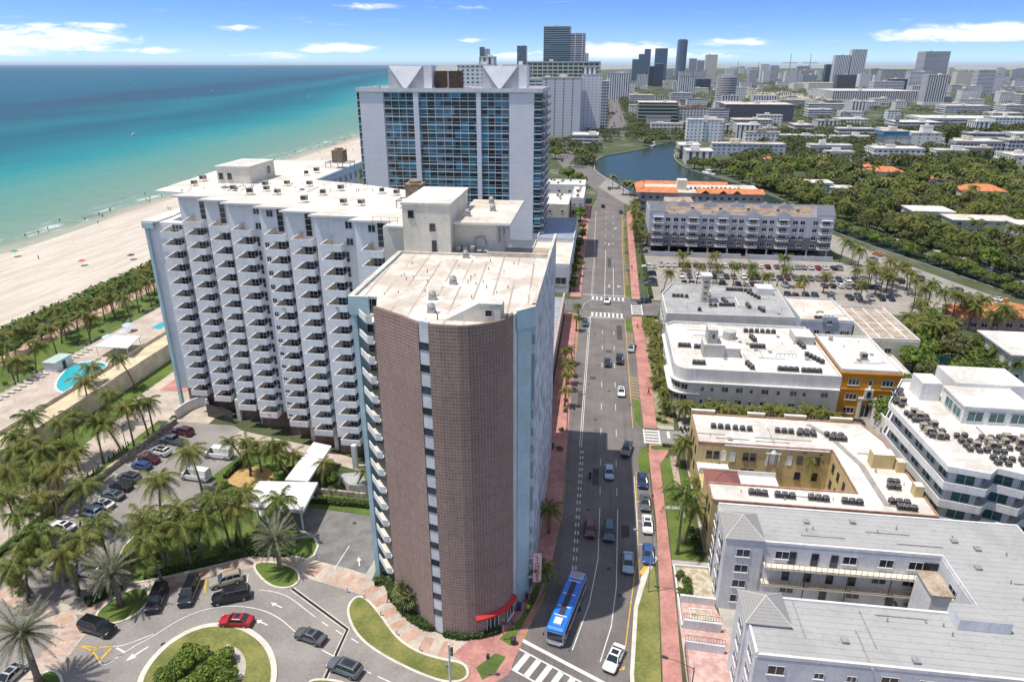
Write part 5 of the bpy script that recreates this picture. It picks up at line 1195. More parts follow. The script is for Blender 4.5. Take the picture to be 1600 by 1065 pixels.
c = t.mix(t.m('MULTIPLY', ln, t.m('MULTIPLY', n2, .9)), c, (.17, .16, .15)); c = t.mix(t.m('MULTIPLY', t.step(n2, .54, .70), .6), c, (.25, .235, .22)); n4 = t.noise(geo.outputs['Position'], .09, 5, .7, 1.0); c = t.mix(t.m('MULTIPLY', t.step(n4, .50, .64), .35), c, (.24, .235, .23)); t.link(c, p.inputs['Base Color']); p.inputs['Roughness'].default_value = .9
b = MB(); b.prism(offset(PU, -.25), H-.28, H-.05); b.build('roof', gr, GB)
b = MB(); o_ = offset(PU, -.12); ribbon(b, o_+[o_[0]], .35, H-.299, 0, 0, .45); b.build('parapet', M_WHITE, GB)
def hip(root, x0, y0, x1, y1, z, h, m, e=.0):
    b = MB(); cx, cy = (x0+x1)/2, (y0+y1)/2; P = [(x0-e, y0-e, z), (x1+e, y0-e, z), (x1+e, y1+e, z), (x0-e, y1+e, z)]; A = (cx, cy, z+h)
    for i in range(4): b.quad([P[i], P[(i+1) % 4], A])
    for i in range(4): b.tube([P[i], A], .07, 5, 1)
    b.quad(P[::-1]); b.build('hip_roof', [m, M_KERB if m.name.startswith('grey') else m], root)
sh, t, p = custom('grey_shingle'); geo = t.new('ShaderNodeNewGeometry'); Q = t.xyz(geo.outputs['Position'])
st = t.m('FRACT', t.m('DIVIDE', Q[2], .22)); c = t.mix(t.noise(geo.outputs['Position'], 3, 3), (.24, .235, .225), (.36, .35, .335)); c = t.mix(t.m('MULTIPLY', t.step(st, .25, .0), .6), c, (.12, .12, .12)); t.link(c, p.inputs['Base Color']); p.inputs['Roughness'].default_value = .9
for q_ in ((19.75, 81.55, 24.9, 87.7), (19.6, 65.9, 24.6, 71.1)): b = MB(); b.box(q_[0], q_[1], 0, q_[2], q_[3], H+.35); b.build('corner_tower', M_BLUEWHITE, GB)
hip(GB, 19.75, 81.55, 24.9, 87.7, H+.35, 1.9, sh, .15); hip(GB, 19.6, 65.8, 24.7, 71.2, H+.35, 1.9, sh, .15)
w6 = win_mesh(1.9, 1.35, 'pair', framem=M_DFRAME); wd = win_mesh(.95, 2.05, 'plain', framem=M_DFRAME, sill=False)
wf = win_mesh(1.9, 1.35, 'pair', framem=M_FRAME)
for z in (9.6, 6.9, 4.2, 1.5):
    window(GB, wf, 22.3, 81.52, z); 
    for y in (63.5, 67.8, 76.2-1.8, 84.2, 88.6): 
        if y > 72 or y < 71: window(GB, wf, 19.55 if (y > 82 or 66 < y < 71) else 19.88, y, z, 'W') if not 71 < y < 81.6 else None
    for x in (22.3, 27, 30.5, 34.5, 38.5, 42.5, 47, 52, 57): window(GB, wf if x < 24 or x > 33 else win_mesh(1.1, .9, 'pair'), x, 61.28, z)
for z, pts_ in ((8.9, ((27.6, 'w', 1.0), (29.0, 'd', 0), (32.0, 'd', 0), (34.6, 'd', 0), (36.6, 'w', 1), (41.4, 'w', 1), (45.2, 'w', 1), (46.6, 'd', 0), (47.6, 'd', 0))), (6.0, ((28.5, 'd', 0), (31.5, 'd', 0), (34.5, 'd', 0), (37.5, 'd', 0), (41, 'w', 1), (45, 'w', 1))), (3.1, ((29, 'w', 1), (34, 'd', 0), (38, 'w', 1), (43, 'd', 0)))):
    for x, k, dz in pts_: window(GB, wd if k == 'd' else wf, x, 81.68, z+dz*.7+.05)
for z in (9.3, 6.5, 3.6): 
    for y in (73.5, 77.5): window(GB, wf, 48.18, y, z, 'W')
for z in (8.7, 5.8):
    b = MB(); b.box(25.2, 80.3, z, 48.1, 81.68, z+.18, 0); b.build('gallery', M_CREAM, GB)
    b = MB(); x = 25.2
    while x < 48: b.box(x-.02, 80.32, z+.18, x+.02, 80.36, z+1.15); x += .75 if z > 7 else .3
    b.box(25.2, 80.31, z+1.15, 48.1, 80.37, z+1.2); b.box(25.2, 80.31, z+.3, 48.1, 80.37, z+.34); 
    for y in (80.3, 81.6): b.box(25.18, y, z+.18, 25.24, y+.06, z+1.2)
    b.box(25.18, 80.3, z+1.15, 25.24, 81.6, z+1.2); b.build('railing', mat('rust_brown_rail', (.14, .09, .06), .7, .1), GB)
for x in (30.8, 36.4, 42, 47.8): b = MB(); b.box(x-.06, 80.35, 0, x+.06, 80.47, 8.7); b.build('gallery_post', M_DARK, GB)
b = MB(); b.box(44.8, 75.6, 0, 47.2, 80.2, 10.6); b.box(44.6, 75.4, 10.6, 47.4, 80.3, 10.8, 1); b.box(47.2, 75.6, 8.7, 48.2, 81.6, 8.9, 0); b.build('lift_shaft', [M_BLUEWHITE, M_ROOFT], GB)
b = MB(); b.box(44.2, 68.2, H, 50, 71.0, H+1.5, 0, top=1); b.build('roof_box', [M_BLUEWHITE, gr], GB)
# ---- ochre Mediterranean building around a court with palms
YB = thing('ochre_building', 'ochre stucco courtyard block with white roofs and a maroon tiled hip', 'apartment building'); H = 10.0
PY = [(19.8, 94.2), (53.6, 94.2), (53.6, 117), (51.6, 123.6), (19.8, 123.6), (19.8, 112.3), (43.2, 112.3), (43.2, 99.3), (19.8, 99.3)]
b = MB(); b.prism(PY, 0, H-.35, 0, 0); b.build('wall', M_YEL, YB)
b = MB(); b.prism(offset(PY, -.2), H-.33, H-.1); b.build('roof', mat('stained_white_roof', (.66, .64, .60), .8, .15, .1, col2=(.45, .41, .36), fine=.7), YB)
b = MB(); o_ = offset(PY, -.1); ribbon(b, o_+[o_[0]], .3, H-.349, 0, 0, .5); b.build('parapet', [mat('terracotta_cap', (.42, .24, .17), .85, .2, 1)], YB)
b = MB(); b.box(24.5, 112.0, H-.3, 42.8, 112.25, H-.1); b.build('cornice', M_WHITE, YB)
mt, t, p = custom('maroon_tile'); geo = t.new('ShaderNodeNewGeometry'); Q = t.xyz(geo.outputs['Position'])
s1 = t.step(t.m('FRACT', t.m('DIVIDE', Q[0], .3)), .0, .3); s2 = t.step(t.m('FRACT', t.m('DIVIDE', Q[1], .3)), .0, .3)
c = t.mix(t.m('MULTIPLY', s1, s2), (.10, .035, .03), (.26, .10, .085)); t.link(c, p.inputs['Base Color']); p.inputs['Roughness'].default_value = .8
b = MB(); b.box(20.0, 99.32, 0, 25.2, 104.2, H-.8); b.build('porch_tower', M_YEL, YB); hip(YB, 20.0, 99.0, 25.2, 104.2, H-.8, 1.6, mt, .3)
wy = win_mesh(1.0, 1.5, 'cross', framem=M_DFRAME)
for z in (6.9, 3.6):
    for x in (22.0, 23.3, 28.5, 29.8, 38.0, 41.0): window(YB, wy, x, 112.28, z)
    for y in (95.6, 97.8, 114, 117, 120): window(YB, wy, 19.78, y, z, 'W')
    for y in (101.5, 104.5, 107.5, 110.2): window(YB, wy, 43.18, y, z, 'W')
for z in (6.5,):
    for x in (24.6, 26.2, 33.2, 36.2): window(YB, win_mesh(.9, 2.0, 'plain', framem=M_FRAME, glassm=M_FRAME, sill=False), x, 112.28, z)
b = MB(); b.prism([(31.9, 112.0), (35, 112.0), (35, 112.29), (31.9, 112.29)], 6.0, 8.7); 
b = MB(); 
for x in (32.1, 34.1): b.box(x, 112.0, 6, x+.3, 112.3, 8.6)
b.prism([(31.9, 111.95), (34.6, 111.95), (34.6, 112.3), (31.9, 112.3)], 8.6, 8.9); b.cyl(33.25, 112.1, 8.9, 9.5, .6, .2, 8); b.build('door_surround', M_WHITE, YB)
b = MB(); b.box(19.9, 108.9, 5.6, 25.5, 112.3, 5.8); b.box(25.5, 104.3, 5.0, 33.5, 109.8, 5.25); b.box(33.5, 103.6, 3.4, 43.1, 106.5, 3.6); ribbon(b, [(25.5, 109.8), (33.5, 109.8)], .15, 5.25, 0, 0, .9); ribbon(b, [(19.9, 108.9), (25.5, 108.9)], .15, 5.8, 0, 0, 1.0); ribbon(b, [(33.5, 103.6), (43.1, 103.6)], .12, 3.6, 0, 0, .8); b.build('terrace', M_WHITE, YB)
b = MB(); b.box(19.9, 104.2, 0, 23, 112.2, 5.6); b.build('entrance_block', M_YEL, YB)
for (x0, y0, x1, y1, h) in ((48.2, 107.4, 51.6, 109.5, 2.6), (51.9, 106.5, 53.2, 108, 1.9), (51.9, 99.3, 53.2, 100.8, 1.9)): b = MB(); b.box(x0, y0, H-.1, x1, y1, H+h, 0, top=1); b.build('roof_house', [M_YEL, M_ROOFW], YB)
b = MB(); ribbon(b, [(41.5, 122), (44.5, 117), (46.8, 108), (46.8, 96.5), (51, 96)], 1.0, H-.03); b.build('walkway_mat', mat('grey_walk_mat', (.33, .31, .28), .9, .15, 1), YB)
for x, y, n, dx in ((23.3, 118.2, 3, 1.3), (27.3, 118.0, 3, 1.3), (35.0, 118.0, 3, 1.2), (38.8, 117.4, 3, 1.25), (39.2, 118.3, 3, 1.1), (43.8, 117.6, 3, 1.2), (44.2, 116.4, 3, 1.1), (26.3, 96.8, 3, 1.0), (30.3, 96.6, 3, 1.1), (35.4, 96.5, 3, 1.1), (40.4, 96.2, 3, 1.1), (45.2-.3, 96.6, 0, 1), (47.7, 97.0, 3, 1.1), (48.4, 95.6, 3, 1.0), (49.0, 101.3, 2, 1.1), (49.6, 102.8, 2, .9)): ac_row(YB, x, y, H-.1, n, dx, -.06, 0, 1.0)
for x, z0, x1 in ((24.6, H-.1, 0),): pass
for x0, x1 in ((19.8, 24.3), (30.5, 33.8), (37.5, 41.5), (46, 50)): b = MB(); b.box(x0, 123.45, H-.2, x1, 123.75, H+.75, 0); b.box(x0-.05, 123.3, H+.75, x1+.05, 123.9, H+.9, 1); b.build('parapet_gable', [M_YEL, M_WHITE], YB)
# ---- streamline hotel, white with a rounded corner
ST = thing('streamline_hotel', 'white streamline hotel with a rounded corner, ribbon ledge and white roof dotted with condensers', 'hotel'); H = 11.0
def rounded(x0, y0, x1, y1, r, n=8): return [(x1, y0), (x1, y1), (x0+2.2, y1)]+[(x0, y1-2.0)]+[(x0+r-r*math.cos(R(90*i/n)), y0+r-r*math.sin(R(90*i/n))) for i in range(n+1)]
PS = rounded(18.2, 141.6, 53.5, 172, 3.2)
shell(ST, PS, 0, H, M_WHITE, M_ROOFW, .7)
b = MB(); o_ = offset(PS, .55); b.prism(rounded(17.5, 141.0, 53.4, 171.9, 3.6), H-2.6, H-2.35, 0, 0, True); b.prism(rounded(17.2, 141.2, 24, 158, 3.4), H-5.4, H-5.2, 0, 0, True); b.build('ledge', M_WHITE, ST)
ws = win_mesh(1.5, 1.2, 'pair'); wn_ = win_mesh(.7, 1.0, 'plain')
for z in (6.4, 3.3, .6):
    for i, x in enumerate((24.5, 26.6, 29.4, 32.5, 34.5+.6, 38.0, 40.0+.8, 44.0, 46.3, 50.5)): window(ST, ws if i in (2, 3, 5, 7, 9) else wn_, x, 141.57, z)
for z in (7.3, 4.6, 1.6):
    for y in (148, 152.5, 157, 161.5, 166): window(ST, win_mesh(2.2, 1.3, 'triple'), 18.17, y, z-.4, 'W')
for i in range(3): a = R(90*(i+.5)/3); 
for z in (6.6, 3.9): 
    for k in range(3): a = R(15+30*k); place('window', win_mesh(1.4, 1.3, 'pair'), ST, (18.2+3.2-3.23*math.cos(a), 141.6+3.2-3.23*math.sin(a), z), -math.atan2(math.cos(a), math.sin(a)))
M_GW = mat('grey_white_stucco', (.46, .45, .43), .9, .1, .4); b = MB(); b.box(48.3, 160.8, H, 52.8, 166.5, H+2.1, 0, top=1); b.build('roof_house', [M_GW, M_ROOFW], ST); b = MB(); b.cyl(33.2, 163, H, H+2.0, 1.6, 1.6, 14, 0); b.build('water_tank', M_GW, ST)
b = MB(); b.box(25.2, 150, H, 30.0, 154.5, H+3.2, 0, top=1); b.box(26.0, 150.6, H+3.2, 28.2, 154.6, H+6.6, 0, top=1); b.box(30.0, 150.5, H, 33.6, 154.0, H+2.3, 0, top=1); b.build('stair_tower', [mat('grey_white_stucco', (.46, .45, .43), .9, .1, .4), M_ROOFW], ST)
b = MB(); b.box(27.0, 150.57, H+4.6, 27.5, 150.62, H+5.6); b.build('vent_slot', M_DARK, ST)
for x, y, n, dx, dy in ((20.6, 155.6, 3, 1.0, 0), (24.3, 155.2, 3, 1.0, -.1), (22.8, 145.5, 3, .95, 0), (38.0, 167.5, 6, 1.35, 0), (37.6, 157.2, 4, .85, 0), (34.6, 146.7, 3, .3, -1.2), (41.2, 144.4, 4, 1.15, 0), (46.2, 144.2, 4, 1.1, 0), (38.6, 163.5, 3, .2, -1.1), (49.3, 160.6, 3, .2, -1.2), (49.3, 153.6, 5, .55, -1.0)): ac_row(ST, x, y, H+.06, n, dx, dy, 0, 1.1)
pr = MB(); 
for i in range(6): pr.box(42+i*.9, 152.0, H, 42.08+i*.9, 152.1, H+1.0)
pr.box(42, 152, H+.95, 46.6, 152.1, H+1.05); pr.build('railing', M_METAL, ST)
# ---- orange building
OB = thing('orange_building', 'bright orange three storey building with white baroque door surround', 'apartment building'); H = 11.2
shell(OB, rect(54.6, 145.6, 67.4, 167), 0, H, M_ORANGE, M_ROOFW, .6, .35, M_WHITE)
b = MB(); b.box(54.5, 145.35, H-.5, 67.5, 145.6, H-.2); b.box(54.55, 145.4, 6.9, 67.45, 145.6, 7.1); b.build('cornice', M_ORANGE, OB)
for z in (8.0, 4.4, 1.0):
    for x, m_ in ((57.6, 'triple'), (61.1, 'plain'), (64.7, 'triple')): 
        if not (x == 61.1 and z < 5): window(OB, win_mesh(2.4 if m_ == 'triple' else .8, 1.5, m_), x, 145.57, z)
b = MB(); b.box(59.4, 145.2, 0, 60.0, 145.6, 4.6); b.box(62.2, 145.2, 0, 62.8, 145.6, 4.6); b.box(59.2, 145.15, 4.6, 63.0, 145.6, 5.1); b.prism([(60.2, 145.15), (62.0, 145.15), (62.0, 145.6), (60.2, 145.6)], 5.1, 7.2); b.cyl(61.1, 145.4, 7.2, 7.9, .5, .1, 8); b.build('door_surround', M_WHITE, OB)
window(OB, win_mesh(1.9, 3.2, 'pair', framem=M_FRAME), 61.1, 145.5, .2, name='door'); window(OB, win_mesh(.8, 1.3, 'plain', framem=M_DFRAME), 61.1, 145.1, 5.4)
ac(OB, 61.5, 153, H+.06, 2, 0, 1.2); ac(OB, 57.5, 164, H+.06, 1)
# ---- flat grey building, blue-white house, tan roofed house
FB = thing('grey_roof_building', 'low white building with grey flat roof and a slim ribbed tower on the cross street', 'building'); H = 7.4
shell(FB, [(20.2, 188.5), (56.0, 189.5), (57.0, 216), (24.5, 219), (20.2, 207)], 0, H, M_WHITE, M_ROOFG, .6)
b = MB(); b.box(31.3, 201, H-1, 33.6, 204.2, 15.4, 0); b.box(30.9, 200.6, 15.4, 34.0, 204.6, 15.9, 1); b.build('slim_tower', [M_CREAM, M_WHITE], FB)
b = MB()
for z in (8.4, 10.2, 12.0, 13.6): b.box(31.9, 200.9, z, 33.0, 200.99, z+.5)
b.build('vent_slot', mat('brown_louvre2', (.2, .13, .09), .8, .1), FB)
b = MB(); b.box(49.5, 210.5, H, 54.5, 215.5, H+2.2, 0, top=0); b.box(34.5, 206, H, 42, 206.3, H+.7, 0); b.box(42.0, 198, H, 42.3, 206, H+.6, 0); b.box(34.5, 206, H, 34.9, 212, H+2.0, 0); b.build('roof_house', M_WHITE, FB)
for x, y, n, dx, dy in ((23.8, 205.2, 3, 1.2, 0), (27.6, 205, 1, 1, 0), (41.2, 213.8, 4, 1.2, 0), (45.4, 213.6, 3, 1.3, -.2), (36.8, 198.2, 4, 1.2, .1), (33.8, 197.4, 2, 1.3, 0), (38.2, 203.5, 3, .3, -1.4), (44.6, 199.5, 3, .1, -1.2), (47.2, 211.2, 4, .7, -1.6), (47.6, 196.4, 3, .3, -1.1), (30, 193, 1, 1, 0)): ac_row(FB, x, y, H+.06, n, dx, dy, 0, 1.15)
for y in (192, 196, 200, 204): window(FB, win_mesh(2.0, 1.4, 'triple'), 20.17, y, 3.6, 'W')
for i in range(8): window(FB, win_mesh(1.6, 1.3, 'pair'), 24+i*4, 188.5+i*.1, 3.4)
BB = thing('blue_white_house', 'pale blue house with a white roof and stepped front gable', 'house'); shell(BB, rect(57.4, 188.8, 71.4, 209), 0, 7.2, mat('lilac_stucco', (.42, .46, .60), .85, .08), M_ROOFC, .7, .3, M_WHITE)
b = MB(); b.box(63.0, 188.5, 7.2, 67.0, 188.9, 8.8); b.build('gable', mat('lilac_stucco', (.4, .4, .6)), BB)
for x, z in ((59.5, 3.6), (62, 3.6), (65, 6.6), (65, 3.4), (69, 3.6), (71-.9, 3.6)): window(BB, win_mesh(1.4, 1.3, 'pair'), x, 188.5 if z > 6 else 188.77, z)
ac_row(BB, 62, 191, 7.26, 5, 1.1, 0)
TB = thing('tan_roof_house', 'cream house with a worn tan gravel roof behind the orange building', 'house'); shell(TB, rect(71.9, 177.5, 84.5, 204), 0, 6.8, M_CREAM, M_ROOFT, .6, .35, M_WHITE)
b = MB()
for i in range(5): b.box(73.0, 181+i*4.6, 6.87, 83.6, 181.35+i*4.6, 6.95)
for i in range(3): b.box(75+i*3.4, 179, 6.87, 75.4+i*3.4, 203, 6.96)
b.build('roof_pipe', M_ROOFW, TB)
for x in (74, 77, 81): window(TB, win_mesh(1.6, 1.5, 'pair'), x, 177.47, 3.2)
# ---- small neighbours beyond the orange building
for nm, lab, x0, y0, x1, y1, h, wm, rmn in (('annex', 'low cream annex tucked behind the orange building', 68.0, 152, 76, 172, 4.6, M_CREAM, M_CREAM), ('annex', 'long low white annex between the orange building and the terraced white block', 62, 128.8, 66.8, 144, 4.0, M_WHITE, M_ROOFW),
        ('villa', 'white villa with round red roof fan and arched side windows beyond the terraced block', 84, 118, 104, 134, 9.5, M_WHITE, M_ROOFC)):
    o = thing(nm, lab, 'house'); shell(o, rect(x0, y0, x1, y1), 0, h, wm, rmn, .5)
    for i in range(4): window(o, win_mesh(.7, 1.6, 'plain'), x0-.03, y0+2+i*3.4, h-3.4, 'W')
    ac(o, (x0+x1)/2, (y0+y1)/2, h+.06, 1)
# ---- white terraced block with dozens of condensers
TW = thing('terraced_block', 'white modern apartment block with stepped balconies, green glass and rows of roof condensers', 'apartment building'); H = 16.0
LT = [(60.5, 130.5), (53.4, 118.2)]+[]; 
PT = [(55.2, 98.2), (60.5, 96.8), (62.3, 98.6), (66.0, 97.0), (68.5, 99.2), (73, 97.5), (96, 99), (96, 128), (72, 132), (60.5, 130.5), (54.2, 119.5)]
for k, z in enumerate((0, 3.2, 6.4, 9.6, 12.8)):
    g = .0 if k else 0
    b = MB(); b.prism(offset(PT, -1.1), z, z+3.0, 0, 0); b.build('recessed_wall', mat('terrace_wall', (.55, .56, .58), .8, .05), TW)
    b = MB(); b.prism(offset(PT, .15), z+2.9, z+3.2, 0, 0, True); o_ = offset(PT, .08); ribbon(b, o_+[o_[0]], .16, z+3.2, 0, 0, 1.05 if k < 4 else .7); b.build('terrace', M_WHITE, TW)
b = MB(); b.prism(offset(PT, -.15), H+.01, H+.08); b.build('roof', M_ROOFW, TW)
ggl = glass('green_glass', (.035, .12, .115), .08, .3); wt = win_mesh(2.6, 1.9, 'pair', glassm=ggl, sill=False); ins = offset(PT, -1.08)
n = len(PT)
for z in (.6, 3.8, 7.0, 10.2, 13.4):
    for i in range(n):
        a, c_ = Vector(ins[i]), Vector(ins[(i+1) % n]); L_ = (c_-a).length; 
        if i in (6, 7, 8, 5): 
            continue
        d = (c_-a).normalized(); nn = Vector((d.y, -d.x)); k = max(1, int(L_/3.8))
        for j in range(k): q = a+d*L_*(j+.5)/k+nn*.03; place('window', wt if L_ > 3 else win_mesh(1.6, 1.9, 'plain', glassm=ggl, sill=False), TW, (q.x, q.y, z), math.atan2(d.y, d.x))
ro = ((0, 0),)
b = MB(); b.box(64, 114, H, 75, 122, H+3.2, 0, top=1); b.box(66, 122, H, 78, 130, H+4.2, 0, top=1); b.box(63.8, 113.8, H+3.2, 75.2, 122.2, H+3.5, 1); b.box(60.5, 122.5, H, 64, 127, H+3.6, 0, top=1); b.build('penthouse', [M_WHITE, M_ROOFW], TW)
for x, y in ((66, 113.97), (69.5, 113.97), (73, 113.97)): window(TW, wt, x, y, H+.6)
for y in (116, 119): window(TW, wt, 63.97, y, H+.6, 'W')
cnt = 0
for (x0, y0, nx_, ny_, dx, dy, sx) in ((57.2, 125.5, 2, 6, 1.15, -1.3, -.42), (56.0, 116.2, 3, 7, 1.15, -1.35, .12), (61.0, 108.6, 11, 4, 1.3, -1.5, 0), (63.5, 101.8, 5, 2, 1.3, -1.4, 0)):
    for j in range(ny_):
        for i in range(nx_):
            if cnt < 98 and rnd.random() < .84: ac(TW, x0+dx*i+sx*j+rnd.uniform(-.2, .2), y0+dy*j+rnd.uniform(-.25, .25), H+.08, rnd.choice((0, 0, 0, 2)), rnd.uniform(-.3, .3), rnd.uniform(.85, 1.0)); cnt += 1
# ---- grey and white condominium with gables above the car park
CG = thing('gabled_condo', 'long grey and white condominium with little gables above its open parking deck', 'apartment building'); X0, X1, YF, H = 20.5, 93.5, 286.5, 16.4
M_SIDG = mat('grey_siding', (.15, .155, .17), .85, .08, .3); M_SIDW = mat('pale_siding', (.44, .46, .51), .85, .06, .3)
b = MB(); b.box(X0, YF, 3.3, X1, YF+27, 8.6, 0); b.box(X0, YF, 8.6, X1, YF+27, H, 1); b.build('wall', [M_SIDG, M_SIDW], CG)
b = MB(); b.box(X0+.5, YF+.5, H, X1-.5, YF+26.5, H+.06); b.build('roof', mat('brown_gravel_roof', (.30, .235, .18), .9, .25, .25, col2=(.15, .11, .085), fine=1.2), CG); b = MB(); ribbon(b, rect(X0+.15, YF+.15, X1-.15, YF+26.85)+[(X0+.15, YF+.15)], .3, H-.01, 0, 0, .7); b.build('parapet', M_SIDW, CG)
w3 = win_mesh(1.9, 1.75, 'pair'); bal = MB(); bal.box(-2.4, -1.5, 0, 2.4, 0, .18)
for x in range(13): bal.box(-2.4+x*.4-.03, -1.5, .18, -2.4+x*.4+.03, -1.45, 1.0)
bal.box(-2.4, -1.52, 1.0, 2.4, -1.43, 1.08)
for s in (-1, 1): bal.box(s*2.4-.04, -1.5, .18, s*2.4+.04, 0, 1.05)
bal = bal.mesh('balcony', M_FRAME); dr_ = win_mesh(2.8, 2.0, 'triple', sill=False); gb = MB()
gb.quad([(-2.9, -.4, 0), (2.9, -.4, 0), (2.9, -.4, .9), (0, -.4, 2.4), (-2.9, -.4, .9)]); gb.quad([(-2.9, -.4, .9), (0, -.4, 2.4), (0, 3, 2.4), (-2.9, 3, .9)][::-1], 1); gb.quad([(2.9, -.4, .9), (0, -.4, 2.4), (0, 3, 2.4), (2.9, 3, .9)], 1)
gb.quad([(-2.9, 0, 0), (-2.9, -.4, 0), (-2.9, -.4, .9), (-2.9, 3, .9), (-2.9, 3, 0)]); gb.quad([(2.9, 3, 0), (-2.9, 3, 0), (-2.9, 3, .9), (0, 3, 2.4), (2.9, 3, .9)]); gbm = gb.mesh('gable', [M_SIDW, M_SIDG])
cx = (38.2, 50.0, 62.0, 74.0)
for xc in cx: place('gable', gbm, CG, (xc, YF, H-.1)); 
for xc in cx+(24.0, 90.6):
    for z in (4.0, 7.1, 10.2, 13.3): place('balcony', bal, CG, (xc, YF-.02, z-.1)); place('window', dr_, CG, (xc, YF-.03, z+.1))
    b = MB(); b.box(xc-2.2, YF-1.2, 15.7, xc+2.2, YF, 15.85); b.build('awning', M_WHITE, CG)
xs_ = [28.0, 31.2, 34.2]+[q for c0 in (38.2, 50.0, 62.0, 74.0) for q in (c0+4.6, c0+7.4)]+[86.4]
for x in xs_:
    for z in (4.2, 7.3, 10.4, 13.5): place('window', w3, CG, (x, YF-.03, z+.2))
cl = MB(); cl.box(-.3, -.3, 0, .3, .3, 3.4); clm = cl.mesh('column', M_CREAM)
for i in range(10): place('column', clm, CG, (X0+1+i*7.9, YF+.5, 0))
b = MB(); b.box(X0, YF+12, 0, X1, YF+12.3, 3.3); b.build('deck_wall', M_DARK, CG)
for x0, x1 in ((20.5, 27), (86.5, 93.5)):   # end turrets with steep dark roofs
    b = MB(); b.box(x0, YF-.05, H-.2, x1, YF+7, H+1.4, 0); b.quad([(x0, YF-.1, H+1.4), (x1, YF-.1, H+1.4), (x1, YF+3.5, H+5), (x0, YF+3.5, H+5)], 1); b.quad([(x0, YF+3.5, H+5), (x1, YF+3.5, H+5), (x1, YF+7, H+1.4), (x0, YF+7, H+1.4)], 1)
    b.quad([(x0, YF, H+1.4), (x0, YF+3.5, H+5), (x0, YF+7, H+1.4)], 0); b.quad([(x1, YF, H+1.4), (x1, YF+7, H+1.4), (x1, YF+3.5, H+5)], 0); b.build('turret', [M_SIDW, mat('slate_roof', (.17, .18, .21), .8, .1, 1)], CG)
for xc in (36, 47.5, 59, 71, 79): place('gable', gbm, CG, (xc, YF+20, H-.1)); ac(CG, xc+3, YF+12, H+.06, 2)
gw = thing('garden_wall', 'pale blue-grey boundary wall between the condominium and the car park', 'wall'); b = MB(); 
for x0, x1 in ((20.5, 34.5), (38, 46.5), (49.5, 58), (60, 73), (75, 94)): b.box(x0, 282.3, 0, x1, 282.7, 1.9); b.box(x0, 282.2, 1.9, x0+.5, 282.8, 2.3)
b.build('wall', M_SIDW, gw)
# ---- orange tiled building behind it
OT = thing('orange_tiled_building', 'grey building with bright orange tile roof edges and a white tower block beside the lagoon', 'apartment building'); H = 11.0
shell(OT, rect(21, 372, 84, 400), 0, H, mat('grey_stucco', (.33, .34, .37), .85, .08), M_ROOFC, 0)
tile = mat('orange_roof_tile', (.55, .21, .085), .8, .2, .5, col2=(.40, .14, .06)); b = MB()
def tiled_edge(x0, x1, y0, y1, z, h):
    b.quad([(x0, y0, z), (x1, y0, z), (x1, y1, z+h), (x0, y1, z+h)]); b.quad([(x0, y1, z+h), (x1, y1, z+h), (x1, y1+1.0, z), (x0, y1+1.0, z)])
tiled_edge(18.5, 40, 370.8, 376, H+.2, 2.2); tiled_edge(50, 84.5, 370.8, 376, H+.2, 2.0); b.quad([(18.5, 371, H+.2), (23, 375, H+2.3), (23, 398, H+2.3), (18.5, 401, H+.2)]); b.quad([(24, 375, H+.2), (24, 398, H+.2), (23, 398, H+2.3), (23, 375, H+2.3)]); tiled_edge(24, 70, 398, 401, H+.2, 1.6)
for x in (54, 63, 70): b.quad([(x-2.5, 369.5, H+.3), (x, 369.5, H+2), (x, 374, H+2), (x-2.5, 373, H+.9)]); b.quad([(x, 369.5, H+2), (x+2.5, 369.5, H+.3), (x+2.5, 373, H+.9), (x, 374, H+2)])
b.build('tile_roof', tile, OT)
b = MB(); b.box(40.5, 380, H, 45.5, 386, H+5.5); b.build('stair_tower', M_CREAM, OT); b = MB(); b.box(33, 358, 0, 47, 371.9, 9.0, 0, top=1); b.build('lower_wing', [M_CREAM, M_ROOFT], OT)
for z in (7.6, 4.4, 1.2):
    for i in range(17): window(OT, w3, 22.5+i*3.7, 371.97, z)
for i in range(12): ac(OT, 48+i*2.3, 384+rnd.uniform(-2, 2), H+.3, 0, 0, 1.2)
# ---- left side, beyond the brick tower: podium blocks and low white flats
PB = thing('podium_building', 'low retail podium with parking roof running beside the pavement behind the brick tower', 'building')
b = MB(); b.box(-22, 119.6, 0, -10.0, 206, 5.6, 0); b.build('wall', M_CREAM, PB); b = MB(); b.box(-21.7, 120, 5.6, -10.3, 205.7, 5.66); b.build('roof', mat('blue_grey_deck', (.30, .32, .36), .7, .1, .2), PB)
b = MB(); b.box(-10.3, 119.7, 5.6, -9.7, 206, 7.2, 0); b.box(-10.8, 119.7, 3.4, -9.6, 206, 3.6, 0); b.box(-22, 119.6, 5.6, -21.7, 206, 6.4, 0)
for i in range(30): b.box(-21.6, 121+i*2.8, 5.66, -10.9, 121.18+i*2.8, 5.76, 1)
b.build('parapet', [mat('rose_parapet', (.45, .34, .31), .85, .1), M_FRAME], PB)
for i in range(20): window(PB, win_mesh(3.2, 2.4, 'triple', framem=M_DFRAME, sill=False), -9.97, 122.5+i*4.2, .4, 'E', 'shop_window')
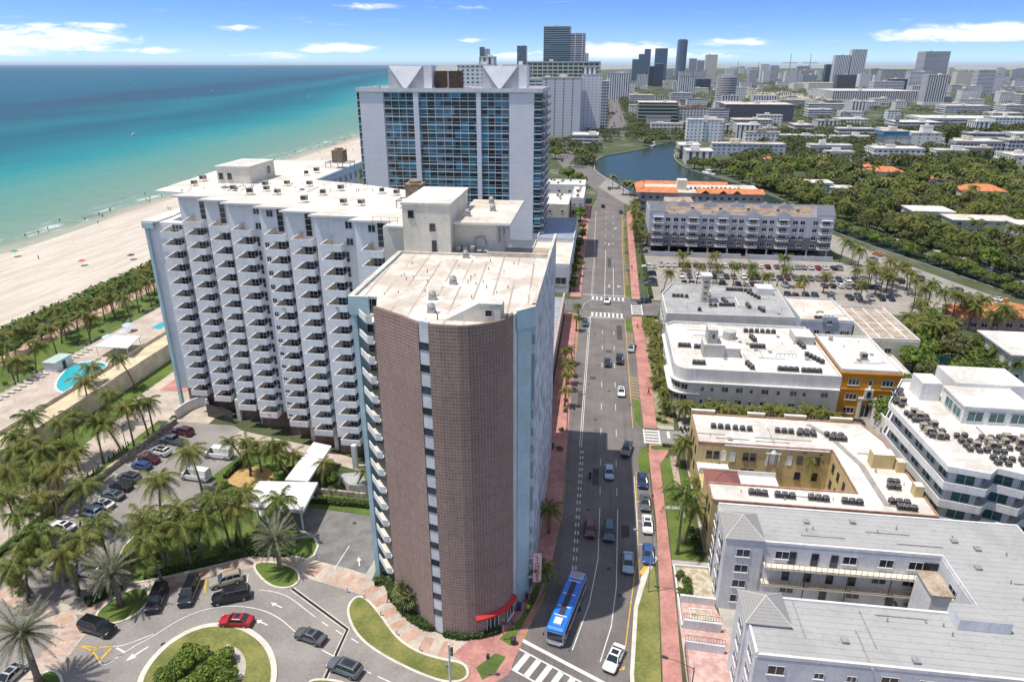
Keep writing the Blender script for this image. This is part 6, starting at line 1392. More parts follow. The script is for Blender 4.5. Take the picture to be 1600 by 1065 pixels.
def simple(name, lab, cat, x0, y0, x1, y1, h, wm, rm_, par=.5, wins=(), acs=0, cap=None, group=None):
    o = thing(name, lab, cat, group=group); shell(o, rect(x0, y0, x1, y1), 0, h, wm, rm_, par, .3, cap)
    for face, w_, hh, st, nc, zs in wins:
        me = win_mesh(w_, hh, st)
        for z in zs:
            for i in range(nc):
                u = (i+.5)/nc
                if face == 'S': window(o, me, x0+(x1-x0)*u, y0-.03, z)
                elif face == 'W': window(o, me, x0-.03, y0+(y1-y0)*u, z, 'W')
                else: window(o, me, x1+.03, y0+(y1-y0)*u, z, 'E')
    for i in range(acs): ac(o, rnd.uniform(x0+2, x1-2), rnd.uniform(y0+2, y1-2), h+.06, rnd.choice((0, 0, 1, 2)), rnd.uniform(-.2, .2), 1.1)
    return o
simple('retail_building', 'white building with blue-grey roof and large front window before the crossing', 'building', -24.5, 228, -9.6, 262, 9.6, M_BLUEWHITE, M_ROOFC, .8, (('S', 5.5, 2.6, 'triple', 2, (3.0,)),), 0)
simple('retail_building', 'white building with blue roof and scalloped parapet behind the retail front', 'building', -24, 262.5, -9.6, 300, 10.5, M_BLUEWHITE, mat('blue_roof', (.25, .32, .43), .7, .1, .3), .9, (), 0, M_WHITE)
simple('white_flats', 'small white flats with shaded loggias left of the round street tree', 'apartment building', -27.5, 335, -15.5, 366, 10.2, M_CREAM, M_ROOFW, .4, (('S', 1.2, 1.2, 'pair', 2, (6.5, 3.2)),), 4)
simple('white_flats', 'white flats with two lines of condensers at the far street corner', 'apartment building', -15.0, 352, -8.6, 388, 10.5, M_WHITE, M_ROOFW, .4, (('S', 1.0, 1.2, 'pair', 2, (6.8, 3.4)), ('E', 1.2, 1.2, 'pair', 8, (6.8, 3.4))), 8)
simple('white_flats', 'wide white flats nearest the curve of the avenue', 'apartment building', -44, 390, -9, 410, 10.8, M_WHITE, M_ROOFW, .5, (('S', 1.4, 1.3, 'pair', 6, (7, 3.6)),), 12)
# ================================================================ VEHICLES
car_px('big_suv', 'black', (256, 917), (236, 964), 'black large suv parked nose down beside the red-and-beige pavement, left of the open-boot suv')
o = car_px('big_suv', 'black', (307, 906), (286, 955), 'black suv with its boot lid raised, parked between another black suv and a beige van')
b = MB(); b.box(-.8, -.08, 0, .8, 0, 1.1); t_ = b.build('tailgate', CARS[('big_suv', 'black')][0].materials[0], o, (0, -2.3, 1.85)); t_.rotation_euler = (R(115), 0, 0)
car_px('suv', 'beige', (383, 903), (326, 918), 'beige people carrier parked along the kerb above the black suv')
car_px('big_suv', 'black', (391, 930), (333, 942), 'black suv with silver wheels double parked beside the beige people carrier')
car_px('sedan', 'red', (398, 975), (342, 973), 'bright red saloon driving round the planted roundabout')
car_px('sedan', 'grey', (508, 1006), (463, 990), 'dark grey saloon entering the roundabout across the drain channel')
car_px('suv', 'steel', (565, 1058), (514, 1038), 'steel grey suv with glass roof at the bottom of the picture below the lawn')
car_px('big_suv', 'black', (124, 976), (184, 994), 'black suv turning over the striped paving near the left edge')
car_px('sedan', 'silver', (34, 1046), (-2, 1078), 'silver car cut off by the bottom left corner')
g_ = 'cars parked in a row along the limestone wall'
for a, b2, k, c, l in ((287, 678, 'suv', 'dark red', 'maroon suv parked first from the entry wall'), (272, 692, 'pickup', 'grey', 'grey pickup truck parked beside the maroon suv'), (250, 709, 'suv', 'white', 'white suv parked next to the grey pickup'), (233, 721, 'sedan', 'dark red', 'dark red car half hidden by a palm in the hotel car park'),
        (222, 731, 'hatch', 'blue', 'blue hatchback beside the dark red car under a palm'), (203, 750, 'suv', 'grey', 'grey suv parked above the black saloon in the wall row'), (190, 763, 'sedan', 'black', 'black saloon parked between two grey cars by the wall'), (177, 777, 'sedan', 'steel', 'steel grey saloon parked above the white saloon by the wall'),
        (161, 791, 'sedan', 'white', 'white saloon parked above a silver-blue car in the wall row'), (143, 804, 'suv', 'pale blue', 'silver-blue suv parked at the lower end of the visible wall row'), (100, 826, 'sedan', 'white', 'white car in deep palm shade at the end of the wall row')):
    q = at(a, b2); car(k, c, q[0], q[1], R(78), l, g_)
q = at(343, 714); car('van', 'white', q[0], q[1], R(86), 'white panel van parked alone beside the lawn with the ochre circle', None, name='parked_van', cat='van')
q = at(307, 748); car('van', 'white', q[0], q[1], R(84), 'white van mostly hidden under palm leaves in the hotel car park', None, name='parked_van', cat='van')
q = at(74, 880); car('sedan', 'silver', q[0], q[1], R(70), 'silver car seen through palm leaves near the left edge')
q = at(143, 897); car('suv', 'white', q[0], q[1], R(85), 'white suv behind the grey-green date palm, left one of a pair'); q = at(172, 900); car('sedan', 'pale blue', q[0], q[1], R(85), 'pale blue car behind the grey-green date palm, right one of a pair')
car_px('sedan', 'white', (968, 1014), (950, 1052), 'white car with black glass roof nearest the bottom edge of the avenue')
car_px('sedan', 'pale blue', (981, 866), (981, 901), 'pale blue saloon in the right lane level with the bus')
car_px('suv', 'teal', (952, 818), (951, 853), 'dark teal suv in the middle lane beside the red car')
car_px('hatch', 'dark red', (921, 817), (922, 845), 'dark red hatchback in the shade of the tower, left of the teal suv')
car_px('sedan', 'pale blue', (951, 729), (952, 754), 'pale car just inside the tower shadow in the middle lane')
car_px('suv', 'grey', (983, 694), (975, 719), 'dark grey suv steering towards the kerb beside the side road')
g_ = 'cars parked along the pink pavement'
car_px('sedan', 'dark blue', (1003, 741), (1004, 768), 'dark blue car parked first below the side road junction', group=g_); car_px('sedan', 'grey', (1007, 777), (1008, 801), 'grey saloon parked between the dark blue car and the white one', group=g_)
car_px('sedan', 'white', (1010, 808), (1012, 839), 'white saloon parked at the kerb of the pink pavement', group=g_); car_px('sedan', 'blue', (1012, 854), (1013, 885), 'blue saloon parked last before the yellow kerb end', group=g_)
car_px('sedan', 'black', (949, 560), (950, 579), 'black saloon in the middle lane, left one of the pair'); car_px('suv', 'black', (968, 556), (968, 575), 'black suv in the right lane beside the black saloon')
car_px('sedan', 'white', (970, 605), (971, 625), 'white saloon alone in the right lane'); car_px('sedan', 'silver', (985, 539), (986, 555), 'silver car in the parking bay with yellow hatching')
car_px('sedan', 'teal', (914, 499), (915, 515), 'dark teal car at the left kerb below the far crossing'); car_px('suv', 'white', (948, 466), (948, 479), 'white suv crossing the far junction')
car_px('suv', 'dark blue', (1018, 472), (994, 474), 'dark blue suv waiting in the side street at the far crossing')
for a, c, l in (((952, 296), 'steel', 'steel grey car on the far bend by the lagoon parapet'), ((942, 324), 'black', 'black car at the stop line far up the avenue'), ((970, 333), 'grey', 'grey car at the right kerb far up the avenue'), ((884, 246), 'white', 'white car on the bend beyond the white flats'), ((890, 263), 'black', 'black car coming round the lagoon bend'), ((878, 252), 'grey', 'grey car parked by the bend under the trees')):
    q = at(*a); car('suv', c, q[0], q[1], 0.1, l)
r2 = random.Random(5); cars = []
for i in range(46):
    y = 880+i*22+r2.uniform(-5, 5); x = 17+(y-900)*-.003+r2.choice((-7.5, -4, 3.5, 7)); c = car('suv', r2.choice(('white', 'black', 'silver', 'red', 'grey', 'black')), x, y, 0 if x < 17 else math.pi, 'x'); cars.append(c)
number(cars, 'distant car on the straight street beyond the lagoon, {} in the traffic', 'cars in the distant street')
PCAR = []
def lot(rows, face=0.0):
    for a, b2, c, k in rows: q = at(a, b2); PCAR.append(car(k, c, q[0], q[1], face+r2.uniform(-.04, .04), c+' '+{'suv': 'suv', 'sedan': 'saloon', 'hatch': 'hatchback', 'pickup': 'pickup'}[k]))
Z = lambda x, y: (980+x/4.84, 280+y/4.84)
RA = []
for x, c in ((255, 'white'), (307, 'white'), (357, 'white'), (405, 'black'), (460, 'dark red'), (515, 'dark blue'), (625, 'silver'), (738, 'white'), (790, 'black'), (890, 'grey'), (950, 'silver'), (1005, 'white'), (1060, 'dark red'), (1130, 'grey'), (1330, 'silver'), (1440, 'red'), (1495, 'white'), (1560, 'black'), (1600, 'silver')): p_ = Z(x, 655+(x-255)*.02); RA.append((*p_, c, r2.choice(('suv', 'sedan', 'hatch'))))
lot(RA)
RA = []
for x, c in ((410, 'white'), (470, 'grey'), (530, 'white'), (590, 'yellow'), (750, 'black'), (805, 'steel'), (880, 'white'), (940, 'dark blue'), (985, 'black'), (1095, 'silver'), (1155, 'dark blue'), (1210, 'dark red'), (1270, 'grey'), (1385, 'steel'), (1545, 'silver'), (1600, 'dark blue'), (1665, 'white'), (1720, 'black')): p_ = Z(x, 738+(x-410)*.025); RA.append((*p_, c, r2.choice(('suv', 'sedan', 'hatch'))))
lot(RA, math.pi)
RA = []
for x, c in ((430, 'black'), (490, 'white'), (665, 'silver'), (720, 'black'), (835, 'dark blue'), (900, 'white'), (955, 'dark red'), (1010, 'silver'), (1190, 'white'), (1300, 'yellow'), (1490, 'grey'), (1550, 'black'), (1610, 'white'), (1665, 'silver'), (1720, 'grey'), (1775, 'black'), (1830, 'dark blue'), (1885, 'silver')): p_ = Z(x, 792+(x-430)*.022); RA.append((*p_, c, r2.choice(('suv', 'sedan', 'hatch'))))
lot(RA)
RA = []
for x, c in ((280, 'dark blue'), (350, 'teal'), (475, 'blue'), (530, 'black'), (1215, 'black'), (1275, 'dark red'), (1350, 'dark blue'), (1420, 'dark blue'), (1540, 'grey'), (1680, 'black'), (1745, 'steel'), (1840, 'silver'), (1920, 'black'), (1990, 'dark blue')): p_ = Z(x, 876+(x-280)*.02); RA.append((*p_, c, r2.choice(('suv', 'sedan', 'hatch'))))
lot(RA, math.pi)
RA = [(1007+k, 419+i*8.0, c, t_) for i, (k, c, t_) in enumerate(((7, 'white', 'pickup'), (8, 'black', 'suv'), (9, 'dark blue', 'sedan'), (10, 'grey', 'suv')))]; RA = [(a, 419+(0, 11, 20, 27)[i], c, t_) for i, (a, b2, c, t_) in enumerate(RA)]; lot(RA, R(90))
lot([(*Z(x, 655+(x-255)*.02), r2.choice(('white', 'black', 'silver', 'grey')), 'sedan') for x in (570, 680, 840, 1185, 1240, 1285, 1385)]+[(*Z(x, 738+(x-410)*.025), r2.choice(('white', 'black', 'silver', 'dark blue')), 'suv') for x in (650, 700, 1040, 1325, 1440, 1490)])
lot([(1388, 438, 'steel', 'sedan'), (1372, 441, 'white', 'suv'), (1406, 441, 'black', 'suv'), (1437, 437, 'dark red', 'suv'), (1345, 440, 'silver', 'sedan')], 0)
for o in PCAR: o['_base'] = o['label']
PCAR.sort(key=lambda o: (-round(o.location.y/14), o.location.x)); rows = {}
for o in PCAR: rows.setdefault(round(o.location.y/14), []).append(o)
for ri, ky in enumerate(sorted(rows, reverse=True)):
    rr = sorted(rows[ky], key=lambda o: o.location.x)
    for i, o in enumerate(rr): o['label'] = '%s, %s from left, %s row of the palm car park' % (o['_base'], nth(i+1), nth(ri+1)); o['group'] = 'cars in the palm lined car park'
for o in PCAR: del o['_base']
# patches, covers and repairs on the avenue
for (x0, y0, x1, y1) in ((1.0, 111, 2.2, 117), (6.2, 96, 7.6, 99.5), (-3.2, 142, -2.0, 151), (3.4, 176, 5.0, 178), (6.6, 186, 8.2, 198), (-.6, 158, .9, 160), (4.0, 262, 5.4, 276), (-2, 78, 0, 79.2)): sheet('asphalt_patch', [(x0, y0), (x1, y0+.2), (x1, y1), (x0, y1-.2)], .028, mat('dark_patch', (.075, .068, .066), .9, .2, .5))
for x, y in ((4.1, 88), (.4, 103), (7.2, 121), (1.2, 137), (4.3, 152), (7.8, 170), (.2, 190), (4.4, 233), (-30, 74), (-60, 78), (-48, 84)): mb = MB(); mb.cyl(x, y, .03, .042, .38, .38, 12); struct('drain_cover', mb, M_DARK)
def clutter(root, x0, y0, x1, y1, z, n):
    if 'cl' not in AC:
        b = MB(); b.cyl(0, 0, 0, .5, .07, .07, 6); b.cyl(0, 0, .5, .6, .12, .1, 6); AC['cl'] = b.mesh('vent_pipe', M_METAL); b = MB(); b.box(-.35, -.35, 0, .35, .35, .3); b.box(-.42, -.42, .3, .42, .42, .36); AC['cm'] = b.mesh('roof_vent', M_METAL)
        b = MB(); b.box(-3, -.05, .06, 3, .05, .14)
        for q in (-2.6, 0, 2.6): b.box(q-.1, -.15, 0, q+.1, .15, .06)
        AC['cn'] = b.mesh('roof_conduit', M_METAL)
    for i in range(n): k = rnd.choice(('cl', 'cl', 'cm', 'cn')); place(AC[k].name.split('.')[0], AC[k], root, (rnd.uniform(x0, x1), rnd.uniform(y0, y1), z), rnd.choice((0, math.pi/2)))
for a in ((GB, 26, 62.5, 44, 69.5, 12.15, 10), (GB, 26, 83, 56, 89, 12.15, 12), (GB, 51, 64, 60, 88, 12.15, 8), (YB, 24, 95.5, 42, 98, 9.9, 7), (YB, 22, 114, 42, 116.5, 9.9, 8), (YB, 47, 96, 52, 114, 9.9, 6), (ST, 22, 148, 50, 169, 11.06, 22), (FB, 24, 192, 54, 212, 7.46, 20), (OB, 56, 148, 66, 164, 11.26, 8), (BB, 59, 193, 70, 206, 7.26, 6), (TW, 66, 100, 92, 112, 16.1, 10), (SB, -80, 136, -45, 138, 49.7, 16), (CG, 24, 292, 90, 310, 16.5, 20)): clutter(*a)
dk = []
for i in range(14): x = 24+i*4.9; dk.append(car(r2.choice(('suv', 'sedan')), r2.choice(('white', 'red', 'silver', 'black')), x, 289.5, 0, 'x'))
number(dk, 'car in the shade under the gabled condominium, {}', 'cars under the gabled condominium')
for a, c, k, l in (((1371, 399), 'orange', 'sedan', 'orange car on the pale road beside the canal'), ((1362, 408), 'silver', 'suv', 'silver suv on the pale road below the orange car'), ((1511, 464), 'white', 'suv', 'white suv on the pale canal road, left of another white car'), ((1556, 469), 'white', 'sedan', 'white saloon on the pale canal road nearest the right edge'), ((1493, 456), 'grey', 'suv', 'grey suv under the tall palms beside the canal road'), ((1420, 428), 'black', 'suv', 'black suv at the edge of the canal road')):
    q = at(*a); car(k, c, q[0], q[1], R(28), l)
q = at(1328, 658-12); car('suv', 'steel', 57.5, 141, R(80), 'steel grey suv outside the orange building')

# ---- the blue bus
p0 = Vector(at(866, 1010)); p1 = Vector(at(904, 893, 3.1)); d = (p0-p1).normalized(); ctr = p0-d*6.2
bus = thing('city_bus', 'long city bus with bright blue roof waiting at the crossing', 'bus', (ctr.x, ctr.y, .03), math.atan2(d.y, d.x)-math.pi/2)
BL = mat('bus_blue_paint', (.01, .16, .62), .35, 0, coat=.5); BW = mat('bus_silver_paint', (.45, .47, .50), .35, 0, metal=.2)
L2, W2 = 6.15, 1.28; b = MB()
def ring(y, w, z0, z1, c=.18): return [(-w, y, z0), (w, y, z0), (w, y, z1-c), (w-c, y, z1), (-w+c, y, z1), (-w, y, z1-c)]
st = [ring(-L2, W2-.06, .45, 2.85), ring(-L2+.15, W2, .35, 3.0), ring(L2-.5, W2, .35, 3.0), ring(L2-.1, W2-.05, .38, 2.85), ring(L2, W2-.12, .5, 2.5)]
for s_ in st: b.v += s_
for i in range(len(st)-1):
    for k in range(6): j = (k+1) % 6; b.f.append((i*6+k, (i+1)*6+k, (i+1)*6+j, i*6+j)[::-1]); b.mi.append(1 if k in (2, 3, 4) else 0)
b.f.append(tuple(range(6))[::-1]); b.mi.append(0); b.f.append(tuple(24+k for k in range(6))); b.mi.append(0); b.build('body', [BW, BL], bus)
b = MB()
for s in (-1, 1): b.box(s*(W2+.004)-.006, -L2+.5, 1.25, s*(W2+.004)+.006, L2-.9, 2.35, 0)
b.build('side_window', M_CARGL, bus)
b = MB(); b.quad([(-1.12, L2-.02, 1.05), (1.12, L2-.02, 1.05), (1.08, L2-.03, 2.45), (-1.08, L2-.03, 2.45)][::-1]); b.box(-1.1, L2-.03, 1.05, 1.1, L2+.012, 2.4); b.build('windscreen', M_CARGL, bus)
b = MB(); b.box(-.35, -3.6, 3.0, .35, 3.2, 3.16, 0)
for y in (-2.6, -.9, .8, 2.4): b.box(-.35, y, 3.16, .35, y+.9, 3.2, 0)
b.build('battery_cover', M_DARK, bus)
b = MB()
for y in (-3.8, -1.0, 1.6, 3.4): b.box(-.9, y, 3.0, .9, y+.18, 3.14)
b.box(-.55, 4.0, 2.99, .55, 5.2, 3.25); b.box(-1.0, -5.9, 2.99, 1.0, -4.4, 3.12); b.build('roof_hatch', M_BLUEWHITE, bus)
b = MB()
for i in range(6): b.box(-.9, -5.8+i*.22, 3.13, .9, -5.7+i*.22, 3.17)
b.build('roof_grille', M_METAL, bus)
wb = MB(); wb.tube([(-.15, 0, 0), (.15, 0, 0)], .48, 14, 0); wb.tube([(-.17, 0, 0), (.17, 0, 0)], .26, 10, 1); wb = wb.mesh('wheel', [M_TYRE, M_RIM])
for y in (3.7, -3.3):
    for s in (-1, 1): place('wheel', wb, bus, (s*1.15, y, .48))
b = MB(); 
for s in (-1, 1): b.tube([(s*1.2, L2-.1, 2.3), (s*1.5, L2+.35, 2.2)], .03, 5); b.box(s*1.5-.1, L2+.3, 1.8, s*1.5+.1, L2+.38, 2.25)
b.build('mirror', M_DARK, bus); b = MB(); b.box(-.9, L2, .35, .9, L2+.15, .55)
for x in (-.8, -.3, .3, .8): b.tube([(x, L2+.1, .5), (x, L2+.45, 1.0)], .025, 5)
b.tube([(-.8, L2+.45, 1.0), (.8, L2+.45, 1.0)], .025, 5); b.build('bike_rack', M_METAL, bus)
for s in (-1, 1): place('headlight', CARS['hl'], bus, (s*.95, L2-.02, .75))
# ---- scooters and motorbikes
def bike(x, y, rot, label, rider=True, group=None):
    o = thing('motor_scooter', label, 'motorbike', (x, y, .03), rot, group); b = MB(); b.box(-.16, -.6, .4, .16, .25, .8); b.box(-.2, .2, .3, .2, .45, .95); b.tube([(0, .6, .3), (0, .35, 1.05)], .05, 6); b.tube([(-.32, .32, 1.05), (.32, .32, 1.05)], .03, 5); b.build('body', M_DARK, o)
    w_ = MB(); w_.tube([(-.06, 0, 0), (.06, 0, 0)], .28, 12)
    me = w_.mesh('wheel', M_TYRE)
    for yy in (-.6, .62): place('wheel', me, o, (0, yy, .28))
    return o
q = at(922, 748); bike(q[0], q[1], math.pi, 'dark scooter riding in the tower shadow left of the pale car'); 
pr_ = person(q[0], q[1], math.pi, (.03, .03, .03), (.05, .05, .06), 'person in dark clothes riding the scooter in the shade', z=.02, stride=.1)
for i in range(5): bike(19.8+i*.85, 133.9+.5*(i % 2), R(20), 'dark scooter parked at the side road kerb, %s from the left' % nth(i+1), group='scooters parked at the side road')
# ---- people
for (a, b2), sh, tr, l, rt in (((608, 941), (.03, .03, .03), (.02, .02, .02), 'person in black walking on the curved paved path', 2.2), ((823, 940), (.03, .03, .04), (.03, .03, .05), 'person in dark clothes standing furthest up the shaded pavement', 0), ((832, 944), (.08, .03, .03), (.02, .02, .03), 'person in dark red beside the person in the yellow vest', 1),
        ((825, 958), (.55, .75, .03), (.03, .04, .08), 'person in a bright yellow safety vest on the corner pavement', 3), ((801, 984), (.04, .05, .05), (.5, .25, .2), 'person in dark top leaning near the hedge at the crossing', 2), ((864, 703), (.05, .05, .12), (.03, .03, .03), 'person in navy on the shaded pavement above the street palms', 0)):
    q = at(a, b2); person(q[0], q[1], rt, sh, tr, l, z=.14)
hp = PH_ = None
for i, (a, b2) in enumerate(((993, 547), (996, 513), (987, 421), (999, 434), (1004, 512), (1013, 617))):
    q = at(a, b2); person(q[0], q[1], i, ((.03, .03, .03), (.5, .5, .5), (.3, .05, .05))[i % 3], (.03, .03, .06), 'small figure walking on the pink pavement across the avenue, %s up the street' % nth(i+1))
bp0 = thing('person', 'x', 'person', (0, 0, -50)); b = MB(); b.tube([(0, 0, 0), (0, 0, .8), (0, 0, 1.0), (0, 0, 1.45), (0, 0, 1.5)], [.12, .15, .16, .2, .08], 7); b.sphere((0, 0, 1.65), .1, .11, .13, 7, 5)
b.tube([(.2, 0, 1.4), (.26, .05, 1.1), (.24, .15, .9)], .05, 5); b.tube([(-.2, 0, 1.4), (-.26, .05, 1.1), (-.24, .15, .9)], .05, 5); b.build('body', mat('tanned_skin', (.22, .12, .07), .7, 0), bp0, smooth=True)
b = MB(); b.tube([(0, 0, .75), (0, 0, 1.02)], .18, 8); b.build('swimwear', mat('dark_swimwear', (.03, .03, .06), .8, 0), bp0)
bps = []
for i in range(70):
    y = r2.choice((r2.uniform(225, 420), r2.uniform(420, 900), r2.uniform(500, 800))); xs0 = -252-.02*y; x = xs0+r2.choice((r2.uniform(-22, 3), r2.uniform(0, 40), r2.uniform(-12, -2)))
    c_ = dup(bp0, (x, y, -.75 if x < xs0-6 else (-.3 if x < xs0 else 0)), r2.uniform(0, 6), 1.12); bps.append(c_)
for o in list(bp0.children): bpy.data.objects.remove(o)
bpy.data.objects.remove(bp0)
number(bps, 'tiny bather at the water edge, {} along the beach', 'bathers along the beach')
for i, (a, b2, c, l) in enumerate(((24, 399, (.03, .30, .12), 'green beach umbrella on the open sand near the left edge'), (206, 405, (.03, .04, .06), 'dark beach canopy beside the green dune'), (129, 414, (.5, .1, .05), 'small red beach umbrella in the middle of the sand'), (540, 232, (.5, .2, .1), 'orange beach umbrella far up the beach'))):
    q = at(a, b2); o = thing('beach_umbrella', l, 'beach umbrella', (q[0], q[1], 0)); s = MB(); s.cyl(0, 0, 0, 2.2, .03, .03, 5); s.build('pole', M_METAL, o); s = MB(); s.cyl(0, 0, 1.75, 2.4, 1.5, .05, 10, 0, False); s.build('shade', mat('umbrella_%d' % i, c, .8, .1), o)
b0 = MB(); b0.v = []; 
def boat(x, y, s, label):
    o = thing('motor_boat', label, 'boat', (x, y, -.7), rnd.uniform(-.6, .6)); s *= .6 if y > 900 or x < -200 else 1; o.scale = (s, s, s); h = MB(); S = [(-4, 1.3, .9), (-1, 1.5, .95), (2, 1.2, 1.05), (3.6, .5, 1.2), (4.4, .03, 1.3)]
    for x_, w_, z_ in S: h.v += [(0, x_, 0), (w_, x_, z_), (0, x_, z_-.1), (-w_, x_, z_)]
    for i in range(4):
        for k in range(4): j = (k+1) % 4; h.f.append((4*i+k, 4*i+j, 4*i+4+j, 4*i+4+k)); h.mi.append(0)
    h.f.append((0, 3, 2, 1)); h.mi.append(0); h.build('hull', M_WHITE, o); c_ = MB(); c_.box(-.8, -1.5, .9, .8, 1.2, 2.0); c_.box(-1, -1.8, 2.4, 1, 1, 2.5)
    for q in (-.8, .8): c_.cyl(q, -1.2, 2, 2.4, .05, .05, 4); c_.cyl(q, .8, 2, 2.4, .05, .05, 4)
    c_.build('cabin', M_WHITE, o)
for a, b2, s, l in ((201, 131, 3.0, 'white boat furthest left near the horizon'), (339, 119, 3.5, 'white motor boat near the horizon above the slab roof'), (437, 131, 3.0, 'white boat with a faint wake right of the others'), (209, 210, 1.5, 'small boat alone in the turquoise water'), (332, 142, 2.5, 'dark speck of a boat on the purple water band'), (403, 107, 4, 'boat on the horizon line right of centre of the sea'), (483, 151, 2, 'small boat close to the glass tower on the sea'), (291, 154, 2, 'small boat on the darker water left of centre')):
    q = at(a, b2); boat(q[0], q[1], s, l)
for a, b2, s, l in ((1106, 272, 1.6, 'motor boat moored under the trees on the lagoon'), (1020, 228, 1.8, 'dark boat moored at the far lagoon quay'), (1490, 404, 1.0, 'boat moored at the canal dock, left one'), (1545, 424, 1.0, 'boat moored at the canal dock, right one')):
    q = at(a, b2); boat(q[0], q[1], s, l)

# ================================================================ STREET FURNITURE
lamp_post(-4.9, 131, 0, 9.0, 3.0, 'slim street lamp on the left pavement beside the tower shadow edge'); lamp_post(-4.95, 166, 0, 9.0, 3.0, 'slim street lamp on the left pavement behind the street palms'); lamp_post(-9.2, 215, 0, 10, 2.5, 'street lamp at the far crossing on the left')
q = at(1012, 925); lamp_post(q[0], q[1], R(180), 11.0, 2.2, 'tall street lamp on the grass verge beside the pink pavement'); lamp_post(13.6, 62.5, R(165), 8.0, 3.2, 'dark street lamp over the pink pavement by the stained yard', M_DARK); lamp_post(15.4, 212, R(170), 8.5, 3, 'street lamp at the far side street corner')
lamp_post(-93.6, 110, R(90), 6, .4, 'dark lamp post in the planted strip by the car park', M_DARK, .1); q = at(266, 885); lamp_post(q[0], q[1], R(20), 5.5, .3, 'short lamp post in the lawn left of the date palm', M_METAL); q = at(352, 858); lamp_post(q[0], q[1], R(200), 5.0, .3, 'white topped lamp post in the middle lawn', M_WHITE)
tp = thing('traffic_signal', 'tall white traffic signal mast beside the curved lawn at the bottom', 'traffic light', (*at(704, 1072), 0), 0)
b = MB(); b.cyl(0, 0, 0, 7.2, .17, .13, 10); b.build('mast', M_WHITE, tp)
b = MB(); b.box(.2, -.15, 5.4, .5, .15, 6.6); b.cyl(.35, 0, 6.6, 6.65, .1, .1, 6); b.build('signal_head', M_DARK, tp); b = MB(); b.box(-.5, -.05, 3.2, -.15, .05, 3.8); b.build('sign_plate', M_METAL, tp)
for i, c in enumerate(((.5, .02, .02), (.5, .3, .02), (.02, .35, .1))): b = MB(); b.tube([(.35, -.16, 6.35-i*.38), (.35, -.2, 6.35-i*.38)], .1, 8); b.build('signal_lens', mat('lens_%d' % i, c, .3, 0), tp)
for (a, b2), h, l in (((787, 1000), 3.2, 'short pedestrian signal pole left of the litter bin'), ((763, 1055), 3.2, 'pedestrian signal pole on the pink corner nearest the bottom')):
    q = at(a, b2); o = thing('crossing_signal', l, 'signal pole', (*q, .14)); b = MB(); b.cyl(0, 0, 0, h, .07, .06, 8); b.build('pole', M_METAL, o); b = MB(); b.box(-.2, -.2, h-.3, .2, .2, h+.35); b.build('signal_head', M_DARK, o)
q = at(802, 1006); o = thing('litter_bin', 'dark green litter bin on the pink corner pavement', 'bin', (*q, .14)); b = MB(); b.cyl(0, 0, 0, 1.0, .36, .4, 12); b.build('body', mat('bin_green', (.02, .045, .03), .6, 0), o); b = MB(); b.cyl(0, 0, 1.0, 1.15, .44, .3, 12); b.build('lid', M_DARK, o)
q = at(811, 953); o = thing('post_box', 'dark blue street box against the corner of the brick tower', 'post box', (*q, .14)); b = MB(); b.box(-.3, -.3, .15, .3, .3, 1.1); b.cyl(0, 0, 1.1, 1.35, .3, .2, 10); b.build('body', mat('box_blue', (.02, .04, .15), .5, 0), o); b = MB(); b.box(-.28, -.28, 0, -.2, .28, .15); b.box(.2, -.28, 0, .28, .28, .15); b.build('leg', M_DARK, o)
bo = []
for a, b2 in ((569, 935), (595, 962), (620, 992), (656, 1017), (543, 985-60)): 
    q = at(a, b2); o = thing('bollard', 'x', 'bollard', (*q, .1), 0, 'path bollard lights'); b = MB(); b.cyl(0, 0, 0, .85, .1, .1, 8); b.build('post', M_CREAM, o); b = MB(); b.cyl(0, 0, .85, 1.0, .14, .08, 8); b.build('cap', M_WHITE, o); bo.append(o)
number(bo, 'small cream bollard light at the lawn edge of the curved path, {}')
q = at(475, 848); o = thing('name_sign', 'low curved grey sign panel on the lawn beside the date palm', 'sign', (*q, .1), R(20)); b = MB(); b.box(-1.9, -.1, .9, 1.9, .1, 1.3); b.build('panel', M_METAL, o); b = MB(); b.box(-1.2, -.08, 0, -1.05, .08, .9); b.box(1.05, -.08, 0, 1.2, .08, .9); b.build('post', M_DARK, o)
for i, (a, b2) in enumerate(((1012, 706), (1018, 790), (1016, 803))): q = at(a, b2); o = thing('fire_hydrant' if i == 0 else 'parking_sign', ('orange hydrant on the pink pavement by the side road', 'parking sign pole on the pink pavement beside the grey saloon', 'parking sign pole beside the white parked saloon')[i], 'hydrant' if i == 0 else 'sign', (*q, .14)); b = MB(); b.cyl(0, 0, 0, .7 if i == 0 else 2.3, .14 if i == 0 else .03, .1 if i == 0 else .03, 8); b.build('post', mat('hydrant_orange', (.6, .15, .02), .6, 0) if i == 0 else M_METAL, o); b = MB(); b.box(-.2, -.03, .4 if i == 0 else 1.8, .2, .03, .55 if i == 0 else 2.35); b.build('plate', MATS['hydrant_orange'] if i == 0 else M_RED, o)
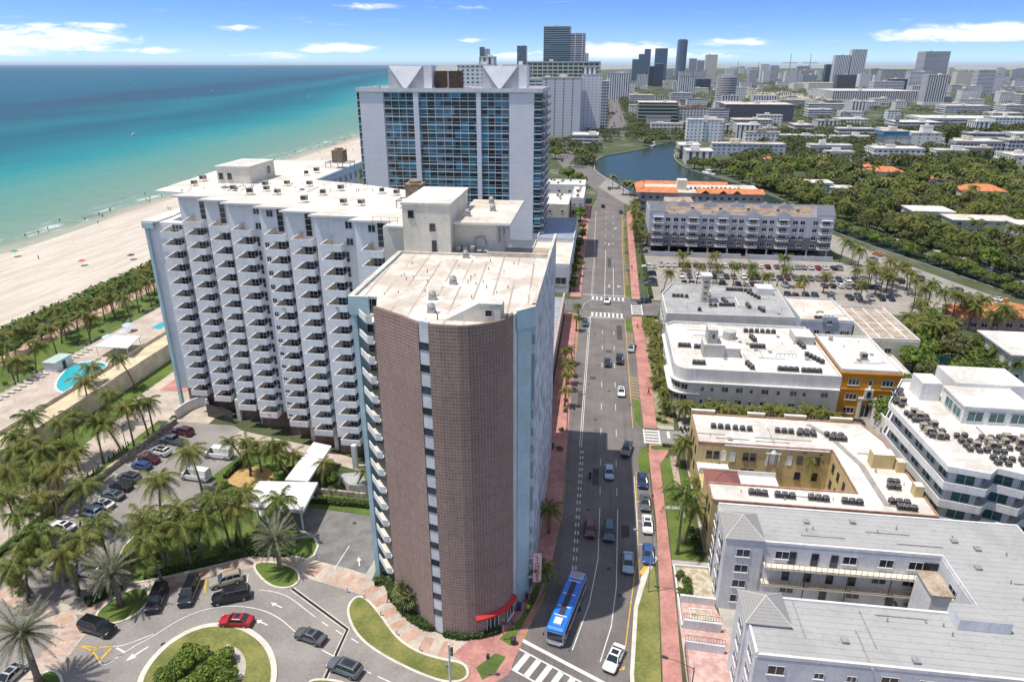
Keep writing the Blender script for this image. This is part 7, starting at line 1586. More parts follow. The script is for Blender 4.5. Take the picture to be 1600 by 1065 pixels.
# ---- yard walls at the lower right
def wallthing(line, w, h, m, lab, z=0, name='garden_wall'): b = MB(); ribbon(b, line, w, z, 0, 0, h); o = b.build(name, m); tag(o, lab, 'wall'); return o
def railthing(line, h, lab, z=0, step=.35, m=None):
    o = thing('railing', lab, 'railing'); b = MB(); 
    for i in range(len(line)-1):
        a, c_ = Vector(line[i]), Vector(line[i+1]); L_ = (c_-a).length; n = max(1, int(L_/step))
        for j in range(n+1): q = a+(c_-a)*j/n; b.cyl(q.x, q.y, z, z+h, .02, .02, 4)
        b.tube([(*a, z+h), (*c_, z+h)], .03, 5); b.tube([(*a, z+.12), (*c_, z+.12)], .02, 4)
    b.build('bars', m or M_DARK, o); return o
wallthing([(14.5, 82.2), (19.6, 82.0)], .35, 1.3, M_WHITE, 'low white wall at the top of the pebble garden beside the path'); wallthing([(14.4, 89.8), (19.7, 89.8)], .2, .5, M_WHITE, 'white edging wall along the short cross path')
wallthing([(14.3, 89.7), (14.3, 77.0)], .25, .55, M_WHITE, 'white edging wall between the pink pavement and pebble garden'); wallthing([(14.5, 77.0), (19.6, 76.8)], .3, 1.6, M_BLUEWHITE, 'white retaining wall with railing below the planter yard'); railthing([(14.5, 77.2), (19.6, 77.0)], .9, 'dark railing on the retaining wall below the planter yard', 1.6)
wallthing([(14.3, 73.3), (19.5, 73.0)], .3, 1.4, M_BLUEWHITE, 'lower white retaining wall at the stained yard'); railthing([(14.3, 73.4), (19.5, 73.1)], .9, 'dark railing above the stained pink yard', 1.4); railthing([(14.3, 73.3), (14.0, 58)], 1.0, 'dark railing between the pink pavement and the stained yard')
pl = thing('planter', 'square white planter box with pebbles in the small yard', 'planter', (17.2, 79.4, .05)); b = MB(); ribbon(b, rect(-1.5, -1.0, 1.5, 1.0)+[(-1.5, -1.0)], .2, 0, 0, 0, .5); b.build('box', M_WHITE, pl); b = MB(); b.box(-1.4, -.9, .1, 1.4, .9, .4); b.build('soil', MATS['pebble_garden'], pl)
q = at(1116, 926); ch_ = thing('patio_chair', 'small brown chair on the pale yard beside the white walk-up', 'chair', (*q, .05)); b = MB(); b.box(-.3, -.3, .35, .3, .3, .45); b.build('seat', M_TANMET, ch_); b = MB(); b.box(-.3, .25, .45, .3, .3, .95); b.build('backrest', M_TANMET, ch_)
for s in ((-.27, -.27), (.27, -.27), (-.27, .27), (.27, .27)): b = MB(); b.cyl(s[0], s[1], 0, .35, .025, .025, 4); b.build('leg', M_DARK, ch_)
# ---- pool deck
POOL = smooth_poly([at(x, y, 3.5) for x, y in ((86, 598), (92, 612), (112, 612), (125, 590), (165, 578), (167, 568), (140, 564), (110, 570))], 3)
mb = MB(); mb.prism(offset(POOL, .45), 3.5, 3.58); struct('pool_rim', mb, M_WHITE)
pw_, t, p = custom('pool_water'); geo = t.new('ShaderNodeNewGeometry'); t.link(t.mix(t.noise(geo.outputs['Position'], .4, 3), (.01, .30, .36), (.03, .42, .47)), p.inputs['Base Color']); p.inputs['Roughness'].default_value = .1
mb = MB(); mb.prism(POOL, 3.5, 3.585); struct('pool_water', mb, pw_)
mb = MB(); q0 = [at(x, y, 3.5) for x, y in ((236, 512), (250, 514), (262, 506), (262, 499))]; mb.prism(q0, 3.5, 3.56); struct('pool_water', mb, pw_)
railthing([(-135.3, 60), (-135.3, 200)], 1.2, 'long pale railing on the seaward edge of the pool terrace', 3.5, .5, mat('frosted_rail', (.45, .47, .43), .5, .1)); wallthing([(-120.2, 60), (-120.2, 176)], .3, .8, MATS['cream_wall'], 'cream parapet between the pool deck and the walkway', 3.5, 'parapet'); wallthing([(-113.4, 60), (-113.4, 176)], .3, 1.0, MATS['cream_wall'], 'cream parapet along the outer edge of the walkway', 3.45, 'parapet')
q = at(93, 574, 3.5); o = thing('pool_house', 'little white pool house with pale green roof beside the curved pool', 'hut', (*q, 3.5), R(0)); b = MB(); b.box(-1.6, -2.8, 0, 1.6, 2.8, 2.4); b.build('wall', M_WHITE, o); b = MB(); b.box(-1.8, -3, 2.4, 1.8, 3, 2.6); b.build('roof', mat('pale_green_roof', (.42, .52, .47), .7, .1), o)
b = MB(); b.box(1.6, -.5, 0, 1.66, .5, 2.0); b.build('door', M_DARK, o)
q = [at(x, y, 6.4) for x, y in ((146, 541), (178, 523), (220, 524), (199, 543))]; o = thing('cabana', 'flat white sunshade roof on posts beside the pool', 'canopy'); b = MB(); b.prism(q, 6.1, 6.35, 0, 0, True); b.build('roof', M_WHITE, o); b = MB()
for s in offset(q, -.4): b.cyl(s[0], s[1], 3.5, 6.1, .08, .08, 5)
b.build('post', M_WHITE, o)
lm = MB(); lm.box(-.35, -.95, .28, .35, .55, .36); lm.quad([(-.35, .55, .36), (.35, .55, .36), (.35, 1.05, .8), (-.35, 1.05, .8)])
for s in ((-.3, -.8), (.3, -.8), (-.3, .4), (.3, .4)): lm.cyl(s[0], s[1], 0, .28, .03, .03, 4)
lm = lm.mesh('sun_lounger', [mat('lounger_sling', (.55, .52, .47), .8, .05)]); ls = []
for i in range(24):
    u = i/23; o = place('sun_lounger', lm, None, (-133.3+rnd.uniform(-.2, .2), 112+u*40, 3.5), R(90)); tag(o, 'x', 'lounger', 'loungers along the pool terrace railing'); ls.append(o)
number(ls, 'pale sun lounger by the pool terrace railing, {}')
mb = None
for i, (x, y) in enumerate(((-131, 157), (-129, 161), (-131.5, 166))): o = thing('parasol', 'blue and white parasol on the pool deck, %s beyond the pool house' % nth(i+1), 'parasol', (x, y, 3.5)); b = MB(); b.cyl(0, 0, 0, 2.4, .04, .04, 5); b.build('pole', M_WHITE, o); b = MB(); b.cyl(0, 0, 2.0, 2.7, 1.6, .05, 10, 0, False); b.build('shade', mat('pale_blue_canvas', (.45, .52, .62), .8, .05), o)
bk = []
for i in range(22): o = place('post', MB().mesh('e', M_DARK) if False else None, None); bpy.data.objects.remove(o)
cb = MB(); cb.cyl(0, 0, 0, .95, .16, .12, 7); cbm = cb.mesh('bollard', M_DARK)
for i in range(16): o = place('bollard', cbm, None, (-95.6, 92+i*1.5, .1)); tag(o, 'x', 'bollard', 'dark posts beside the beach path'); bk.append(o)
number(bk, 'dark short post beside the beach path, {}')
rk = MB(); r3 = random.Random(3)
# ================================================================ PALMS, TREES, HEDGES
def palm_at(kind, cx, cy, h, label='', group=None, **k):
    """a palm whose crown shows at (cx, cy) when its trunk is h tall"""
    q = at(cx, cy, h+k.get('z', 0)+.3); ln = k.pop('lean', rnd.choice((0.3, 1.0, 2.4)) if kind == 'coco' else 0.0); rot = rnd.uniform(0, 6.28)
    return palm(kind, q[0]-ln*math.cos(rot), q[1]-ln*math.sin(rot), h, label, group, lean=ln, rot=rot, **k)
# the three grey-green date palms
palm_at('date', 430, 838, 6.0, 'grey-green date palm on the small oval island by the drive', sc=1.0); palm_at('date', 173, 888, 6.5, 'grey-green date palm on the lawn island left of the parked black suv', sc=1.05); palm_at('date', 33, 985, 8.5, 'large grey-green date palm in the bottom left corner', sc=1.1)
A = [(x/2.663, 350+y/2.663) for x, y in ((135, 392), (225, 352), (325, 325), (420, 312), (510, 302), (440, 262), (490, 242), (560, 258), (610, 232), (590, 192), (632, 165), (270, 402), (200, 425), (100, 420), (50, 440), (30, 560), (380, 385), (150, 490), (345, 372), (460, 290), (630, 200), (20, 500), (250, 385), (70, 560), (10, 455), (570, 215))]
G1 = [palm_at('coco', a, b2, rnd.choice((6.5, 7.5, 8.5)), sc=rnd.uniform(.75, .95)) for a, b2 in A]
number(G1, 'coconut palm on the beachside lawn, {}', 'coconut palms on the beachside lawn')
A = [(182, 555), (141, 571), (130, 591), (45, 647), (92, 658), (112, 645), (169, 613), (161, 660), (195, 634), (214, 627), (229, 624), (19, 676), (22, 702), (41, 688), (64, 699), (94, 725), (113, 703), (75, 733), (49, 740), (148, 650), (12, 730), (60, 775), (130, 755), (28, 800), (8, 770), (95, 690)]
G2 = [palm_at('coco', a, b2, rnd.choice((8, 9, 10)), z=0, sc=rnd.uniform(.78, .98)) for a, b2 in A]
number(G2, 'coconut palm between the pool terrace and the car park, {}', 'coconut palms by the beach path')
A = [(296, 703, 9), (248, 746, 9), (222, 805, 8.5), (225, 842, 8), (278, 790, 9), (334, 775, 9.5), (380, 770, 9), (436, 778, 8.5), (365, 790, 8), (60, 830, 8.5), (128, 838, 9), (150, 815, 8), (98, 860, 8), (282, 818, 8), (240, 820, 8), (320, 805, 8), (20, 880, 7), (45, 855, 7)]
G3 = [palm_at('coco', a, b2, h, sc=rnd.uniform(.85, 1.02), z=0.1) for a, b2, h in A]
number(G3, 'tall coconut palm over the hotel car park and drive, {}', 'coconut palms round the hotel drive')
A = [(383, 687, 7), (387, 703, 6), (425, 690, 7.5), (432, 708, 6), (418, 700, 6.5), (357, 686, 6), (457, 707, 5), (507, 720, 6), (571, 733, 5), (400, 690, 6), (440, 690, 7)]
G4 = [palm_at('coco', a, b2, h, sc=.6) for a, b2, h in A]
number(G4, 'slim palm in the slab front garden, {}', 'slim palms in front of the slab')
palm_at('fan', 641, 922, 2.8, 'bushy fan palm in the planting bed at the foot of the brick tower', sc=1.5, cat='palm tree')
A = [(858, 790, 5), (849, 884, 4.5)]
for i, (a, b2, h) in enumerate(A): palm_at('coco', a, b2, h, ('dark palm in the tower shade on the avenue pavement, upper one', 'dark palm near the vertical sign in the tower shade, lower one')[i], sc=.72)
A = [(890, 542), (887, 560), (885, 582), (885, 606), (902, 475), (901, 493), (884, 545), (889, 572)]
G5 = [palm_at('coco', a, b2, 4.5, z=.14, sc=.5) for a, b2 in A]; number(G5, 'street palm on the left pavement beyond the tower shadow, {}', 'street palms on the left pavement')
for i, (a, b2) in enumerate(((882, 637), (878, 667), (874, 697), (884, 622))): q = at(a, b2, 1); bush(q[0], q[1], 1.0, 'small leafy shrub in the left pavement, %s from the top' % nth((2, 3, 4, 1)[i]), 'shrubs in the left pavement', .2)
palm_at('coco', 1070, 766, 11.5, 'tall leaning coconut palm beside the grass in front of the ochre building', lean=.8, sc=1.0)
A = [(1093, 748, 5), (1071, 684, 6), (1068, 692, 5), (1110, 718, 5), (1087, 790, 6), (1234, 695, 8.5), (1268, 709, 8)]
G6 = [palm_at('coco', a[0], a[1], a[2], sc=.7) for a in A]; number(G6, 'small palm against the ochre courtyard building, {}', 'palms round the ochre building')
G7 = [palm('coco', 19.5+i*1.8+rnd.uniform(-.5, .5), 138.6+rnd.uniform(-.8, .8), rnd.choice((3.5, 4, 4.5)), lean=.2, sc=.62) for i in range(19)]; number(G7, 'small palm in the row in front of the streamline hotel, {}', 'palms along the streamline hotel')
G8 = [palm('coco', 20+i*1.9+rnd.uniform(-.5, .5), 179.5+rnd.uniform(-2.5, 2.5), rnd.choice((4, 4.5, 5)), lean=.3, sc=.7) for i in range(14)]; number(G8, 'small palm between the streamline hotel and the grey roofed building, {}', 'palms behind the streamline hotel')
G9 = [palm('coco', rnd.uniform(15.4, 18.2), 141+i*3.4, rnd.choice((3, 4, 4.5)), lean=.2, sc=.62) for i in range(17)]; number(G9, 'small palm in the garden strip by the pink pavement, {}', 'palms by the pink pavement')
A = [(1046, 423), (1072, 410), (1096, 413), (1121, 414), (1149, 413), (1177, 423), (1199, 428), (1229, 418), (1255, 435), (1292, 427), (1227, 400), (1066, 395), (1116, 397), (1175, 413), (1340, 420), (1383, 425), (1365, 418), (1395, 430), (1350, 440), (1405, 415)]
G10 = [palm_at('coco', a, b2, rnd.choice((7, 8)), sc=.78) for a, b2 in A]; number(G10, 'palm rising from the crowded car park, {}', 'palms in the car park')
A = [(1320+i*13+rnd.uniform(-6, 6), 388+i*5.2+rnd.uniform(-14, 12)) for i in range(20)]
G11 = [palm_at('coco', a, b2, rnd.choice((8, 9.5, 11)), sc=.85) for a, b2 in A]; number(G11, 'palm along the pale canal road, {}', 'palms along the canal road')
A = [(16.5+rnd.uniform(-.7, 2.2), 287+i*4.4) for i in range(20)]
G12 = [palm('coco' if i % 2 else 'fan', x, y, rnd.choice((5, 6, 7)), sc=.85) for i, (x, y) in enumerate(A)]; number(G12, 'palm in the row left of the gabled condominium, {}', 'palms left of the gabled condominium')
A = [(1420+rnd.uniform(0, 60), 480+rnd.uniform(0, 30)) for i in range(10)]+[(1560, 545), (1590, 560), (1440, 470), (1525, 470), (1490, 500), (1580, 485)]
G13 = [palm_at('coco', a, b2, 6, sc=.9) for a, b2 in A]; number(G13, 'palm beside the orange tiled house near the right edge, {}', 'palms by the orange tiled house')
# street trees on the left
tree('bright0', *at(907, 337, 3), 1.0, 'round bright green street tree beside the white flats', z=0); tree('bright1', *at(905, 285, 3), 1.2, 'bright green tree in front of the wide white flats, right of its twin'); tree('bright2', *at(888, 276, 3), 1.3, 'bright green tree nearer the glass tower above the white flats'); tree('broad1', *at(868, 243, 3), 1.5, 'dark tree at the foot of the glass tower by the bend')
for i, (x, y) in enumerate([(-8.2+rnd.uniform(-.8, .8), 230+j*9.5) for j in range(11)]): o = tree('small', x, y, rnd.uniform(.9, 1.3), 'small street tree on the left pavement beyond the crossing, %s from the crossing' % nth(i+1), 'small trees on the left pavement')
for i, y in enumerate((-1,)): pass
# sea-grape trees on the roundabout
A = [(300, 1016, .8), (345, 1026, .72), (280, 1040, .68), (322, 1050, .8), (352, 1056, .7), (258, 1058, .72), (300, 1068, .8), (345, 1080, .8)]
RBT = []
for a, b2, s in A: q = at(a, b2, 1.5); RBT.append(tree('sea', q[0], q[1], s, 'x', name='sea_grape_tree'))
number(RBT, 'bright green round-leaved tree on the roundabout, {}', 'bright green trees on the roundabout')
# hedges and beds
hedge(smooth_poly(pts((585, 912), (606, 908), (618, 940), (640, 965), (672, 985), (685, 975)), 1, False), 1.3, .8, 'low hedge curving round the left foot of the brick tower')
hedge(smooth_poly(pts((694, 990), (722, 996), (752, 993), (782, 984)), 1, False), 1.3, .8, 'low dark hedge under the shop windows of the brick tower')
hedge(pts((476, 782), (590, 793)), 1.3, 1.0, 'clipped hedge on the lawn between canopy and brick tower'); hedge(pts((352, 748), (392, 708), (470, 718), (500, 722)), .9, .8, 'clipped hedge round the ochre circle garden'); hedge([(-94.2, 66), (-94.2, 84), (-94.4, 104)], 1.1, .7, 'hedge in the planted strip beside the stone wall')
hedge(pts((225, 902), (300, 886), (390, 866), (455, 866)), 1.4, .6, 'low hedge along the lower edge of the middle lawn'); hedge(pts((135, 945), (190, 918)), 1.6, .9, 'dark hedge behind the left lawn island'); hedge([(15.2, 127), (17.8, 126.8)], .7, .6, 'tiny hedge at the side road corner'); hedge([(17.9, 99.5), (18.6, 93)], .9, .8, 'low hedge along the ochre building front')
hedge([(16, 205.5), (19.3, 205.3)], 1.0, .8, 'dark hedge at the far side street corner'); hedge([(18.6, 225), (18.2, 280)], 1.2, 1.0, 'green fence hedge along the car park edge')
BS = []
for a, b2, s in [(115, 862, 1.6), (210, 880, 1.8), (250, 868, 1.5), (300, 858, 1.4), (455, 738, 1.6), (470, 745, 1.5), (548, 765, 2.2), (560, 770, 1.8), (525, 748, 1.8), (515, 755, 1.6), (272, 655, 1.3), (232, 686, 1.1), (215, 700, 1.1), (185, 722, 1.2), (160, 745, 1.2), (138, 760, 1.2), (255, 670, 1.0), (375, 850, 1.3), (350, 862, 1.2), (440, 850, 1.1), (40, 925, 1.6), (28, 910, 1.8), (100, 895, 1.6)]: q = at(a, b2); BS.append(bush(q[0], q[1], s))
number(BS, 'round green shrub near the hotel drive and beach path, {}', 'shrubs round the hotel drive')
BS = []
for i in range(34): BS.append(bush(rnd.uniform(14.8, 18.4), rnd.uniform(137, 204), rnd.uniform(.6, 1.2)))
for i in range(8): BS.append(bush(rnd.uniform(14.6, 17.0), rnd.uniform(83, 88.5), rnd.uniform(.6, 1.3)))
number(BS, 'low shrub in the strip garden right of the pink pavement, {}', 'shrubs right of the pink pavement')
BS = [bush(-97.5+20*0-47.5+rnd.uniform(-1, 1), 100+i*9, 1.2, lm=L_DARKT) for i in range(13)]; number(BS, 'dark clipped shrub on the beachside lawn, {}', 'clipped shrubs on the beachside lawn')
# dune scrub: nobody could count it
lf = MB(); r5 = random.Random(11)
for i in range(15000):
    y = 60+r5.random()**1.2*520; w_ = r5.betavariate(1.3, 1.3); x = -177.5+w_*17-(y-60)*.0; hgt = r5.uniform(.2, 2.2)*(1-.6*abs(w_-.5)); s = .55+y*.0016
    if y > 300: x -= (y-300)*.045
    e = Vector((r5.uniform(-1, 1), r5.uniform(-1, 1), r5.uniform(-.5, .5))).normalized()*s; f = Vector((-e.y, e.x, r5.uniform(-.3, .8)*s))*.7; c = Vector((x, y, hgt)); lf.quad([c-e, c-f, c+e, c+f])
tag(lf.build('dune_scrub', L_HEDGE), 'thick green dune scrub between the beach and the palms', 'shrubbery', kind='stuff')
# ================================================================ WOODED SUBURB
KEEP = [(19, 60, 60, 125), (17, 134, 70, 176), (19, 186, 86, 222), (50, 94, 112, 145), (17, 222, 100, 320), (18, 355, 88, 404), (-60, 330, 16, 420)]
def inpoly(x, y, P):
    c = False; j = len(P)-1
    for i in range(len(P)):
        if (P[i][1] > y) != (P[j][1] > y) and x < (P[j][0]-P[i][0])*(y-P[i][1])/(P[j][1]-P[i][1])+P[i][0]: c = not c
        j = i
    return c
LK2 = offset(LAKE, 2.5); ROADP = pts((970, 320), (1010, 318), (1230, 346), (1290, 358), (1400, 404), (1500, 440), (1700, 508), (1700, 545), (1500, 482), (1420, 446), (1300, 398), (1240, 380))
BOX = []     # footprints of suburb buildings, filled below
def free(x, y, m=0.0):
    if any(a-m < x < c+m and b2-m < y < d_+m for a, b2, c, d_ in KEEP): return False
    if any(a-m < x < c+m and b2-m < y < d_+m for a, b2, c, d_ in BOX): return False
    return not inpoly(x, y, LK2) and not inpoly(x, y, ROADP) and not (y > 840 and abs(x-17) < 16)
# ================================================================ THE CITY BEYOND
def facade(name, wall, gl, fh=3.2, bw=3.5, zr=(.30, .85), xr=(.15, .85), vary=.5):
    """storeys and window bays of a distant building, laid out in the building's own space"""
    m, t, p = custom(name); tc = t.new('ShaderNodeTexCoord'); o = t.xyz(tc.outputs['Object']); nn = t.xyz(tc.outputs['Normal'])
    side = t.m('GREATER_THAN', t.m('ABSOLUTE', nn[0]), .5)
    u = t.m('ADD', t.m('MULTIPLY', o[0], t.m('SUBTRACT', 1.0, side)), t.m('MULTIPLY', o[1], side))
    uc = t.m('DIVIDE', t.m('ADD', u, 1000.0), bw); zc = t.m('DIVIDE', t.m('ADD', o[2], .01), fh); fu, fz = t.m('FRACT', uc), t.m('FRACT', zc)
    a = t.m('MULTIPLY', t.m('GREATER_THAN', fu, xr[0]), t.m('LESS_THAN', fu, xr[1])); b = t.m('MULTIPLY', t.m('GREATER_THAN', fz, zr[0]), t.m('LESS_THAN', fz, zr[1]))
    wn = t.new('ShaderNodeTexWhiteNoise', noise_dimensions='3D'); t.link(t.vec(t.m('FLOOR', uc), t.m('FLOOR', zc), side), wn.inputs[0])
    g_ = t.mix(t.m('MULTIPLY', wn.outputs[0], vary), gl, tuple(min(1, c*3+.04) for c in gl)); f = t.m('MULTIPLY', t.m('MULTIPLY', a, b), t.m('LESS_THAN', t.m('ABSOLUTE', nn[2]), .5))
    oi = t.new('ShaderNodeObjectInfo'); n_ = t.noise(tc.outputs['Object'], .08, 3); wc = t.mix(t.m('MULTIPLY', n_, .35), wall, tuple(c*.72 for c in wall))
    t.link(t.mix(f, wc, g_), p.inputs['Base Color']); t.link(t.m('SUBTRACT', .85, t.m('MULTIPLY', f, .65)), p.inputs['Roughness']); return m
FW = [facade('facade_white_grid', (.76, .76, .75), (.06, .07, .09), 3.2, 4.2, (.35, .8), (.25, .75)), facade('facade_white_bands', (.74, .74, .75), (.08, .09, .12), 3.2, 9.0, (.40, .95), (.02, .98)),
      facade('facade_cream_grid', (.70, .66, .57), (.08, .08, .09), 3.2, 3.6, (.3, .75), (.3, .7)), facade('facade_blue_glass', (.25, .31, .38), (.035, .07, .11), 3.5, 3.0, (.12, .96), (.06, .94), .4),
      facade('facade_dark_glass', (.10, .14, .18), (.015, .03, .045), 3.6, 4.0, (.1, .85), (.05, .95), .35), facade('facade_vertical', (.76, .76, .76), (.07, .08, .10), 300, 5.0, (.0, .96), (.4, .85)),
      facade('facade_grey_grid', (.50, .51, .53), (.04, .05, .07), 3.3, 3.2, (.3, .85), (.15, .85)), facade('facade_fins', (.68, .68, .68), (.06, .065, .075), 300, 4.4, (.02, .90), (.3, .78)), facade('facade_louvre', (.13, .13, .16), (.04, .04, .055), 1.2, 1.2, (.3, .8), (.2, .8), .3)]
ROOFS = [M_ROOFW, M_ROOFW, M_ROOFC, mat('pale_roof', (.55, .54, .52), .9, .15, .05), M_ROOFG]
def far_box(name, lab, cat, x0, x1, y, dep, h, fm, rm_=None, group=None, roofbits=1, z0=0.0, lean=0.0):
    o = thing(name, lab, cat, ((x0+x1)/2, y, 0), 0, group); w_ = (x1-x0)/2; b = MB(); b.box(-w_, 0, z0, w_, dep, h, bottom=False)
    if lean: b.v = [(x+lean*z, yy, z) for x, yy, z in b.v]
    b.build('wall', fm, o); b = MB(); s = lean*h; b.box(-w_+.3+s, .3, h, w_-.3+s, dep-.3, h+.15, bottom=False)
    ribbon(b, [(-w_+s, 0), (w_+s, 0), (w_+s, dep), (-w_+s, dep), (-w_+s, 0)], .5, h-.01, 0, 0, .9)
    for _ in range(roofbits):
        a = rnd.uniform(-w_*.6, w_*.3)+s; c = rnd.uniform(dep*.2, dep*.6); e = min(w_*.6, rnd.uniform(3, 9)); b.box(a, c, h+.1, a+e, c+min(dep*.3, rnd.uniform(3, 7)), h+rnd.uniform(2, 4))
    b.build('roof', rm_ or rnd.choice(ROOFS), o); BOX.append((x0-1, y-1, x1+1, y+dep+1)); return o
def pb(name, lab, xl, xr, yb, yt, dep, fm, rm_=None, cat='building', Y=None, **k):
    """a building measured in the photo: left and right edge, foot, roof line"""
    Y = Y or at((xl+xr)/2, yb)[1]; xa, _ = zat(xl, yb, Y); xb, _ = zat(xr, yb, Y); _, h = zat((xl+xr)/2, yt, Y); return far_box(name, lab, cat, xa, xb, Y, dep, max(3, h), fm, rm_, **k)
# hotel towers along the beach road behind the glass tower
pb('hotel_tower', 'tall white hotel slab with dark slot windows just right of the glass tower', 846, 905, 214, 122, 26, facade('facade_slots', (.60, .61, .65), (.05, .06, .09), 3.0, 9.5, (.25, .8), (.45, .6)), cat='hotel')
pb('hotel_tower', 'white hotel tower with ledges and a taller head block at the bend', 906, 937, 209, 117, 24, facade('facade_ledges', (.74, .74, .76), (.14, .15, .18), 3.0, 4.4, (.30, .5), (.3, .7)), cat='hotel'); pb('hotel_tower', 'narrow dark balconied wing on the right of the white hotel', 937, 948, 204, 128, 30, FW[6], cat='hotel')
pb('hotel_tower', 'square white head block rising above the hotel ledges', 906, 928, 208, 106, 14, FW[5], cat='hotel', Y=at(915, 209)[1]+3)
pb('hotel_podium', 'low white podium with shop front below the hotel towers', 893, 934, 229, 212, 30, FW[1], cat='building'); pb('hotel_wing', 'long pale hotel roof with teal stripe behind the glass tower', 820, 906, 190, 124, 30, FW[1], cat='hotel', Y=790)
pb('resort_block', 'wide cream resort with green planted terraces behind the hotels', 822, 936, 150, 97, 50, facade('facade_terraces', (.58, .56, .50), (.03, .055, .03), 5.5, 8, (.1, .75), (.08, .92)), cat='hotel', Y=1150)
pb('white_block', 'white block with square windows seen between the roof wings', 717, 772, 190, 103, 25, FW[0], M_ROOFW, cat='building', Y=620); pb('white_block', 'white block with square windows right of the second roof wing', 786, 823, 190, 103, 25, FW[0], M_ROOFW, cat='building', Y=640); pb('white_block', 'tall white lift block with satellite dishes above the middle white block', 750, 772, 160, 90, 18, FW[5], cat='building', Y=700)
BT = pb('skyline_tower', 'tallest dark glass skyscraper with white balcony edges, left part', 848, 888, 150, 42, 45, facade('facade_condo', (.38, .44, .47), (.02, .05, .065), 3.4, 30, (.22, .98), (.0, 1.0)), cat='skyscraper', Y=1250); pb('skyline_tower', 'slightly lower right part of the dark glass skyscraper with vertical ribs', 888.5, 911, 150, 53, 40, facade('facade_condo2', (.60, .60, .60), (.04, .05, .06), 3.4, 12, (.3, .95), (.06, .94)), cat='skyscraper', Y=1250)
for xl, xr, yt, Y, k, l in ((748, 755, 74, 2900, 3, 'left of a pair of slim distant towers above the roof wing'), (756, 763, 77, 2900, 1, 'right of a pair of slim distant towers above the roof wing'), (808, 823, 72, 2400, 3, 'slim blue tower on the skyline left of the dark skyscraper'), (911, 923, 84, 2300, 5, 'pale ribbed tower on the skyline just right of the dark skyscraper'),
        (994, 1004, 93, 3600, 3, 'shortest of three stepped blue towers on the skyline'), (1004, 1013, 85, 3600, 3, 'middle of three stepped blue towers on the skyline'), (1013, 1023, 77, 3600, 3, 'tallest of three stepped blue towers on the skyline'), (1030, 1050, 76, 3500, 3, 'broad blue glass tower between the stepped trio and the tall one'), (1022, 1032, 104, 2700, 4, 'dark glass block in front of the broad blue tower, left half'), (1031, 1045, 100, 2650, 4, 'dark glass block in front of the broad blue tower, right half'),
        (1086, 1098, 92, 3600, 6, 'grey tower right of the tall rounded tower'), (1099, 1111, 95, 3700, 6, 'lower grey tower beside its twin on the skyline'), (1112, 1131, 86, 3000, 2, 'cream stepped tower with crown on the skyline'), (1203, 1216, 101, 3300, 0, 'white skyline block left of the cranes'), (1218, 1232, 103, 3400, 1, 'white banded skyline block under the left crane'), (1262, 1282, 104, 3400, 6, 'dark skyline block under the right crane'), (1308, 1322, 101, 3000, 4, 'dark block left of the twin white towers'),
        (955, 992, 115, 1650, 5, 'white apartment block with vertical stripes beyond the lagoon street'), (1072, 1098, 120, 1750, 5, 'white block with vertical strips, mid distance'), (1100, 1124, 124, 2200, 4, 'low dark block between two white mid distance blocks'),
        (1321, 1345, 87, 2500, 5, 'left and lower of the twin white ribbed towers'), (1346, 1370, 78, 2500, 5, 'right and taller of the twin white ribbed towers'), (1399, 1438, 110, 2500, 7, 'wide white ribbed block beside the leaning dark tower'), (1329, 1360, 117, 2050, 8, 'dark flat block with white top below the twin towers'),
        (1446, 1482, 113, 2100, 1, 'white block with teal bands below the leaning dark tower'), (1477, 1511, 118, 1500, 7, 'white gridded tower standing in the trees'), (1522, 1555, 112, 2300, 2, 'cream stepped block right of the leaning tower'), (1557, 1585, 110, 2000, 1, 'white banded block near the right edge'), (1580, 1600, 118, 2100, 0, 'white block at the right edge of the skyline'), (1366, 1384, 116, 2300, 0, 'small white block right of the twin towers'), (1390, 1440, 128, 1800, 1, 'rounded white office with band windows above the finned hall'), (1420, 1444, 124, 1900, 4, 'dark glass office above the finned hall')):
    pb('distant_building', l, xl, xr, 0, yt, 30, FW[k], cat='tower' if yt < 105 else 'building', Y=Y)
# the tall rounded one, the round banded one, the leaning one
xa, _ = zat(1055, 110, 3100); xb, zt = zat(1075, 63, 3100); o = thing('skyline_tower', 'tall rounded grey-blue tower on the skyline', 'skyscraper', ((xa+xb)/2, 3100, 0)); b = MB(); r_ = (xb-xa)/2
b.prism([(r_*math.copysign(abs(math.cos(a))**.6, math.cos(a)), 22*math.copysign(abs(math.sin(a))**.6, math.sin(a))) for a in [i*math.pi/12 for i in range(24)]], 0, zt); b.build('wall', FW[3], o); b = MB(); b.box(-r_*.7, -12, zt, r_*.7, 12, zt+4); b.build('roof', M_ROOFG, o)
Y = 1420; xa, _ = zat(1119, 150, Y); xb, zt = zat(1155, 121, Y); o = thing('rounded_apartments', 'round fronted white apartment block with stacked balcony bands', 'apartment building', ((xa+xb)/2, Y+14, 0)); r_ = (xb-xa)/2; n_ = int(zt/3.1)
b = MB(); b.prism([(r_*.94*math.cos(i*math.pi/14), 14*math.sin(i*math.pi/14)) for i in range(28)], 0, zt); b.build('wall', M_DARK, o); b = MB()
for i in range(n_+1): b.prism([(r_*math.cos(k*math.pi/14), 15*math.sin(k*math.pi/14)) for k in range(28)], i*3.1, i*3.1+1.5, 0, 0, True)
b.build('balcony_band', M_WHITE, o); b = MB(); b.box(-r_*.5, -5, zt+1, r_*.4, 5, zt+4.5); b.build('roof', M_WHITE, o)
Y = 2350; xa, _ = zat(1439, 122, Y); xb, _ = zat(1477, 122, Y); _, zt = zat(1465, 81, Y); far_box('skyline_tower', 'leaning dark tower block with pale top edge, widening towards its roof', 'tower', xa, xb, Y, 60, zt, FW[6])
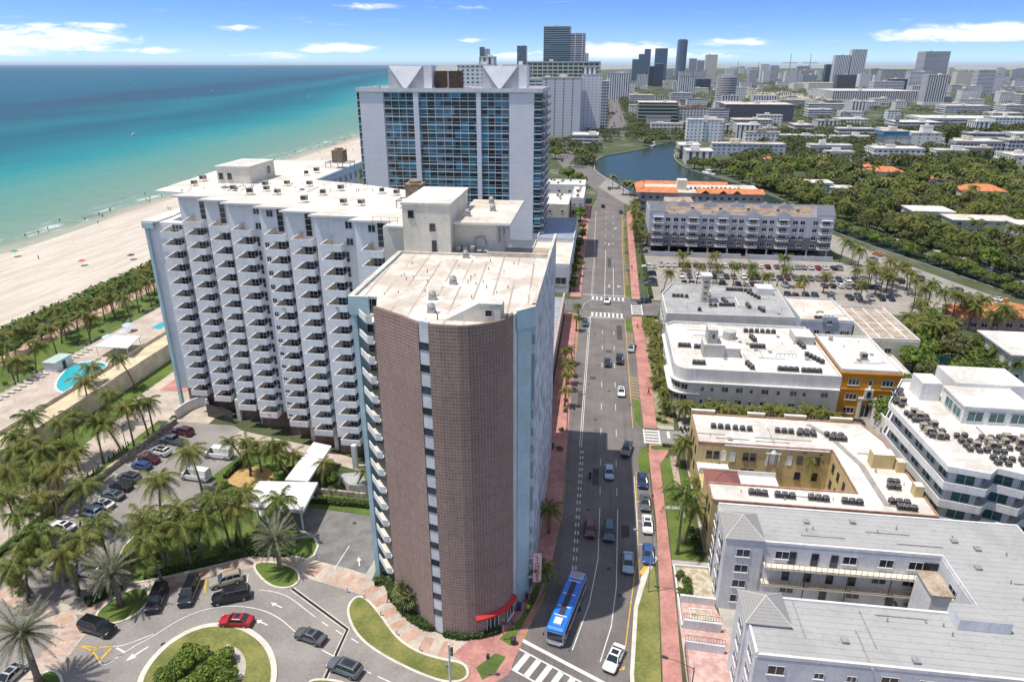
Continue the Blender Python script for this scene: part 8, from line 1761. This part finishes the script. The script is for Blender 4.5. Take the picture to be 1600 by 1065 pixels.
# convention hall with fins, cream halls, dark louvred block
Y = at(1365, 160)[1]; xa, _ = zat(1300, 160, Y); xb, _ = zat(1432, 160, Y); _, zt = zat(1365, 143, Y); far_box('convention_hall', 'very long white hall with a row of slanting fins', 'hall', xa, xb, Y, 160, zt, FW[7], mat('pale_roof', (.5, .5, .5)), roofbits=3)
xc, _ = zat(1495, 158, Y); o = thing('convention_hall_end', 'smooth curved metal end of the finned hall', 'hall', (xb, Y, 0)); b = MB(); b.prism([(0.2, 2), (xc-xb, 20), (xc-xb, 120), (0.2, 155)], 0, zt*.55); b.prism([(0.2, 2), ((xc-xb)*.65, 14), ((xc-xb)*.65, 130), (.2, 155)], zt*.55, zt*.92); b.build('wall', mat('brushed_panels', (.42, .43, .45), .5, .15, .05, metal=.3), o)
pb('cream_hall', 'windowless cream hall left of the ribbed towers, left one', 1239, 1262, 142, 131, 60, M_CREAM, M_CREAM, cat='hall'); pb('cream_hall', 'windowless cream hall below the ribbed towers, right one', 1262, 1310, 143, 130, 70, M_CREAM, M_CREAM, cat='hall')
sheet('tan_yard', pts((1155, 142), (1240, 146), (1330, 150), (1300, 158), (1180, 156), (1150, 150)), .06, M_BEIGE)
pb('louvred_block', 'long dark louvred block with trees on its roof level', 1131, 1238, 190, 164, 60, FW[8], M_ROOFC, cat='building'); pb('planted_garage', 'car park building with green planted concrete decks', 996, 1050, 197, 160, 50, facade('facade_decks', (.52, .52, .50), (.02, .035, .02), 4.2, 60, (.22, .95), (.0, 1)), M_ROOFC, cat='car park', rm_=None) if False else pb('planted_garage', 'car park building with green planted concrete decks', 996, 1057, 197, 161, 50, facade('facade_decks', (.52, .52, .50), (.02, .035, .02), 4.2, 60, (.22, .95), (.0, 1)), M_ROOFC, cat='car park')
pb('patterned_wall', 'pale wall with dotted pattern below the planted car park', 1009, 1047, 200, 183, 4, facade('facade_dots', (.50, .50, .50), (.22, .22, .24), .9, .9, (.3, .7), (.3, .7)), cat='building', roofbits=0); pb('curved_hotel', 'white hotel with brown roof trim behind the lagoon apartments', 1049, 1104, 196, 169, 25, facade('facade_hotel', (.62, .62, .61), (.06, .07, .09), 3.6, 4.2, (.25, .8), (.3, .75)), mat('brown_roof', (.30, .16, .09), .9, .2), cat='hotel')
pb('glass_annex', 'pale annex with cream tower beside the brown trimmed hotel', 1106, 1138, 190, 171, 22, FW[1], cat='hotel'); pb('cinema_roof', 'low pale building with jumbled roof plant left of the dark louvred block', 1145, 1205, 205, 188, 30, FW[6], M_ROOFC, cat='building'); pb('office_block', 'dark banded office at the start of the distant street', 983, 1020, 163, 149, 40, FW[1], cat='office')
LA = pb('lagoon_apartments', 'white six storey apartment block with cream balconies beside the lagoon', 1072, 1130, 222, 188, 18, facade('facade_lagoon', (.74, .75, .79), (.08, .09, .12), 3.3, 4.0, (.3, .7), (.35, .7)), M_ROOFW, cat='apartment building')
ZZ = LA.location; lw_ = zat(1130, 222, ZZ.y)[0]-zat(1072, 222, ZZ.y)[0]
for xx in (-.05, .42):
    b = MB()
    for i in range(6): b.box(lw_*xx-1.5, -1.4, i*3.3+2.9, lw_*xx+1.8, 0, i*3.3+4.0)
    b.build('balcony', M_CREAM, LA)
pb('lilac_flats', 'long three storey pale blue flats behind the palms at the lagoon', 1112, 1226, 243, 226, 16, facade('facade_flats', (.52, .55, .64), (.10, .12, .18), 3.2, 4.4, (.3, .75), (.3, .7)), M_ROOFC, cat='apartment building'); pb('white_villa', 'white stepped villa above the long pale blue flats', 1164, 1215, 226, 208, 18, FW[0], M_ROOFT, cat='house')
pb('blue_topped_block', 'white block with ribs and a bright blue top storey', 1380, 1420, 235, 212, 22, facade('facade_ribs', (.62, .62, .60), (.40, .36, .28), 300, 4.0, (.02, .95), (.35, .65)), M_ROOFW, cat='building'); BTB = pb('blue_band', 'bright blue top storey band of the ribbed white block', 1380, 1420, 212, 206, 22, mat('bright_blue_band', (.06, .26, .42), .7, .1), M_ROOFC, cat='building', Y=at(1400, 235)[1]-.4, z0=13.2, roofbits=1)
pb('white_block', 'windowed white block with stair tower right of the blue topped one', 1421, 1468, 231, 209, 22, facade('facade_sparse', (.78, .78, .79), (.06, .07, .09), 3.3, 7.5, (.4, .75), (.42, .62)), M_ROOFW, cat='building'); pb('white_block', 'narrow white lift tower behind the windowed white block', 1436, 1452, 231, 198, 8, M_WHITE, M_ROOFW, cat='building', Y=at(1444, 231)[1]+8)
mo = thing('monument', 'slim pale monument tower rising out of the trees', 'monument', (*at(1399, 206), 0)); b = MB(); b.box(-1.6, -1.6, 0, 1.6, 1.6, 16); b.box(-4.5, -1.8, 13, 1.6, 1.8, 19); b.build('shaft', mat('pale_stone', (.48, .48, .47), .9, .1), mo)
for l, xl, xr, yb, yt, dep, k in (('stepped white flats among the trees, upper wing', 1264, 1330, 243, 228, 14, 1), ('stepped white flats among the trees, front wing', 1290, 1333, 252, 238, 10, 0), ('low white house left of the blue topped block', 1354, 1382, 243, 233, 10, 0), ('long low white house under the blue topped block', 1460, 1512, 250, 236, 14, 0), ('white house with tall stair box near the right trees', 1505, 1548, 247, 232, 12, 6), ('cream striped annex at the right edge behind the trees', 1572, 1600, 244, 220, 20, 6),
        ('long pale school building, nearest to the distant car park', 1490, 1565, 242, 222, 30, 6), ('long white shed roof behind the school', 1440, 1600, 196, 186, 60, 1), ('white low roof above the tall dark pines', 1400, 1470, 205, 192, 40, 1), ('long grey-white gallery with window band, right background', 1476, 1545, 178, 166, 40, 1), ('pale gallery wing at the right edge background', 1570, 1600, 176, 165, 40, 1), ('white L shaped house in the trees left', 1240, 1290, 222, 213, 14, 0), ('white long house roof in the trees centre', 1300, 1360, 224, 214, 14, 0), ('white flats with dark windows left of the trees', 1262, 1300, 186, 172, 25, 1), ('row of white flats below the finned hall, left', 1262, 1335, 176, 163, 25, 1), ('white flats below the finned hall, right', 1330, 1368, 172, 160, 25, 0), ('pale house with flat roof at the far left of the suburb', 1200, 1238, 222, 212, 14, 0), ('white deco block right in the background', 1560, 1600, 160, 147, 30, 3)):
    pb('suburb_building', l, xl, xr, yb, yt, dep, FW[k], M_ROOFW if k != 6 else M_ROOFC, cat='building')
def villa(label, xl, xr, yb, h, dep, wm, rm_, hipped=False, wins=3):
    p0, p1 = at(xl, yb), at(xr, yb); o = thing('villa', label, 'house', (p0[0], (p0[1]+p1[1])/2, 0)); w_ = p1[0]-p0[0]; b = MB(); b.box(0, 0, 0, w_, dep, h); b.build('wall', wm, o); b = MB()
    if hipped:
        e = .6; P = [(-e, -e, h), (w_+e, -e, h), (w_+e, dep+e, h), (-e, dep+e, h)]; k = min(w_, dep)/2
        A_, B_ = ((k, dep/2, h+k*.45), (w_-k, dep/2, h+k*.45)) if w_ > dep else ((w_/2, k, h+k*.45), (w_/2, dep-k, h+k*.45))
        if w_ > dep: b.quad([P[0], P[1], B_, A_]); b.quad([P[1], P[2], B_]); b.quad([P[2], P[3], A_, B_]); b.quad([P[3], P[0], A_])
        else: b.quad([P[0], P[1], A_]); b.quad([P[1], P[2], B_, A_]); b.quad([P[2], P[3], B_]); b.quad([P[3], P[0], A_, B_])
        b.box(w_*.4, dep*.5, h, w_*.4+1.2, dep*.5+1.2, h+k*.45+1.2)
    else: b.box(-.6, -.6, h, w_+.6, dep+.6, h+.35)
    b.build('roof', rm_, o); me = win_mesh(1.8, 1.5, 'pair')
    for i in range(wins):
        for z in ([1.0] if h < 5 else [1.0, 4.2]): window(o, me, w_*(i+.5)/wins, -.03, z)
    if xl > 800: window(o, me, -.03, dep*.4, 1.2, 'W')
    BOX.append((p0[0]-3, o.location.y-15, p1[0]+3, o.location.y+dep+1)); return o
villa('pale blue modern house with flat white roof above the gabled condominium', 1263, 1298, 303, 6.5, 12, mat('pale_blue_stucco', (.42, .50, .55), .85, .08), M_ROOFW); villa('lower white wing beside the pale blue modern house', 1299, 1332, 306, 4.5, 10, mat('pale_blue_stucco', (.42, .5, .55)), M_ROOFW)
villa('white modern house with grey screens above the canal', 1424, 1484, 355, 7.5, 14, M_WHITE, M_ROOFW, wins=4); villa('long pale green-grey house with flat white roof above the canal', 1488, 1583, 367, 6.5, 13, mat('pale_green_stucco', (.42, .48, .46), .85, .08), M_ROOFC, wins=5); villa('white house cut by the right edge above the canal', 1590, 1640, 378, 7, 12, M_WHITE, M_ROOFW)
villa('cream villa with a salmon hipped tile roof near the right trees', 1503, 1568, 315, 6, 14, M_CREAM, tile, True, 4); villa('villa with a salmon tile roof in the middle of the trees', 1362, 1410, 280, 5, 13, M_CREAM, tile, True); villa('small villa with orange roof left of the blue topped block trees', 1350, 1366, 272, 5, 9, M_CREAM, tile, True, 2); villa('small tan roofed villa deep in the trees', 1440, 1462, 290, 4.5, 10, M_CREAM, tile, True, 2); villa('small orange roofed house by the lagoon palms', 1194, 1209, 259, 5, 9, M_CREAM, tile, True, 2)
villa('orange tiled house behind the palms near the right edge, left wing', 1496, 1542, 516, 4.2, 11, mat('pink_stucco', (.5, .3, .25), .85, .1), tile, True, 3); villa('orange tiled house behind the palms near the right edge, right wing', 1545, 1625, 517, 4.2, 12, mat('pink_stucco', (.5, .3, .25)), tile, True, 4)
villa('blue and white house at the right edge beyond the terraced block', 1572, 1640, 600, 7.5, 16, M_BLUEWHITE, M_ROOFW, False, 3)
q = at(1538, 369); sheet('pool_water', [(q[0]-4, q[1]-9), (q[0]+4, q[1]-9), (q[0]+4, q[1]-5), (q[0]-4, q[1]-5)], .1, pw_); q2 = at(1483, 563); sheet('pool_water', [(q2[0]-3.5, q2[1]-2.5), (q2[0]+3.5, q2[1]-2.5), (q2[0]+3.5, q2[1]+2.5), (q2[0]-3.5, q2[1]+2.5)], .1, pw_)
BOX += [(q[0]-8, q[1]-14, q[0]+8, q[1]-1), (q2[0]-6, q2[1]-6, q2[0]+6, q2[1]+6)]
dk_ = MB(); ribbon(dk_, pts((1372, 362), (1410, 378), (1438, 392)), 2.0, -.1, 0, 0, .45); ribbon(dk_, pts((1455, 390), (1520, 410), (1600, 440), (1640, 455)), 2.2, -.1, 0, 0, .45); tag(dk_.build('boat_dock', M_CONC), 'long pale boat dock along the far bank of the canal', 'dock')
pn = []
for i in range(20): u = i/19; a = (1376+u*250, 366+u*82); q = at(*a); o = place('mooring_post', cbm, None, (q[0], q[1]-1.4, -.6), 0, (1, 1, 3)); tag(o, 'x', 'post', 'mooring posts of the canal dock'); pn.append(o)
number(pn, 'mooring post at the canal dock, {}')
# a loose grid of everyday city blocks filling the far plain
far = []; r6 = random.Random(21); tries = 0
while len(far) < 265 and tries < 20000:
    tries += 1; Y = 560*math.exp(r6.random()**.9*2.5); f_ = Y*1.02; xpix = r6.uniform(945, 1640); X, _ = zat(xpix, 130, Y)
    Y = round(Y/38)*38+r6.uniform(-5, 5); w_ = r6.uniform(12, 38)*(1+Y/6500); dp = r6.uniform(14, 34)
    if X < 55 or (px(X, Y)[1] > 168 and px(X, Y)[0] > 1240 and r6.random() < .55): continue
    if any(a-6 < X+w_/2 and X-w_/2 < c+6 and b2-8 < Y+dp and Y < d_+8 for a, b2, c, d_ in BOX): continue
    if inpoly(X, Y, LK2) or inpoly(X-w_/2, Y, LK2) or inpoly(X+w_/2, Y, LK2): continue
    h = r6.choice((7, 7, 10, 10, 13, 16, 20, 26)) if Y > 1000 else r6.choice((6.5, 7, 10, 10, 13)); 
    if Y > 2300 and r6.random() < .28: h = r6.uniform(30, 58); w_ = r6.uniform(24, 45)
    far.append(far_box('city_building', 'x', 'building', X-w_/2, X+w_/2, Y, dp, h, FW[r6.choice((0, 0, 0, 1, 1, 2, 5, 6, 0))], group='plain blocks of the far city'))
bins = {}
for o in far: bins.setdefault(min(6, int(math.log(o.location.y/560)/.36)), []).append(o)
BN = ['just past the lagoon', 'a little past the lagoon', 'in the middle distance', 'beyond the finned hall', 'in the far city', 'in the farthest city belt', 'under the skyline towers']
for k, v in bins.items(): number(v, 'plain city block '+BN[k]+', {}')
# cranes of the far harbour
for a, l in ((1237, 'thin red and white mast on the skyline, left one'), (1268, 'thin red and white mast on the skyline, right one'), (1154, 'harbour crane left of the masts'), (1186, 'harbour crane nearer the masts')):
    X, zt = zat(a, 84 if a > 1200 else 96, 4200); o = thing('harbour_crane', l, 'crane', (X, 4200, 0)); b = MB(); b.cyl(0, 0, 0, zt, 3, 1.2, 5); b.build('mast', M_METAL, o); b = MB(); b.box(-40, -1, zt*.62, 40, 1, zt*.62+3); b.build('jib', M_METAL, o)
# ---- trees of the suburb, each one, nearest first; the rest reads as one wood
spots = []; r7 = random.Random(77); cell = {}
ZON = [pts((1235, 205), (1640, 200), (1640, 430), (1450, 392), (1300, 345), (1180, 300), (1140, 275), (1150, 250)), pts((1440, 395), (1640, 440), (1640, 462), (1440, 398)), pts((1300, 352), (1640, 470), (1640, 478), (1300, 366))]
tries = 0
while len(spots) < 760 and tries < 40000:
    tries += 1; xp, yp = r7.uniform(1130, 1625), 200+r7.random()**1.1*290; X, Y = at(xp, yp)
    if Y < 240 or not any(inpoly(X, Y, z_) for z_ in ZON): continue
    rad = 3.4+Y/260.
    if not free(X, Y, 1.5): continue
    k = (int(X//12), int(Y//12))
    if any((X-a)**2+(Y-c)**2 < (rad*.72)**2 for i in (-1, 0, 1) for j in (-1, 0, 1) for a, c in cell.get((k[0]+i, k[1]+j), ())): continue
    cell.setdefault(k, []).append((X, Y)); spots.append((X, Y))
spots.sort(key=lambda s: s[1]); T1 = []; T2 = []; rest = []
for i, (X, Y) in enumerate(spots):
    s = r7.uniform(.8, 1.25)+max(0, (Y-300))/900
    if i < 430:
        if r7.random() < .42: T2.append(palm('far' if Y > 420 else 'coco', X, Y, r7.choice((7, 8, 9, 10, 11)), lean=.4, sc=r7.uniform(.85, 1.15)))
        else: T1.append(tree(r7.choice(('broad', 'dark', 'broad', 'dark', 'bright' if r7.random() < .3 else 'dark'))+str(r7.randrange(3)), X, Y, s))
    else: rest.append((X, Y, s))
for L_, nm in ((T1, 'leafy tree'), (T2, 'palm')):
    b_ = {}
    for o in L_: b_.setdefault(int(px(o.location.x, o.location.y)[1]//22), []).append(o)
    for j, k in enumerate(sorted(b_)): number(b_[k], nm+' of the canal suburb, row %s down, {}' % nth(j+1), nm+'s of the canal suburb')
LW = MB()
def clump(X, Y, s, n, z0=2.0, ht=7.0, r_=None):
    r_ = r_ or r7; rx = 4.2*s; q = .42*s*1.5
    for _ in range(n):
        a = r_.uniform(0, 6.28); u = r_.uniform(-.3, 1); k = math.sqrt(1-u*u)*r_.uniform(.6, 1.05); c = Vector((X+rx*k*math.cos(a), Y+rx*k*math.sin(a), z0+ht*.35+ht*.45*u))
        e = Vector((r_.uniform(-1, 1), r_.uniform(-1, 1), r_.uniform(-.5, .5))).normalized()*q*r_.uniform(.7, 1.3); f = Vector((-e.y, e.x, r_.uniform(-.5, .9)*q))*.8; LW.quad([c-e, c-f, c+e, c+f])
for X, Y, s in rest: clump(X, Y, s, 150)
# tree belts through the far city
cnt = 0; tries = 0; cell2 = {}
while cnt < 1500 and tries < 60000:
    tries += 1; xp = r7.uniform(945, 1640); yp = 112+r7.random()**1.0*110; X, Y = at(xp, yp)
    if Y < 500 or Y > 6500 or X < 42 or not free(X, Y, 2): continue
    kx = math.sin(X*.011+1)*math.sin(Y*.006+2)+math.sin(X*.004-Y*.003)
    if kx < -.25 and r7.random() < .85: continue
    s = 1.3+Y/1500.; clump(X, Y, s, 26 if Y > 1500 else 60, 1.0, 6+Y/900.); cnt += 1
for i in range(260):   # the dark line of trees beside the distant street and the lagoon bend
    Y = r7.uniform(790, 1800); X = 17+r7.choice((-1, 1))*r7.uniform(15, 30)-(6 if Y < 900 else 0); clump(X, Y, 1.5, 60, 1, 8)
for i in range(110):
    xp, yp = r7.choice(((r7.uniform(856, 905), r7.uniform(222, 245)), (r7.uniform(935, 1000), r7.uniform(206, 222)), (r7.uniform(1000, 1075), r7.uniform(213, 232)), (r7.uniform(900, 935), r7.uniform(232, 262))))
    X, Y = at(xp, yp); 
    if free(X, Y, 2): clump(X, Y, 1.2, 110, 1, 7)
tag(LW.build('distant_woods', L_DARKT), 'dark tree belts running between the far city blocks', 'woodland', kind='stuff')
NB = []
for i in range(40):
    u = i/39; xp, yp = 1222+u*385, (330+u*136)+r7.uniform(-1, 5)-4*math.sin(u*3.1); X, Y = at(xp, yp); NB.append(tree(r7.choice(('broad', 'small', 'dark', 'bright'))+str(r7.randrange(3)), X, Y, r7.uniform(.5, .85)))
number(NB, 'small tree on the road side of the canal, {}', 'trees on the road side of the canal'); NB = []
for i in range(30):
    u = i/29; xp, yp = 1190+u*430, (296+u*145)+r7.uniform(-3, 3)+6*math.sin(u*3.1); X, Y = at(xp, yp); NB.append(tree(r7.choice(('broad', 'dark', 'dark'))+str(r7.randrange(3)), X, Y, r7.uniform(.7, 1.0)))
number(NB, 'overhanging tree on the far bank of the canal, {}', 'trees on the far bank of the canal'); NB = []
for xp, yp in [(1030, 262), (1085, 258), (1098, 262), (1112, 262), (1125, 266), (1140, 262), (1155, 268), (1170, 268), (1185, 272), (1200, 270), (1160, 280), (1180, 288), (1198, 284), (1215, 280), (1230, 290), (1215, 296), (1240, 300), (1090, 250), (1070, 245)]:
    X, Y = at(xp, yp+6); 
    if free(X, Y, 1): NB.append(tree(r7.choice(('dark', 'broad'))+str(r7.randrange(3)), X, Y, 1.3))
number(NB, 'dense tree on the lagoon bank, {}', 'trees on the lagoon bank')
NB = [palm_at('far', xp, yp, 8, sc=1.1) for xp, yp in ((958, 274), (975, 283), (985, 284), (992, 285), (900, 232), (912, 233), (926, 240), (1008, 215), (1075, 236), (1060, 232), (1090, 240), (1120, 250), (1150, 252))]
number(NB, 'tall palm at the lagoon edge, {}', 'palms at the lagoon edge')
for i, (xp, yp) in enumerate(((1478, 232), (1487, 228))): X, Y = at(xp, yp+6); tree('pine%d' % i, X, Y, 1.9, 'tall dark narrow pine right of the white blocks, '+('left one', 'right one')[i], name='pine_tree')
GT2 = []
for xp, yp in [(1430, 560), (1460, 540), (1490, 545), (1450, 580), (1480, 590), (1505, 570), (1520, 555), (1435, 520), (1475, 515), (1500, 600), (1530, 540), (1380, 640), (1395, 630), (1418, 600), (1550, 575)]:
    X, Y = at(xp, yp, 4); GT2.append(tree(r7.choice(('broad', 'dark', 'bright'))+str(r7.randrange(3)), X, Y, r7.uniform(.8, 1.1)))
number(GT2, 'leafy tree between the orange building and the tiled house, {}', 'trees behind the orange building')
tree('bright2', *at(1545, 828, 3), .7, 'small bright tree between the grey roofed block and the terraced block'); 
GC = [palm_at('coco', a, b2, h, sc=.6) for a, b2, h in ((1393, 930, 3.5), (1315, 940, 2.5))]; number(GC, 'small palm in the narrow court of the grey roofed block, {}', 'palms in the narrow court')
# ---- thin sea air over the whole place
hz = MB(); hz.box(-71000, -3200, -1.8, 71000, 81000, 190, 0); ho = hz.build('haze', None); ho['kind'] = 'stuff'
hm = bpy.data.materials.new('sea_air'); hm.use_nodes = True; hm.node_tree.nodes.clear(); pv = hm.node_tree.nodes.new('ShaderNodeVolumePrincipled'); mo_ = hm.node_tree.nodes.new('ShaderNodeOutputMaterial')
pv.inputs['Color'].default_value = (.80, .88, 1, 1); pv.inputs['Density'].default_value = 1.7e-5; pv.inputs['Anisotropy'].default_value = .1; hm.node_tree.links.new(pv.outputs[0], mo_.inputs['Volume']); ho.data.materials.clear(); ho.data.materials.append(hm)
# ---- every label singles out one thing
seen = {}
for o in list(bpy.data.objects):
    if o.parent is None and 'label' in o.keys():
        l = o['label'].strip()
        if l in seen: seen[l] += 1; o['label'] = l+', '+nth(seen[l])+' such'
        else: seen[l] = 1
